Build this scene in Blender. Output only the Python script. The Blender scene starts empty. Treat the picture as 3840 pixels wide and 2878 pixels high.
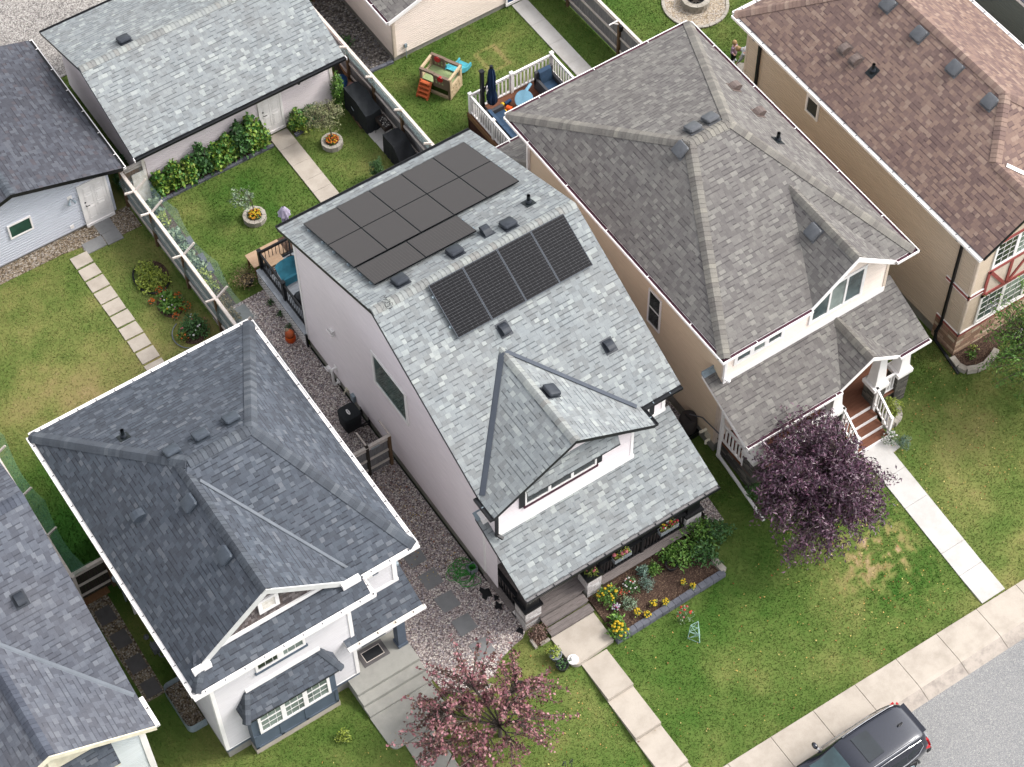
import bpy, math, random
import numpy as np
from mathutils import Vector, Matrix
random.seed(7); RNG = np.random.default_rng(11)
S = bpy.context.scene
COL = S.collection
PI = math.pi

# ------------------------------------------------------------------ camera
F_PX, PW, PH = 7763.0, 3840.0, 2878.0
CAM = Vector((-16.37, -26.99, 57.0))
def cam_rot():
    p, r, yw = math.radians(55.65), math.radians(-1.07), math.radians(-32.9)
    right = Vector((1, 0, 0)); fwd = Vector((0, math.cos(p), -math.sin(p))); up = Vector((0, math.sin(p), math.cos(p)))
    c, s = math.cos(r), math.sin(r)
    cx = right*c + up*s; cy = -right*s + up*c
    M = Matrix((cx, cy, -fwd)).transposed()
    return Matrix.Rotation(yw, 3, 'Z') @ M
RC = cam_rot()
cd = bpy.data.cameras.new('camera'); cam = bpy.data.objects.new('camera', cd); COL.objects.link(cam)
cam.matrix_world = Matrix.Translation(CAM) @ RC.to_4x4()
cd.sensor_width = 36; cd.lens = 36*F_PX/PW; cd.clip_end = 1000; cd.clip_start = 1
S.camera = cam
# measuring aid: the real point where a line of sight through photo pixel (x, y) meets a known real plane
def on(px, py, n, p0):
    d = RC @ Vector(((px-PW/2)/F_PX, -(py-PH/2)/F_PX, -1)); n = Vector(n)
    t = (Vector(p0)-CAM).dot(n)/d.dot(n)
    return CAM + d*t

# ------------------------------------------------------------------ terrain
def tz(y):
    t = min(max((-3.0-y)/5.8, 0), 1)
    return -0.75*t

# ------------------------------------------------------------------ world, sun
w = bpy.data.worlds.new('World'); S.world = w; w.use_nodes = True
nt = w.node_tree; nt.nodes.clear()
sky = nt.nodes.new('ShaderNodeTexSky'); sky.sky_type = 'NISHITA'; sky.sun_disc = False
SUN_EL, SUN_AZ = math.radians(46), math.radians(112)      # azimuth measured from +Y clockwise
sky.sun_elevation = SUN_EL; sky.sun_rotation = SUN_AZ; sky.air_density = 1.0; sky.dust_density = 3.0; sky.ozone_density = 1.0
hs = nt.nodes.new('ShaderNodeHueSaturation'); hs.inputs['Saturation'].default_value = 0.18
bg = nt.nodes.new('ShaderNodeBackground'); bg.inputs['Strength'].default_value = 0.15
ow = nt.nodes.new('ShaderNodeOutputWorld')
nt.links.new(sky.outputs[0], hs.inputs['Color']); nt.links.new(hs.outputs[0], bg.inputs[0]); nt.links.new(bg.outputs[0], ow.inputs[0])
ld = bpy.data.lights.new('sun', 'SUN'); ld.energy = 0.8; ld.angle = math.radians(16); ld.color = (1.0, 0.95, 0.88)
lo = bpy.data.objects.new('sun', ld); COL.objects.link(lo)
sd = Vector((math.sin(SUN_AZ)*math.cos(SUN_EL), math.cos(SUN_AZ)*math.cos(SUN_EL), math.sin(SUN_EL)))
lo.rotation_euler = sd.to_track_quat('Z', 'Y').to_euler()
S.view_settings.view_transform = 'Standard'; S.view_settings.look = 'None'; S.view_settings.gamma = 1.0
S.view_settings.use_curve_mapping = False
S.view_settings.exposure = 1.58

# ------------------------------------------------------------------ materials
def lin(c):
    return tuple(((v/255)/12.92 if v/255 <= .04045 else (((v/255)+.055)/1.055)**2.4) for v in c)
GK = .64
def C4(c, k=1.0):
    l = lin(c); k *= GK; return (min(l[0]*k, 1), min(l[1]*k, 1), min(l[2]*k, 1), 1)
MATS = {}
class NT:
    def __init__(s, name):
        s.m = bpy.data.materials.new(name); s.m.use_nodes = True; s.t = s.m.node_tree
        s.b = s.t.nodes['Principled BSDF']; s.out = s.t.nodes['Material Output']; MATS[name] = s.m
    def n(s, typ, **kw):
        nd = s.t.nodes.new('ShaderNode'+typ)
        for k, v in kw.items(): setattr(nd, k, v)
        return nd
    def l(s, a, b): s.t.links.new(a, b)
    def val(s, inp, v):
        if hasattr(v, 'is_linked') or isinstance(v, bpy.types.NodeSocket): s.l(v, inp)
        else: inp.default_value = v
    def math(s, op, a, b=0.0, c=None):
        nd = s.n('Math', operation=op); s.val(nd.inputs[0], a); s.val(nd.inputs[1], b)
        if c is not None: s.val(nd.inputs[2], c)
        return nd.outputs[0]
    def mix(s, f, a, b, mode='MIX'):
        nd = s.n('MixRGB', blend_type=mode); s.val(nd.inputs[0], f); s.val(nd.inputs[1], a); s.val(nd.inputs[2], b)
        return nd.outputs[0]
    def ramp(s, f, stops, interp='LINEAR'):
        nd = s.n('ValToRGB'); s.l(f, nd.inputs[0]); cr = nd.color_ramp; cr.interpolation = interp
        while len(cr.elements) < len(stops): cr.elements.new(0.5)
        for e, (p, c) in zip(cr.elements, stops): e.position = p; e.color = c
        return nd.outputs[0]
    def geo(s): return s.n('NewGeometry').outputs['Position']
    def uv(s): return s.n('UVMap').outputs[0]
    def noise(s, vec, scale, detail=4, rough=.55):
        nd = s.n('TexNoise'); s.l(vec, nd.inputs['Vector']); nd.inputs['Scale'].default_value = scale
        nd.inputs['Detail'].default_value = detail; nd.inputs['Roughness'].default_value = rough
        return nd.outputs[0]
    def bump(s, h, strength=.5, dist=.01):
        nd = s.n('Bump'); nd.inputs['Strength'].default_value = strength; nd.inputs['Distance'].default_value = dist
        s.l(h, nd.inputs['Height']); s.l(nd.outputs[0], s.b.inputs['Normal'])
    def fin(s, col, rough=.7, spec=.3, metal=0.0):
        s.val(s.b.inputs['Base Color'], col); s.val(s.b.inputs['Roughness'], rough)
        s.b.inputs['Specular IOR Level'].default_value = spec; s.b.inputs['Metallic'].default_value = metal
        return s.m

def plain(name, c, c2=None, scale=3.0, rough=.6, spec=.3, metal=0.0, bump=0.0, bscale=40, k=1.0):
    """paint or bare material: two close colours broken up by two scales of noise"""
    t = NT(name); p = t.geo()
    c2 = c2 or tuple(max(0, v*.86) for v in c)
    f = t.math('MULTIPLY', t.noise(p, scale, 5), .7); f = t.math('ADD', f, t.math('MULTIPLY', t.noise(p, scale*14, 3), .3))
    col = t.ramp(f, [(.35, C4(c2, k)), (.62, C4(c, k))])
    if bump: t.bump(t.noise(p, bscale, 3), bump, .01)
    return t.fin(col, rough, spec, metal)

def shingle_mat(name, stops, butt, warm=None, cap=False, patch=.10, con=.56):
    """architectural shingles: courses and random tabs from UV in metres, granule speckle, butt edges darkened by pigment and painted shadow"""
    t = NT(name); uv = t.uv(); sx = t.n('SeparateXYZ'); t.l(uv, sx.inputs[0]); u, v = sx.outputs[0], sx.outputs[1]
    pos = t.geo()
    m_ = tuple(sum(c[i] for _, c in stops)/len(stops) for i in range(3)); stops = [(a, tuple(m_[i]+(c[i]-m_[i])*con for i in range(3))+(1,)) for a, c in stops]
    if cap:
        wn = t.n('TexWhiteNoise', noise_dimensions='2D'); t.l(uv, wn.inputs['Vector']); r = wn.outputs['Value']; col = t.ramp(r, stops, 'CONSTANT'); h = None
    else:
        CR = .148
        vr = t.math('DIVIDE', v, CR); row = t.math('FLOOR', vr); fv = t.math('FRACT', vr)
        w1 = t.n('TexWhiteNoise', noise_dimensions='1D'); t.l(row, w1.inputs['W'])
        uu = t.math('ADD', t.math('DIVIDE', u, .172), t.math('MULTIPLY', w1.outputs['Value'], 17.0))
        # uneven tab widths
        uu = t.math('ADD', uu, t.math('MULTIPLY', t.math('SINE', t.math('ADD', t.math('MULTIPLY', uu, 2.1), t.math('MULTIPLY', row, 1.7))), .18))
        cell = t.math('FLOOR', uu); fu = t.math('FRACT', uu)
        cv = t.n('CombineXYZ'); t.l(cell, cv.inputs[0]); t.l(row, cv.inputs[1])
        wn = t.n('TexWhiteNoise', noise_dimensions='2D'); t.l(cv.outputs[0], wn.inputs['Vector'])
        col = t.ramp(wn.outputs['Value'], stops, 'CONSTANT')
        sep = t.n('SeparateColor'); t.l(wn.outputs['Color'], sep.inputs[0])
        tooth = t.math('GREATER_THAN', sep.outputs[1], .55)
        # butt edge of each course in dark pigment plus painted shadow, thicker under raised teeth, and the joints between tabs
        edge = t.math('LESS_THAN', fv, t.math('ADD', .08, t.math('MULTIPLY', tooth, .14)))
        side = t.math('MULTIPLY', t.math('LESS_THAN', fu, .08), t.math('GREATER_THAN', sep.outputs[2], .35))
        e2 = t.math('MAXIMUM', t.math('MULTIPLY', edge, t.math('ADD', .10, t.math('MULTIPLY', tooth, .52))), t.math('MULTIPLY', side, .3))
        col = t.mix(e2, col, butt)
        h = t.math('ADD', t.math('MULTIPLY', t.math('SUBTRACT', 1.0, fv), .6), t.math('MULTIPLY', tooth, .6))
    big = t.noise(pos, .55, 3); gran = t.noise(pos, 95, 2, .7); mid = t.noise(pos, 6, 4)
    col = t.mix(t.math('MULTIPLY', t.math('SUBTRACT', big, .38), patch*6), col, warm or C4((150, 140, 135)), 'MIX') if warm else col
    g = t.ramp(gran, [(.25, (.72, .72, .72, 1)), (.5, (1, 1, 1, 1)), (.78, (1.35, 1.35, 1.35, 1))])
    col = t.mix(.8, col, g, 'MULTIPLY')
    col = t.mix(.5, col, t.ramp(mid, [(.3, (.82, .82, .84, 1)), (.7, (1.1, 1.1, 1.08, 1))]), 'MULTIPLY')
    if h: t.bump(h, .55, .012)
    return t.fin(col, .92, .15)

k = .72
M = {}
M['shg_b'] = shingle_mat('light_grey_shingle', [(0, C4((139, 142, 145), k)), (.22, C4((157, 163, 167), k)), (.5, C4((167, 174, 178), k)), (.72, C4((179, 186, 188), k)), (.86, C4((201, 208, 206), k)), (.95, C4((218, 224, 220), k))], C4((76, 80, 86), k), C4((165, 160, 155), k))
M['cap_b'] = shingle_mat('light_grey_cap', [(0, C4((143, 142, 141), k)), (.2, C4((173, 178, 179), k)), (.5, C4((193, 198, 195), k)), (.75, C4((208, 213, 207), k)), (.9, C4((165, 160, 155), k))], C4((88, 90, 93), k), cap=True)
k = .78
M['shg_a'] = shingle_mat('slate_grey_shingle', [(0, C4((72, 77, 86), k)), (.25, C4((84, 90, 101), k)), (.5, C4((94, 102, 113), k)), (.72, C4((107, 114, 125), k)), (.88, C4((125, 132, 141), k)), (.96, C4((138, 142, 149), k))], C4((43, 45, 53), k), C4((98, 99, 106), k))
M['cap_a'] = shingle_mat('slate_grey_cap', [(0, C4((72, 76, 84), k)), (.25, C4((88, 93, 102), k)), (.55, C4((100, 107, 116), k)), (.8, C4((117, 123, 131), k)), (.93, C4((131, 136, 142), k))], C4((46, 47, 54), k), cap=True)
k = .78
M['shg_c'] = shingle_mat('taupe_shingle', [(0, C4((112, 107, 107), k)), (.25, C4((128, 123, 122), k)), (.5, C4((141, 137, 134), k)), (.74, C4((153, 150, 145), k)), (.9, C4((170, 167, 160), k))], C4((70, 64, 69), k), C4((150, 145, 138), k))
M['cap_c'] = shingle_mat('taupe_cap', [(0, C4((118, 112, 110), k)), (.3, C4((142, 138, 133), k)), (.6, C4((156, 152, 144), k)), (.85, C4((178, 173, 161), k))], C4((70, 64, 66), k), cap=True)
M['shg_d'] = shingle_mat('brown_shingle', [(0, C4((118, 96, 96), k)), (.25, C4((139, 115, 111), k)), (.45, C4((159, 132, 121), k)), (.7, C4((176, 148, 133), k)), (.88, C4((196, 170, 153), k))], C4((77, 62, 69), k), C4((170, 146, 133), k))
M['cap_d'] = shingle_mat('brown_cap', [(0, C4((123, 100, 99), k)), (.3, C4((157, 129, 119), k)), (.6, C4((180, 153, 138), k)), (.85, C4((196, 172, 156), k))], C4((79, 64, 69), k), cap=True)
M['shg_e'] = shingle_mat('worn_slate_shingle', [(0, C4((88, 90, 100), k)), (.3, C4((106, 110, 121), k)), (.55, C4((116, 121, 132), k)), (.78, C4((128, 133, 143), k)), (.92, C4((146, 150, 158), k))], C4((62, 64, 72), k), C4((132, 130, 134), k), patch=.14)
M['cap_e'] = shingle_mat('worn_slate_cap', [(0, C4((84, 88, 100), k)), (.4, C4((100, 105, 118), k)), (.75, C4((112, 118, 130), k))], C4((50, 52, 60), k), cap=True)
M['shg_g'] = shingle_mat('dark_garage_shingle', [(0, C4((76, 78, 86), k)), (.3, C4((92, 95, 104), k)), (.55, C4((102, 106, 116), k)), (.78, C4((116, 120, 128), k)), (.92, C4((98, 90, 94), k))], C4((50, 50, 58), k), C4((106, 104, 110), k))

def siding_mat(name, c, k=.9/GK):
    t = NT(name); p = t.geo(); mp = t.n('Mapping'); mp.inputs['Scale'].default_value = (1, 1, 9); t.l(p, mp.inputs[0])
    f = t.noise(mp.outputs[0], 1.6, 4); g = t.noise(p, 40, 3)
    col = t.ramp(f, [(.3, C4(tuple(v*.95 for v in c), k)), (.7, C4(c, k))])
    col = t.mix(.25, col, t.ramp(g, [(.3, (.86, .86, .86, 1)), (.7, (1.05, 1.05, 1.05, 1))]), 'MULTIPLY')
    return t.fin(col, .55, .3)
M['sid_b'] = siding_mat('pale_mauve_siding', (226, 216, 218))
M['sid_a'] = siding_mat('pale_grey_siding', (206, 203, 205))
M['sid_c'] = siding_mat('cream_siding', (240, 224, 212))
M['sid_cs'] = siding_mat('tan_siding', (206, 186, 160))
M['sid_d'] = siding_mat('beige_siding', (196, 178, 158))
M['sid_ga'] = siding_mat('light_blue_grey_siding', (196, 200, 210))
M['sid_e'] = siding_mat('pale_green_grey_siding', (206, 212, 214))
M['sid_f'] = siding_mat('grey_green_siding', (112, 120, 118))
M['white'] = plain('white_paint', (236, 232, 230), (224, 220, 218), rough=.45, k=.92/GK)
M['white_dirty'] = plain('weathered_white_paint', (226, 222, 216), (190, 180, 164), scale=6, rough=.5, k=.9/GK)
M['cream'] = plain('cream_paint', (226, 218, 196), rough=.5, k=.92/GK)
M['black'] = plain('black_paint', (30, 31, 34), (20, 20, 23), rough=.4)
M['blackm'] = plain('dark_metal', (44, 46, 50), (30, 31, 34), rough=.35, metal=.3)
M['maroon'] = plain('maroon_trim', (86, 42, 58), (62, 30, 44), rough=.5)
M['red_trim'] = plain('red_brown_trim', (176, 92, 88), (158, 80, 78), rough=.55)
M['bluegrey'] = plain('blue_grey_panel', (100, 112, 128), (88, 99, 114), rough=.55)
M['flash'] = plain('grey_metal_flashing', (126, 132, 140), (112, 118, 126), rough=.6)
M['flash_d'] = plain('slate_metal_flashing', (84, 90, 100), (76, 82, 92), rough=.6)
M['galv'] = plain('galvanised_steel', (170, 184, 192), (140, 154, 164), scale=8, rough=.45, metal=.15)
M['vent'] = plain('grey_vent_plastic', (104, 106, 110), (90, 92, 97), scale=6, rough=.5)
M['rake_grey'] = plain('pale_grey_fascia', (196, 196, 194), (184, 184, 182), rough=.5, k=.92/GK); M['vent_s'] = plain('slate_vent_plastic', (78, 86, 96), (66, 73, 83), scale=6, rough=.45)
M['vent_d'] = plain('dark_vent_plastic', (60, 65, 73), (48, 52, 60), scale=6, rough=.45)
M['vent_br'] = plain('brown_vent_metal', (120, 106, 100), (98, 84, 80), scale=8, rough=.5)
M['pipe_d'] = plain('black_vent_pipe', (34, 42, 46), (24, 30, 33), rough=.5)
M['stucco'] = plain('beige_stucco', (204, 188, 172), (190, 174, 158), scale=10, rough=.9, bump=.3, bscale=120, k=.92/GK)

def concrete(name, c, c2, k=.8, scale=1.4):
    t = NT(name); p = t.geo()
    f = t.noise(p, scale, 6, .65); g = t.noise(p, 70, 3, .7)
    col = t.ramp(f, [(.28, C4(c2, k)), (.55, C4(c, k)), (.8, C4(tuple(min(255, v*1.04) for v in c), k))])
    col = t.mix(.6, col, t.ramp(g, [(.25, (.74, .73, .72, 1)), (.5, (1, 1, 1, 1)), (.75, (1.12, 1.12, 1.12, 1))]), 'MULTIPLY')
    t.bump(g, .25, .005)
    return t.fin(col, .85, .25)
M['conc'] = concrete('pale_concrete', (220, 208, 194), (196, 184, 170))
M['kerb'] = concrete('worn_kerb_concrete', (204, 192, 180), (160, 150, 142), scale=3.2)
M['conc_w'] = concrete('white_concrete', (232, 228, 224), (214, 208, 202))
M['conc_g'] = concrete('grey_concrete', (178, 172, 164), (150, 146, 138))
M['conc_f'] = concrete('foundation_concrete', (178, 174, 166), (146, 142, 132))
M['conc_a'] = concrete('broom_finished_concrete', (190, 188, 180), (168, 166, 160))
M['slab'] = concrete('grey_paver', (146, 146, 146), (132, 132, 132), k=1.0, scale=2.5)
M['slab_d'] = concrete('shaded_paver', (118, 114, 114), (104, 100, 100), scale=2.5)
M['block'] = concrete('slate_block', (122, 124, 134), (98, 100, 110), scale=3)
M['blockw'] = concrete('pale_block', (206, 198, 186), (176, 166, 152), scale=3)

def speckle(name, stops, scale, k=.75, big=None, bump=.8, dist=.02, rough=.9):
    """loose stone: voronoi cells, one colour to a stone"""
    t = NT(name); p = t.geo()
    vo = t.n('TexVoronoi'); t.l(p, vo.inputs['Vector']); vo.inputs['Scale'].default_value = scale
    sep = t.n('SeparateColor'); t.l(vo.outputs['Color'], sep.inputs[0])
    col = t.ramp(sep.outputs[0], [(a, C4(c, k)) for a, c in stops], 'CONSTANT')
    d = t.ramp(vo.outputs['Distance'], [(.35, (1, 1, 1, 1)), (.75, (.42, .42, .42, 1))])
    col = t.mix(.75, col, d, 'MULTIPLY')
    col = t.mix(.6, col, t.ramp(t.noise(p, .8, 4), [(.3, (.82, .8, .8, 1)), (.7, (1.14, 1.12, 1.1, 1))]), 'MULTIPLY')
    h = t.math('SUBTRACT', 1.0, vo.outputs['Distance']); t.bump(h, bump, dist)
    return t.fin(col, rough, .2)
M['gravel'] = speckle('pink_grey_gravel', [(0, (96, 86, 86)), (.15, (130, 116, 114)), (.35, (154, 142, 138)), (.55, (178, 168, 164)), (.75, (142, 136, 140)), (.88, (205, 198, 188))], 26, k=1.75)
M['gravel_t'] = speckle('tan_pebble', [(0, (120, 104, 86)), (.2, (164, 146, 122)), (.45, (196, 178, 156)), (.7, (180, 170, 160)), (.85, (224, 214, 200))], 22)
M['gravel_w'] = speckle('cream_stone', [(0, (196, 176, 150)), (.2, (224, 206, 182)), (.5, (240, 226, 206)), (.8, (232, 220, 208))], 20)
M['gravel_a'] = speckle('pale_alley_gravel', [(0, (150, 144, 142)), (.2, (190, 184, 178)), (.5, (212, 206, 200)), (.8, (232, 228, 222))], 24)
M['rock'] = speckle('grey_river_rock', [(0, (96, 90, 86)), (.2, (130, 122, 116)), (.45, (156, 148, 140)), (.7, (140, 136, 140)), (.85, (192, 186, 178))], 15)
M['soil'] = speckle('dark_soil', [(0, (84, 64, 54)), (.3, (102, 80, 68)), (.6, (116, 94, 80)), (.9, (144, 120, 100))], 34, k=.85, bump=.6)
t = NT('grey_asphalt'); p = t.geo()
vo = t.n('TexVoronoi'); t.l(p, vo.inputs['Vector']); vo.inputs['Scale'].default_value = 60
sp = t.n('SeparateColor'); t.l(vo.outputs['Color'], sp.inputs[0])
c = t.ramp(sp.outputs[0], [(0, C4((142, 142, 143), .78)), (.4, C4((162, 162, 163), .78)), (.8, C4((176, 176, 176), .78)), (.94, C4((206, 204, 198), .78))])
c = t.mix(.5, c, t.ramp(t.noise(p, .6, 5), [(.3, (.88, .88, .9, 1)), (.7, (1.08, 1.07, 1.05, 1))]), 'MULTIPLY')
t.bump(sp.outputs[0], .4, .006); M['asphalt'] = t.fin(c, .9, .2)

def lawn_mat(name):
    """tint attribute: 0 straw-dry, .5 olive, 1 lush; the grass's own colour, broken up by fine noise"""
    t = NT(name); a = t.n('Attribute'); a.attribute_name = 'tint'; p = t.geo()
    n1 = t.noise(p, 9, 6, .7); n2 = t.noise(p, 75, 4, .8)
    f = t.math('ADD', a.outputs['Fac'], t.math('MULTIPLY', t.math('SUBTRACT', n1, .5), .24))
    f = t.math('ADD', f, t.math('MULTIPLY', t.math('SUBTRACT', n2, .5), .5))
    col = t.ramp(f, [(.0, C4((200, 172, 140), .9)), (.16, C4((164, 148, 100), .85)), (.34, C4((136, 138, 80), .98)), (.54, C4((106, 124, 62), .98)), (.78, C4((80, 110, 46), .98)), (1, C4((62, 110, 40), .95))])
    return t.fin(col, .9, .1)
M['lawn'] = lawn_mat('lawn_grass_blend')

def leaf_mat(name, cols, k=1.1, rough=.5, spec=.35, trans=.0):
    t = NT(name); uv = t.uv(); sx = t.n('SeparateXYZ'); t.l(uv, sx.inputs[0])
    col = t.ramp(sx.outputs[0], [(i/len(cols), C4(c, k)) for i, c in enumerate(cols)], 'LINEAR')
    m = t.fin(col, rough, spec)
    return m
M['lf_purple'] = leaf_mat('purple_leaf', [(48, 26, 42), (70, 40, 60), (92, 56, 82), (116, 74, 100), (132, 92, 114), (90, 66, 76)], k=.85, rough=.35, spec=.55)  # lighter purples in the ramp are painted highlights on glossy leaves
M['lf_plum'] = leaf_mat('plum_leaf', [(100, 56, 64), (136, 80, 90), (160, 104, 112), (184, 130, 134), (124, 98, 76), (100, 72, 66)], k=.95, rough=.45, spec=.4)
M['lf_green'] = leaf_mat('green_leaf', [(52, 84, 30), (72, 112, 40), (96, 138, 54), (124, 160, 72), (78, 120, 40)])
M['lf_dark'] = leaf_mat('deep_green_leaf', [(36, 66, 34), (52, 90, 44), (70, 112, 56), (92, 132, 72)])
M['lf_rasp'] = leaf_mat('raspberry_leaf', [(40, 84, 38), (58, 108, 44), (84, 134, 52), (124, 158, 64), (150, 168, 70)])
M['lf_grey'] = leaf_mat('grey_green_leaf', [(92, 116, 96), (118, 142, 116), (142, 160, 132), (108, 124, 90)])
M['lf_sage'] = leaf_mat('blue_sage_leaf', [(88, 118, 104), (112, 142, 126), (136, 160, 146)])
M['lf_olive'] = leaf_mat('olive_leaf', [(110, 116, 74), (138, 142, 98), (160, 158, 116), (92, 104, 62)])
M['lf_lime'] = leaf_mat('lime_leaf', [(112, 134, 44), (146, 162, 60), (172, 184, 80), (98, 118, 44)])
M['lf_gold'] = leaf_mat('golden_leaf', [(190, 176, 90), (220, 204, 118), (236, 226, 160), (164, 160, 78)])
M['lf_red'] = leaf_mat('dusky_red_leaf', [(84, 58, 58), (112, 82, 78), (142, 110, 100), (168, 140, 124), (70, 56, 46)])
M['lf_dry'] = leaf_mat('withered_leaf', [(150, 128, 92), (172, 150, 110), (122, 110, 70), (98, 84, 56)])
M['lf_fall'] = leaf_mat('fallen_leaf', [(150, 70, 40), (176, 92, 50), (200, 160, 80), (214, 196, 120), (120, 50, 34)])
for nm, c in dict(yellow=(246, 206, 24), orange=(236, 116, 24), white=(244, 240, 236), pink=(236, 132, 140), magenta=(176, 40, 110), red=(226, 70, 48), lilac=(196, 180, 226), crimson=(206, 40, 70)).items():
    M['fl_'+nm] = leaf_mat(nm+'_petal', [tuple(v*.82 for v in c), c, tuple(min(255, v*1.08) for v in c)], k=.95, rough=.6)

def wood_mat(name, c, c2, k=.8, scale=(3, 3, 3)):
    t = NT(name); p = t.geo(); mp = t.n('Mapping'); mp.inputs['Scale'].default_value = scale; t.l(p, mp.inputs[0])
    f = t.noise(mp.outputs[0], 4, 6, .7); g = t.noise(p, 55, 3)
    col = t.ramp(f, [(.3, C4(c2, k)), (.68, C4(c, k))])
    col = t.mix(.5, col, t.ramp(g, [(.3, (.8, .8, .8, 1)), (.7, (1.1, 1.1, 1.1, 1))]), 'MULTIPLY')
    t.bump(f, .3, .006)
    return t.fin(col, .85, .2)
M['wood_grey'] = wood_mat('weathered_grey_board', (146, 144, 144), (96, 94, 96), k=1.2, scale=(9, 9, .7))
M['wood_dark'] = wood_mat('dark_weathered_board', (92, 84, 76), (52, 46, 42), scale=(9, 9, .7))
M['wood_cap'] = wood_mat('pale_weathered_rail', (228, 218, 210), (196, 184, 174), k=1.2, scale=(2, 2, 6))
M['wood_post'] = wood_mat('brown_post', (150, 122, 94), (110, 86, 64), scale=(8, 8, .8))
M['wood_red'] = wood_mat('red_brown_board', (112, 74, 66), (84, 54, 50), scale=(8, 8, .8))
M['wood_tan'] = wood_mat('tan_board', (176, 134, 98), (140, 102, 72), scale=(8, 8, .8))
M['porch_wood'] = wood_mat('silvered_porch_board', (166, 156, 152), (118, 108, 106), scale=(.9, 14, 4))
M['deck_grey'] = wood_mat('grey_deck_board', (208, 212, 218), (180, 186, 194), scale=(.8, 9, 4))
M['deck_br'] = wood_mat('brown_composite_board', (150, 102, 80), (126, 82, 64), scale=(.8, 9, 4))
M['ply'] = wood_mat('pale_plywood', (222, 190, 160), (200, 164, 132), scale=(2, 4, 4))
M['bark'] = wood_mat('grey_bark', (128, 116, 108), (84, 74, 68), scale=(6, 6, 2))

def glass_mat(name, c, rough=.06, k=.9):
    t = NT(name); p = t.geo(); f = t.noise(p, 1.3, 3)
    return t.fin(t.ramp(f, [(.35, C4(tuple(v*.7 for v in c), k)), (.65, C4(c, k))]), rough, .7)
M['gl_dark'] = glass_mat('dark_window_glass', (62, 70, 72))
M['gl_green'] = glass_mat('greenish_window_glass', (58, 104, 94))
M['gl_pale'] = glass_mat('blind_lined_glass', (172, 186, 180))
M['gl_mid'] = glass_mat('teal_grey_glass', (104, 122, 124))
def panel_mat(name, c, c2, ln=.75, spec=.15):
    t = NT(name); uv = t.uv(); sx = t.n('SeparateXYZ'); t.l(uv, sx.inputs[0])
    a = t.math('FRACT', t.math('DIVIDE', sx.outputs[1], .0915)); d = t.math('FRACT', t.math('DIVIDE', sx.outputs[0], .183))
    nz = t.ramp(t.noise(uv, 26, 3), [(.42, (0, 0, 0, 1)), (.6, (1, 1, 1, 1))])
    f = t.math('MAXIMUM', t.math('MULTIPLY', t.math('MULTIPLY', t.math('LESS_THAN', a, .13), ln), t.math('ADD', .3, t.math('MULTIPLY', nz, .7))), t.math('MULTIPLY', t.math('LESS_THAN', d, .03), ln*.4))
    return t.fin(t.mix(f, C4(c), C4(c2)), .2, spec)
M['pv'] = panel_mat('solar_cell', (24, 24, 27), (116, 116, 120), .6, .1); M['pv_back'] = panel_mat('sky_tinted_solar_cell', (58, 53, 51), (100, 94, 90), .5, .25)  # back cells paler: the sky's reflection is put into their colour
M['pv_frame'] = plain('black_anodised_frame', (26, 27, 31), rough=.3, metal=.5)
def wire_mat(name, c, cell=.055, wd=.20, amount=1.0):
    t = NT(name); uv = t.uv(); sx = t.n('SeparateXYZ'); t.l(uv, sx.inputs[0]); u, v = sx.outputs[0], sx.outputs[1]
    a = t.math('FRACT', t.math('DIVIDE', t.math('ADD', u, v), cell)); b = t.math('FRACT', t.math('DIVIDE', t.math('SUBTRACT', u, v), cell))
    f = t.math('MAXIMUM', t.math('LESS_THAN', a, wd), t.math('LESS_THAN', b, wd))
    m = t.fin(C4(c), .5, .4); tr = t.n('BsdfTransparent'); mx = t.n('MixShader')
    t.l(f, mx.inputs[0]); t.l(tr.outputs[0], mx.inputs[1]); t.l(t.b.outputs[0], mx.inputs[2]); t.l(mx.outputs[0], t.out.inputs[0])
    return m
M['wire'] = wire_mat('chicken_wire', (150, 176, 176), wd=.085)
M['wire_w'] = wire_mat('dense_chicken_wire', (136, 166, 170), wd=.17)
M['wire_g'] = wire_mat('green_netting', (66, 128, 100), wd=.16)

def fabric(name, c, k=.85, rough=.85, scale=5):
    return plain(name, c, tuple(v*.8 for v in c), scale=scale, rough=rough, bump=.15, bscale=90, k=k)
M['cover'] = fabric('black_cover_cloth', (52, 56, 60)); M['cover2'] = fabric('charcoal_cover_cloth', (44, 46, 50))
M['navy'] = fabric('navy_cushion', (58, 86, 116)); M['navy_d'] = fabric('navy_umbrella_cloth', (28, 58, 98)); M['teal'] = fabric('teal_chair_cloth', (58, 136, 160))
M['lilac_cloth'] = fabric('pale_lilac_cloth', (200, 190, 214)); M['wicker'] = plain('dark_grey_wicker', (84, 84, 88), (56, 56, 60), scale=40, rough=.7, bump=.4)
M['blue_pl'] = plain('blue_plastic', (30, 74, 118), rough=.35); M['ltblue'] = plain('light_blue_plastic', (150, 204, 232), rough=.4); M['aqua'] = plain('aqua_plastic', (92, 190, 206), rough=.4)
M['orange_pl'] = plain('orange_plastic', (222, 112, 66), rough=.45); M['orange_br'] = plain('bright_orange_plastic', (240, 104, 30), (220, 80, 24), rough=.4)
M['beige_pl'] = plain('beige_plastic', (214, 192, 158), (196, 172, 138), scale=9, rough=.6, bump=.4, bscale=25); M['taupe_pl'] = plain('taupe_plastic', (138, 118, 102), rough=.6)
M['sage_pl'] = plain('pale_green_plastic', (178, 196, 140), rough=.6); M['red_pl'] = plain('red_plastic', (196, 36, 48), rough=.4); M['yellow_pl'] = plain('yellow_plastic', (240, 196, 30), rough=.4)
M['green_hose'] = plain('green_hose_rubber', (64, 168, 58), (44, 132, 44), scale=20, rough=.4); M['brown_pl'] = plain('dark_brown_plastic', (66, 60, 58), (54, 49, 48), rough=.6)
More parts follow.
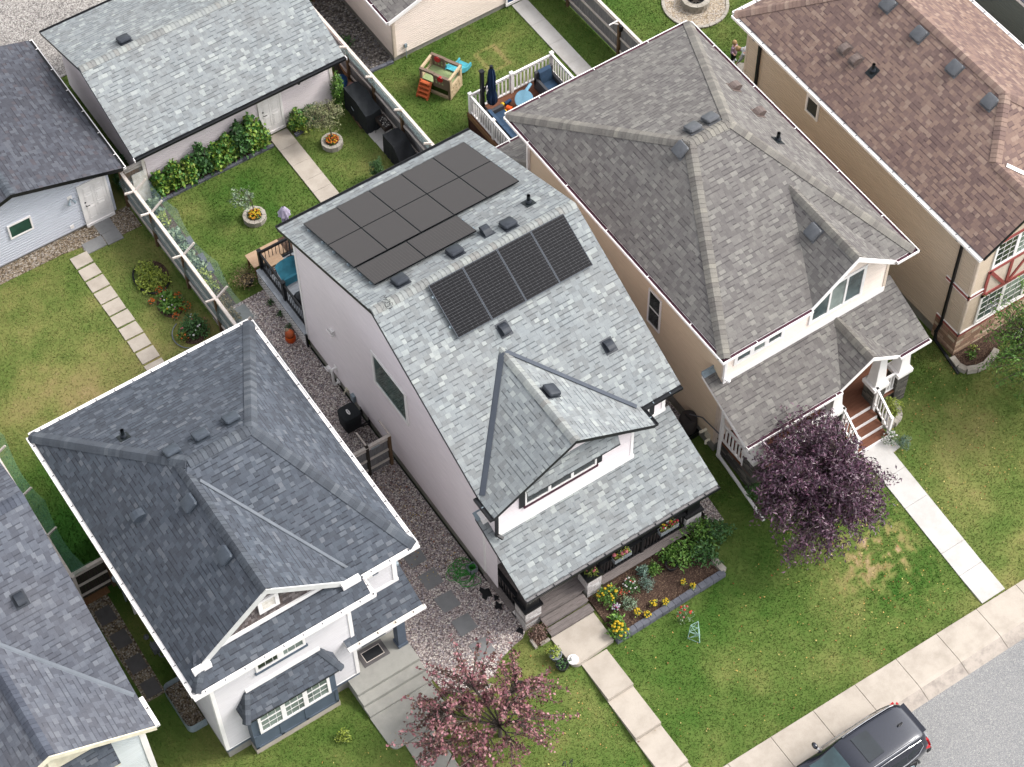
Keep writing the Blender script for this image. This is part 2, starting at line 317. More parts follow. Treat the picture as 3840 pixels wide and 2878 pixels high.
M['pot_g'] = plain('grey_plastic_pot', (150, 156, 162), rough=.5); M['pot_d'] = plain('dark_plastic_pot', (40, 40, 42), rough=.5); M['cage'] = plain('mint_green_metal', (170, 206, 196), rough=.5)
M['tarp'] = fabric('dusty_rose_tarp', (168, 128, 124)); M['steel'] = plain('rusty_steel', (70, 56, 52), (46, 38, 36), scale=12, rough=.7); M['ash'] = speckle('ash_and_coal', [(0, (40, 38, 38)), (.5, (96, 92, 90)), (.8, (204, 200, 194))], 28)
M['skin'] = plain('skin', (226, 180, 160), rough=.5); M['hoodie'] = fabric('white_hoodie_cloth', (228, 230, 232)); M['jeans'] = fabric('blue_grey_denim', (128, 150, 168)); M['hair'] = plain('blonde_hair', (206, 172, 122), (160, 124, 82), scale=30, rough=.6)
M['pink_cloth'] = fabric('pale_pink_cloth', (226, 190, 214)); M['dark_cloth'] = fabric('dark_trousers_cloth', (40, 40, 46)); M['shoe'] = plain('white_shoe', (220, 224, 226))
M['car_paint'] = plain('dark_metallic_paint', (30, 34, 50), (26, 30, 46), rough=.22, spec=.6, metal=.25); MATS['dark_metallic_paint'].node_tree.nodes['Principled BSDF'].inputs['Coat Weight'].default_value = .8
M['car_glass'] = glass_mat('car_glass', (40, 48, 54), .04); M['windscreen'] = glass_mat('windscreen_glass', (96, 128, 134), .05, .8); M['chrome'] = plain('chrome', (214, 214, 216), rough=.15, metal=.9)
M['tail'] = plain('red_tail_light', (206, 30, 40), (170, 20, 30), rough=.2); M['rubber'] = plain('black_rubber', (30, 30, 31), rough=.8)
def stone_mat(name, stops, ku=.30, kv=.09, k=.8):
    """ledge stone veneer on UV in metres"""
    t = NT(name); uv = t.uv(); sx = t.n('SeparateXYZ'); t.l(uv, sx.inputs[0]); u, v = sx.outputs[0], sx.outputs[1]
    vr = t.math('DIVIDE', v, kv); row = t.math('FLOOR', vr); fv = t.math('FRACT', vr)
    w1 = t.n('TexWhiteNoise', noise_dimensions='1D'); t.l(row, w1.inputs['W'])
    uu = t.math('ADD', t.math('DIVIDE', u, ku), t.math('MULTIPLY', w1.outputs['Value'], 13.0)); cell = t.math('FLOOR', uu); fu = t.math('FRACT', uu)
    cv = t.n('CombineXYZ'); t.l(cell, cv.inputs[0]); t.l(row, cv.inputs[1]); wn = t.n('TexWhiteNoise', noise_dimensions='2D'); t.l(cv.outputs[0], wn.inputs['Vector'])
    col = t.ramp(wn.outputs['Value'], [(a, C4(c, k)) for a, c in stops], 'CONSTANT')
    jn = t.math('MAXIMUM', t.math('LESS_THAN', fv, .1), t.math('LESS_THAN', fu, .04)); col = t.mix(t.math('MULTIPLY', jn, .6), col, C4((60, 54, 52), k))
    p = t.geo(); g = t.noise(p, 30, 4); col = t.mix(.6, col, t.ramp(g, [(.3, (.75, .75, .75, 1)), (.7, (1.15, 1.15, 1.15, 1))]), 'MULTIPLY')
    t.bump(t.math('ADD', t.math('MULTIPLY', wn.outputs['Value'], .8), g), .8, .03)
    return t.fin(col, .85, .2)
M['stone_w'] = stone_mat('white_ledge_stone', [(0, (196, 190, 188)), (.3, (222, 216, 214)), (.6, (236, 232, 230)), (.85, (210, 202, 200))], k=1.1)
M['stone_g'] = stone_mat('grey_ledge_stone', [(0, (92, 90, 86)), (.3, (120, 116, 110)), (.6, (142, 136, 126)), (.85, (108, 104, 100))])
M['stone_t'] = stone_mat('tan_rubble_stone', [(0, (150, 120, 100)), (.25, (178, 146, 124)), (.5, (196, 168, 142)), (.75, (164, 128, 110)), (.9, (204, 184, 160))], .34, .16, k=1.25)
M['shake'] = stone_mat('weathered_cedar_shake', [(0, (110, 100, 100)), (.3, (138, 128, 126)), (.6, (160, 150, 148)), (.85, (124, 110, 106))], .10, .16)
# ------------------------------------------------------------------ mesh helpers
class MB:
    """collects faces, with UVs and material slots, into ONE mesh"""
    def __init__(s): s.v = []; s.f = []; s.uv = []; s.mi = []
    def face(s, pts, mi=0, uv=None):
        i = len(s.v); s.v += [tuple(p) for p in pts]; s.f.append(tuple(range(i, i+len(pts)))); s.mi.append(mi)
        s.uv.append([tuple(q) for q in uv] if uv else None)
    def obox(s, c, ax, ay, az, mi=0):
        """box with centre c and half-extent vectors ax, ay, az"""
        c, ax, ay, az = Vector(c), Vector(ax), Vector(ay), Vector(az)
        P = {(i, j, k): c+ax*i+ay*j+az*k for i in (-1, 1) for j in (-1, 1) for k in (-1, 1)}
        la, lb, lc = ax.length*2, ay.length*2, az.length*2
        def q(a, b, c_, d, w, h): s.face([P[a], P[b], P[c_], P[d]], mi, [(0, 0), (w, 0), (w, h), (0, h)])
        q((-1,-1,-1), (1,-1,-1), (1,-1,1), (-1,-1,1), la, lc); q((1,1,-1), (-1,1,-1), (-1,1,1), (1,1,1), la, lc)
        q((1,-1,-1), (1,1,-1), (1,1,1), (1,-1,1), lb, lc); q((-1,1,-1), (-1,-1,-1), (-1,-1,1), (-1,1,1), lb, lc)
        q((-1,-1,1), (1,-1,1), (1,1,1), (-1,1,1), la, lb); q((-1,1,-1), (1,1,-1), (1,-1,-1), (-1,-1,-1), la, lb)
        return s
    def box(s, x0, x1, y0, y1, z0, z1, mi=0):
        return s.obox(((x0+x1)/2, (y0+y1)/2, (z0+z1)/2), ((x1-x0)/2, 0, 0), (0, (y1-y0)/2, 0), (0, 0, (z1-z0)/2), mi)
    def beam(s, p, q, wd, ht, mi=0, up=(0, 0, 1)):
        p, q = Vector(p), Vector(q); d = (q-p); L = d.length; d.normalize(); upv = Vector(up)
        sd = d.cross(upv)
        if sd.length < 1e-4: sd = d.cross(Vector((0, 1, 0)))
        sd.normalize(); u2 = sd.cross(d)
        return s.obox((p+q)/2, d*(L/2), sd*(wd/2), u2*(ht/2), mi)
    def frustum(s, c, z0, z1, r0, r1, n=16, mi=0, cap=True, ry=None):
        """lathe segment about the vertical through c"""
        for i in range(n):
            a, b = 2*PI*i/n, 2*PI*(i+1)/n; k = ry or 1
            p = [(c[0]+r0*math.cos(a), c[1]+k*r0*math.sin(a), z0), (c[0]+r0*math.cos(b), c[1]+k*r0*math.sin(b), z0), (c[0]+r1*math.cos(b), c[1]+k*r1*math.sin(b), z1), (c[0]+r1*math.cos(a), c[1]+k*r1*math.sin(a), z1)]
            s.face(p, mi, [(r0*a, z0), (r0*b, z0), (r1*b, z1), (r1*a, z1)])
        if cap:
            if r1 > 1e-4: s.face([(c[0]+r1*math.cos(2*PI*i/n), c[1]+(ry or 1)*r1*math.sin(2*PI*i/n), z1) for i in range(n)], mi)
            if r0 > 1e-4: s.face([(c[0]+r0*math.cos(-2*PI*i/n), c[1]+(ry or 1)*r0*math.sin(-2*PI*i/n), z0) for i in range(n)], mi)
        return s
    def lathe(s, c, prof, n=20, mi=0):
        for (r0, z0), (r1, z1) in zip(prof, prof[1:]): s.frustum(c, z0, z1, r0, r1, n, mi, cap=False)
        return s
    def tube(s, pts, r, n=7, mi=0, cap=True):
        pts = [Vector(p) for p in pts]; rs = r if isinstance(r, (list, tuple)) else [r]*len(pts); rings = []
        prev = None
        for i, p in enumerate(pts):
            d = (pts[min(i+1, len(pts)-1)]-pts[max(i-1, 0)]); d = d.normalized() if d.length > 1e-9 else Vector((0, 0, 1))
            ref = prev if prev is not None else (Vector((0, 0, 1)) if abs(d.z) < .9 else Vector((1, 0, 0)))
            a = (ref-d*ref.dot(d)); a = a.normalized() if a.length > 1e-6 else d.orthogonal().normalized(); b = d.cross(a); prev = a
            rings.append([p+(a*math.cos(2*PI*j/n)+b*math.sin(2*PI*j/n))*rs[i] for j in range(n)])
        for A, B in zip(rings, rings[1:]):
            for j in range(n): s.face([A[j], A[(j+1) % n], B[(j+1) % n], B[j]], mi)
        if cap: s.face(rings[0][::-1], mi); s.face(rings[-1], mi)
        return s
    def prism(s, poly, z0, z1, mi=0, mi_side=None, zf=None):
        """vertical prism on a plan polygon (counter-clockwise); zf(x, y) adds the ground's height"""
        g = zf or (lambda x, y: 0)
        s.face([(x, y, z1+g(x, y)) for x, y in poly], mi, [(x, y) for x, y in poly])
        n = len(poly); L = 0
        for i in range(n):
            (x0, y0), (x1, y1) = poly[i], poly[(i+1) % n]; d = math.hypot(x1-x0, y1-y0)
            s.face([(x0, y0, z0+g(x0, y0)), (x1, y1, z0+g(x1, y1)), (x1, y1, z1+g(x1, y1)), (x0, y0, z1+g(x0, y0))], mi if mi_side is None else mi_side, [(L, z0), (L+d, z0), (L+d, z1), (L, z1)])
            L += d
        return s
    def blob(s, c, r, n=12, m=8, mi=0, jit=0.0, flat=None):
        c = Vector(c); r = Vector(r) if not isinstance(r, (int, float)) else Vector((r, r, r))
        def P(i, j):
            a, b = 2*PI*(i % n)/n, PI*j/m-PI/2
            k = 1+jit*math.sin(i*2.3+j*1.7)
            return c+Vector((r.x*math.cos(a)*math.cos(b)*k, r.y*math.sin(a)*math.cos(b)*k, r.z*math.sin(b)))
        for j in range(m):
            for i in range(n):
                q = [P(i, j), P(i+1, j), P(i+1, j+1), P(i, j+1)]
                if j == 0: q = [q[0], q[2], q[3]]
                elif j == m-1: q = q[:3]
                s.face(q, mi)
        return s
    def build(s, name, mats, parent=None, smooth=False, bevel=0.0, merge=False):
        off = Vector(parent['_o']) if parent is not None and '_o' in parent else (Vector(ROOTOFF.get(parent.name, (0, 0, 0))) if parent is not None else Vector())
        me = bpy.data.meshes.new(name)
        me.from_pydata([tuple(Vector(v)-off) for v in s.v], [], s.f)
        mats = mats if isinstance(mats, (list, tuple)) else [mats]
        for m in mats: me.materials.append(m)
        me.polygons.foreach_set('material_index', s.mi)
        if any(u is not None for u in s.uv):
            ul = me.uv_layers.new(name='UVMap'); arr = []
            for f, u in zip(s.f, s.uv):
                arr += [c for q in (u or [(0.37, 0.37)]*len(f)) for c in q[:2]]
            ul.data.foreach_set('uv', arr)
        if merge or smooth:
            import bmesh
            bm = bmesh.new(); bm.from_mesh(me); bmesh.ops.remove_doubles(bm, verts=bm.verts, dist=1e-4); bm.to_mesh(me); bm.free()
        if smooth:
            me.polygons.foreach_set('use_smooth', [True]*len(me.polygons))
            try: me.set_sharp_from_angle(angle=math.radians(40))
            except Exception: pass
        me.update()
        o = bpy.data.objects.new(name, me); COL.objects.link(o)
        if bevel:
            b = o.modifiers.new('bevel', 'BEVEL'); b.width = bevel; b.segments = 2; b.limit_method = 'ANGLE'; b.angle_limit = math.radians(40)
        if parent is not None: o.parent = parent; ROOTOFF[o.name] = tuple(off)
        return o
ROOTOFF = {}
def thing(name, label, cat, loc=(0, 0, 0), group=None):
    o = bpy.data.objects.new(name, None); COL.objects.link(o); o.location = loc; o.empty_display_size = .2
    o['label'] = label; o['category'] = cat
    if group: o['group'] = group
    ROOTOFF[o.name] = tuple(loc)
    return o
def tag(o, label, cat, group=None, kind=None):
    o['label'] = label; o['category'] = cat
    if group: o['group'] = group
    if kind: o['kind'] = kind
    return o
def struct(o, kind='structure', label=None):
    o['kind'] = kind
    if label: o['label'] = label
    return o
def copy_tree(o, parent=None):
    c = o.copy(); COL.objects.link(c)
    if parent is not None: c.parent = parent
    for ch in list(o.children): copy_tree(ch, c)
    return c
def np_mesh(name, V, F, mat, uv=None, parent=None, attr=None):
    """fast mesh from arrays: V (n,3), F (m,k), uv per face (m,)"""
    V = np.asarray(V, dtype=np.float32)
    if parent is not None: V = V-np.array(ROOTOFF.get(parent.name, (0, 0, 0)), dtype=np.float32)
    F = np.asarray(F, dtype=np.int32); m, kk = F.shape
    me = bpy.data.meshes.new(name); me.vertices.add(len(V)); me.vertices.foreach_set('co', V.ravel())
    me.loops.add(m*kk); me.loops.foreach_set('vertex_index', F.ravel()); me.polygons.add(m)
    me.polygons.foreach_set('loop_start', np.arange(0, m*kk, kk, dtype=np.int32)); 
    try: me.polygons.foreach_set('loop_total', np.full(m, kk, dtype=np.int32))
    except Exception: pass
    me.update(calc_edges=True)
    if uv is not None:
        ul = me.uv_layers.new(name='UVMap'); a = np.zeros((m*kk, 2), dtype=np.float32); a[:, 0] = np.repeat(uv, kk); ul.data.foreach_set('uv', a.ravel())
    if attr is not None:
        at = me.attributes.new('tint', 'FLOAT', 'POINT'); at.data.foreach_set('value', np.asarray(attr, dtype=np.float32))
    for mt in (mat if isinstance(mat, (list, tuple)) else [mat]): me.materials.append(mt)
    o = bpy.data.objects.new(name, me); COL.objects.link(o)
    if parent is not None: o.parent = parent; ROOTOFF[o.name] = ROOTOFF.get(parent.name, (0, 0, 0))
    return o
def leaves(name, P, size, mat, parent=None, aspect=2.2, up=.35, droop=0.0, out=None):
    """leaf-sized diamonds, folded along the rib, one at each point of P (n,3)"""
    n = len(P); N = RNG.normal(size=(n, 3)); 
    if out is not None: N = N*.55+out*1.0
    N[:, 2] = np.abs(N[:, 2])*(1-up)+up*1.6; N /= np.linalg.norm(N, axis=1, keepdims=True)
    A = RNG.normal(size=(n, 3)); A[:, 2] -= droop; A -= N*(A*N).sum(1, keepdims=True); A /= np.linalg.norm(A, axis=1, keepdims=True)
    B = np.cross(N, A); s = size*RNG.uniform(.65, 1.35, (n, 1)); L = A*s; Wd = B*s/aspect; lift = N*s*.18
    V = np.concatenate([P, P+L*.5+Wd*.5+lift, P+L, P+L*.5-Wd*.5+lift], 1).reshape(-1, 3)
    i = np.arange(n)*4; F = np.stack([i, i+1, i+2, i, i+2, i+3], 1).reshape(-1, 3)
    uv = np.repeat(np.clip(RNG.beta(2, 2, n), 0, 1), 2)
    return np_mesh(name, V, F, mat, uv, parent)

# ------------------------------------------------------------------ building helpers
def clip_z(poly, a, b):
    """polygon (s, z) between z = a and z = b"""
    for lim, keep in ((a, 1), (b, -1)):
        out = []
        for i in range(len(poly)):
            p, q = poly[i], poly[(i+1) % len(poly)]; fp, fq = (p[1]-lim)*keep, (q[1]-lim)*keep
            if fp >= 0: out.append(p)
            if (fp > 0 > fq) or (fp < 0 < fq):
                t = fp/(fp-fq); out.append((p[0]+(q[0]-p[0])*t, lim))
        poly = out
        if len(poly) < 3: return []
    return poly
def siding(mb, org, d, poly, pitch=.112, lip=.022, mi=0):
    """lap siding on a wall polygon (s along d, z); outward = right of d; every course a real lap"""
    dx, dy = d; nx, ny = dy, -dx
    z0 = min(p[1] for p in poly); z1 = max(p[1] for p in poly); z = z0
    P = lambda s_, z_, o: (org[0]+dx*s_+nx*o, org[1]+dy*s_+ny*o, z_)
    while z < z1-1e-4:
        a, m, b = z, min(z+pitch*.55, z1), min(z+pitch, z1)
        q = clip_z(poly, a, m)
        if q: mb.face([P(s_, z_, lip) for s_, z_ in q], mi)
        q = clip_z(poly, m, b)
        if q: mb.face([P(s_, z_, lip*(1-(z_-m)/(b-m+1e-9)) if b > m else lip) for s_, z_ in q], mi)
        z += pitch
    return mb
def wall(parent, name, mat, org, d, poly, pitch=.112, label=None, lip=.022):
    mb = MB(); siding(mb, org, d, poly, pitch, lip)
    o = mb.build(name, mat, parent)
    if label: o['label'] = label
    return o
def wplace(org, d):
    dx, dy = d; nx, ny = dy, -dx
    return lambda s_, o, z_: Vector((org[0]+dx*s_+nx*o, org[1]+dy*s_+ny*o, z_))
def wbox(mb, P, s0, s1, z0, z1, o0, o1, mi=0):
    a = P(s0, o0, z0); ax = (P(s1, o0, z0)-a)/2; ay = (P(s0, o1, z0)-a)/2; az = (P(s0, o0, z1)-a)/2
    mb.obox(a+ax+ay+az, ax, ay, az, mi)
def window(parent, org, d, s0, s1, z0, z1, cols=1, rows=1, glass=None, frame='white', fw=.07, grille=None, sill=None, sidebar=None, mull=.05, panes=None):
    """window on a wall: frame (outer ring and mullions) as part, panes and sill as its sub-parts"""
    P = wplace(org, d); f = MB()
    wbox(f, P, s0-fw, s0, z0-fw, z1+fw, .0, .055); wbox(f, P, s1, s1+fw, z0-fw, z1+fw, .0, .055)
    wbox(f, P, s0, s1, z0-fw, z0, .0, .055); wbox(f, P, s0, s1, z1, z1+fw, .0, .055)
    cw = (s1-s0)/cols
    for i in range(1, cols): wbox(f, P, s0+cw*i-mull/2, s0+cw*i+mull/2, z0, z1, .0, .05)
    rh = (z1-z0)/rows
    for j in range(1, rows): wbox(f, P, s0, s1, z0+rh*j-.02, z0+rh*j+.02, .0, .046)
    if grille:
        gx, gz = grille
        for i in range(cols):
            a = s0+cw*i
            for k_ in range(1, gx): wbox(f, P, a+cw*k_/gx-.006, a+cw*k_/gx+.006, z0, z1, .0, .038)
        for k_ in range(1, gz): wbox(f, P, s0, s1, z0+(z1-z0)*k_/gz-.006, z0+(z1-z0)*k_/gz+.006, .0, .037)
    fr = f.build('window', M[frame], parent)
    for i in range(cols):
        g = MB(); wbox(g, P, s0+cw*i, s0+cw*(i+1), z0, z1, .0, .028)
        g.build('pane', M[(panes[i] if panes else glass) or 'gl_dark'], fr)
    if sill:
        g = MB(); wbox(g, P, s0-fw-.05, s1+fw+.05, z0-fw-.11, z0-fw, .0, .075); g.build('sill', M[sill], fr)
    if sidebar:
        for a, b in ((s0-fw-.2, s0-fw), (s1+fw, s1+fw+.2)):
            g = MB(); wbox(g, P, a, b, z0-fw, z1+fw, .0, .05); g.build('side_trim', M[sidebar], fr)
    return fr
def newell(pts):
    n = Vector()
    for i in range(len(pts)):
        a, b = Vector(pts[i]), Vector(pts[(i+1) % len(pts)]); n += Vector(((a.y-b.y)*(a.z+b.z), (a.z-b.z)*(a.x+b.x), (a.x-b.x)*(a.y+b.y)))
    return n.normalized()
def roof(parent, polys, mat, edge, thick=.13, name='roof', label=None):
    """roof slab from sloping polygons; shingle UVs run up each slope; open edges get a fascia"""
    mb = MB(); key = lambda p: tuple(round(c, 2) for c in Vector(p)); cnt = {}
    for poly in polys:
        for i in range(len(poly)):
            e = frozenset((key(poly[i]), key(poly[(i+1) % len(poly)]))); cnt[e] = cnt.get(e, 0)+1
    for poly in polys:
        n = newell(poly)
        if n.z < 0: poly = poly[::-1]; n = -n
        u = Vector((0, 0, 1)).cross(n); u = u.normalized() if u.length > 1e-4 else Vector((1, 0, 0)); v = n.cross(u)
        z_low = min(p[2] for p in poly); low = min((Vector(p).dot(v) for p in poly))
        mb.face(poly, 0, [(Vector(p).dot(u)+50, Vector(p).dot(v)-low) for p in poly])
        dn = Vector((0, 0, -thick)); mb.face([Vector(p)+dn for p in poly][::-1], 1)
        for i in range(len(poly)):
            a, b = Vector(poly[i]), Vector(poly[(i+1) % len(poly)])
            if cnt[frozenset((key(a), key(b)))] == 1: mb.face([a+dn, b+dn, b, a], 1)
    o = mb.build(name, [mat, edge], parent)
    if label: o['label'] = label
    return o
def cap(parent, p, q, n1, n2, mat, wd=.17, step=.15):
    """overlapping ridge or hip caps from low end p to high end q, bent over the two slopes with normals n1, n2"""
    p, q = Vector(p), Vector(q); d = (q-p); L = d.length; d.normalize(); mb = MB(); n1, n2 = Vector(n1).normalized(), Vector(n2).normalized()
    s1 = d.cross(n1).normalized(); s2 = d.cross(n2).normalized(); up = (n1+n2).normalized()
    if (s1-s2).length < 1e-3: s2 = -s1
    else:
        # each side runs down its own slope
        if (s1.dot(n2)) > 0: s1 = -s1
        if (s2.dot(n1)) > 0: s2 = -s2
    k_ = 0; t = 0
    while t < L-.02:
        a, b = t, min(t+step*1.5, L); r = random.random(); uvq = [(r*37.3+k_, k_*1.7)]*4
        A, B = p+d*a, p+d*b; ua, ub = up*.042, up*.02
        for sdir, nn in ((s1, n1), (s2, n2)):
            qa, qb = A+ua, B+ub; ea, eb = A+sdir*wd+nn*.030, B+sdir*wd+nn*.012
            # midpoint softens the bend
            ma, mb_ = A+sdir*wd*.35+nn*.040, B+sdir*wd*.35+nn*.022
            mb.face([qa, qb, mb_, ma], 0, uvq); mb.face([ma, mb_, eb, ea], 0, uvq)
            mb.face([qa, ma, ma-nn*.05, qa-up*.05], 0, uvq); mb.face([ma, ea, ea-nn*.04, ma-nn*.05], 0, uvq); mb.face([ea, eb, eb-nn*.03, ea-nn*.04], 0, uvq)
        t += step; k_ += 1
    return mb.build('ridge_cap', mat, parent)
def gutter(parent, p, q, out, mat_in, mat_out, hang=None, end=True, name='gutter', wd=.125, ht=.10, step=.62):
    """open trough: back, bottom, outer lip, straps; p-q is the roof edge, out the outward direction"""
    p, q, out = Vector(p), Vector(q), Vector(out).normalized(); d = (q-p).normalized(); L = (q-p).length; z = Vector((0, 0, 1)); mb = MB(); t_ = .008
    def bx(o0, o1, h0, h1, mi, a=0.0, b=None):
        b = L if b is None else b
        c = p+d*((a+b)/2)+out*((o0+o1)/2)+z*((h0+h1)/2); mb.obox(c, d*((b-a)/2), out*((o1-o0)/2), z*((h1-h0)/2), mi)
    bx(.0, t_*2, -ht, -.012, 0); bx(t_*2, wd-t_*2, -ht*.45, -ht*.45+t_*2, 0); bx(wd-t_*2, wd, -ht, .004, 1); bx(wd-.03, wd-t_*2, -.012, .003, 1)
    bx(t_*2, wd-t_*2, -ht, -ht*.45, 1)
    if end: bx(t_*2, wd-.03, -ht*.6, 0, 1, 0, .02); bx(t_*2, wd-.03, -ht*.6, 0, 1, L-.02, L)
    k_ = step*.6
    while k_ < L-.1:
        bx(.017, wd-.031, -.022, -.006, 2, k_, k_+.025); k_ += step
    return mb.build(name, [M[mat_in], M[mat_out], M[hang or mat_out]], parent)
def on_slope(parent, loc, n, kind, mat, name='roof_vent'):
    """roof fitting standing on a slope; loc is its foot, n the slope's normal"""
    loc = Vector(loc); n = Vector(n).normalized(); u = Vector((0, 0, 1)).cross(n); u = u.normalized() if u.length > 1e-3 else Vector((1, 0, 0)); v = n.cross(u); mb = MB()
    if kind == 'box':
        mb.obox(loc+n*.01, u*.24, v*.26, n*.008, 0)
        mb.obox(loc+n*.06, u*.15, v*.15, n*.05, 1)
        c = loc+n*.12
        ring = lambda r, h, k=.8: [c+u*(r*sx)+v*(r*sy)+n*h for sx, sy in ((-1, -k), (-k, -1), (k, -1), (1, -k), (1, k), (k, 1), (-k, 1), (-1, k))]
        R = [ring(.225, -.05), ring(.235, .0), ring(.215, .045), ring(.17, .065)]
        for A, B in zip(R, R[1:]):
            for i in range(8): mb.face([A[i], A[(i+1) % 8], B[(i+1) % 8], B[i]], 0)
        mb.face(R[-1], 0); mb.face(R[0][::-1], 1)
        return mb.build(name, [mat, M['black']], parent, smooth=True)
    if kind == 'hood':
        mb.obox(loc+n*.008, u*.2, v*.24, n*.006, 0)
        N = 8; pr = [(-.20+.34*(i/N), .24*math.sin(PI*.5*min(1, (1-i/N)*1.25+.0))) for i in range(N+1)]
        prof = [(.2, .02), (.15, .10), (.08, .17), (-.02, .21), (-.12, .22), (-.17, .2)]
        for sgn in (-1, 1):
            side = [loc+u*(.13*sgn)+v*a+n*h for a, h in prof]+[loc+u*(.13*sgn)-v*.17+n*.02]
            mb.face(side if sgn > 0 else side[::-1], 0)
        for (a, h), (a2, h2) in zip(prof, prof[1:]): mb.face([loc+u*.13+v*a+n*h, loc-u*.13+v*a+n*h, loc-u*.13+v*a2+n*h2, loc+u*.13+v*a2+n*h2], 0)
        mb.obox(loc-v*.155+n*.10, u*.118, v*.012, n*.085, 1)
        return mb.build(name, [mat, M['black']], parent)
    if kind == 'pipe':
        mb.obox(loc+n*.008, u*.17, v*.2, n*.006, 0); z = Vector((0, 0, 1))
        mb.tube([loc-z*.03, loc+z*.08], .1, 14, 0); mb.tube([loc+z*.08, loc+z*.15], [.095, .075], 14, 1); mb.tube([loc, loc+z*.36], .058, 14, 0, cap=False)
        mb.tube([loc+z*.36, loc+z*.08], .046, 14, 2, cap=False); mb.tube([loc+z*.1, loc+z*.11], .046, 14, 2)
        return mb.build('vent_pipe', [mat, M['vent_d'], M['black']], parent, smooth=True)
def strip(parent, name, p, q, side, n, wd, mat, lift=.02, fold=0.0, label=None):
    """metal strip lying on a slope along p-q, wd wide towards side"""
    p, q, n = Vector(p), Vector(q), Vector(n).normalized(); side = Vector(side).normalized(); mb = MB()
    mb.obox((p+q)/2+side*(wd/2)+n*lift, (q-p)/2, side*(wd/2), n*.006)
    o = mb.build(name, mat, parent)
    if label: o['label'] = label
    return o
def downspout(parent, pts, mat, r=.04, name='downspout'):
    mb = MB()
    for a, b in zip(pts, pts[1:]): mb.beam(a, b, r*2, r*1.7)
    for a in pts[1:-1]: mb.obox(a, (r*1.12, 0, 0), (0, r*1.12, 0), (0, 0, r*1.12))
    return mb.build(name, mat, parent)
def pieces(name, boxes, mat, parent):
    for b_ in boxes: MB().box(*b_).build(name, mat, parent)
def text_mesh(name, body, mat, size, frame, parent, extrude=.006, shear=0.0):
    """raised lettering from the built-in font; frame = (origin, right, up, out)"""
    cu = bpy.data.curves.new(name, 'FONT'); cu.body = body; cu.size = size; cu.extrude = extrude; cu.shear = shear; cu.align_x = 'CENTER'; cu.align_y = 'CENTER'
    tmp = bpy.data.objects.new('tmp', cu); COL.objects.link(tmp)
    me = bpy.data.meshes.new_from_object(tmp.evaluated_get(bpy.context.evaluated_depsgraph_get())); bpy.data.objects.remove(tmp)
    o_, r_, u_, n_ = [Vector(a) for a in frame]; off = Vector(ROOTOFF.get(parent.name, (0, 0, 0)))
    for v in me.vertices: v.co = o_+r_*v.co.x+u_*v.co.y+n_*v.co.z-off
    me.materials.clear(); me.materials.append(mat); me.name = name
    o = bpy.data.objects.new(name, me); COL.objects.link(o); o.parent = parent
    return o
# ================================================================== the pale house with the solar panels
LFT, FRT, RGT, BCK = (0, -1), (1, 0), (0, 1), (-1, 0)      # wall directions, seen from outside left to right
NL, NR, NF, NB = Vector((-1, 0, 0)), Vector((1, 0, 0)), Vector((0, -1, 0)), Vector((0, 1, 0))
def slope_n(dx, dy): return Vector((-dx, -dy, 1)).normalized()   # normal of z = dx*x + dy*y
B = thing('house', 'pale mauve sided house with light grey shingles and black trim carrying solar panels', 'house', (3.2, 5, 0))
mB = M['shg_b']
RY, RZ, SF, SB = 5.35, 8.37, .515, .38
fz = lambda y: RZ-SF*(RY-y)
bz = lambda y: RZ-SB*(y-RY)
XL, XR, YE, YB = -.3, 6.95, -.3, 11.28
DX, DZ, DS, DY = 2.58, 7.10, .57, -1.05                     # front dormer: ridge x, ridge height, slope, front rake
dz = lambda x: DZ-DS*abs(x-DX)
DR = 2*DX-XL
DTOP = RY-(RZ-DZ)/SF
roofB = roof(B, [
  [(XL, RY, RZ), (XR, RY, RZ), (XR, YB, bz(YB)), (XL, YB, bz(YB))],
  [(XL, YE, fz(YE)), (DX, DTOP, DZ), (DR, YE, fz(YE)), (XR, YE, fz(YE)), (XR, RY, RZ), (XL, RY, RZ)],
  [(XL, DY, dz(XL)), (DX, DY, DZ), (DX, DTOP, DZ), (XL, YE, fz(YE))],
  [(DX, DY, DZ), (DR, DY, dz(DR)), (DR, YE, fz(YE)), (DX, DTOP, DZ)],
], mB, M['black'], .16)
nFS, nBS, nDL, nDR = slope_n(0, SF), slope_n(0, -SB), slope_n(DS, 0), slope_n(-DS, 0)
cap(roofB, (XL+.02, RY, RZ), (XR-.02, RY, RZ), nFS, nBS, M['cap_b'])
cap(roofB, (DX, DY+.02, DZ), (DX, DTOP+.1, DZ), nDL, nDR, M['cap_b'])
# slate flashing in the two dormer valleys
for xa in (XL+.1, DR-.1):
    x0_ = XL if xa < DX else DR; v0, v1 = Vector((x0_, YE, fz(YE))), Vector((DX, DTOP, DZ)); a, b = v0.lerp(v1, .03), v0.lerp(v1, .97); sd_ = Vector((-1 if xa < DX else 1, 0, 0))
    nn = nDL if xa < DX else nDR
    d_ = (b-a).normalized(); side = d_.cross(nn).normalized(); side = -side if side.dot(sd_) < 0 else side
    strip(roofB, 'valley_flashing', a, b, -side, nn, .17, M['flash_d'], .03); strip(roofB, 'valley_flashing', a, b, side, nFS, .05, M['flash_d'], .03)
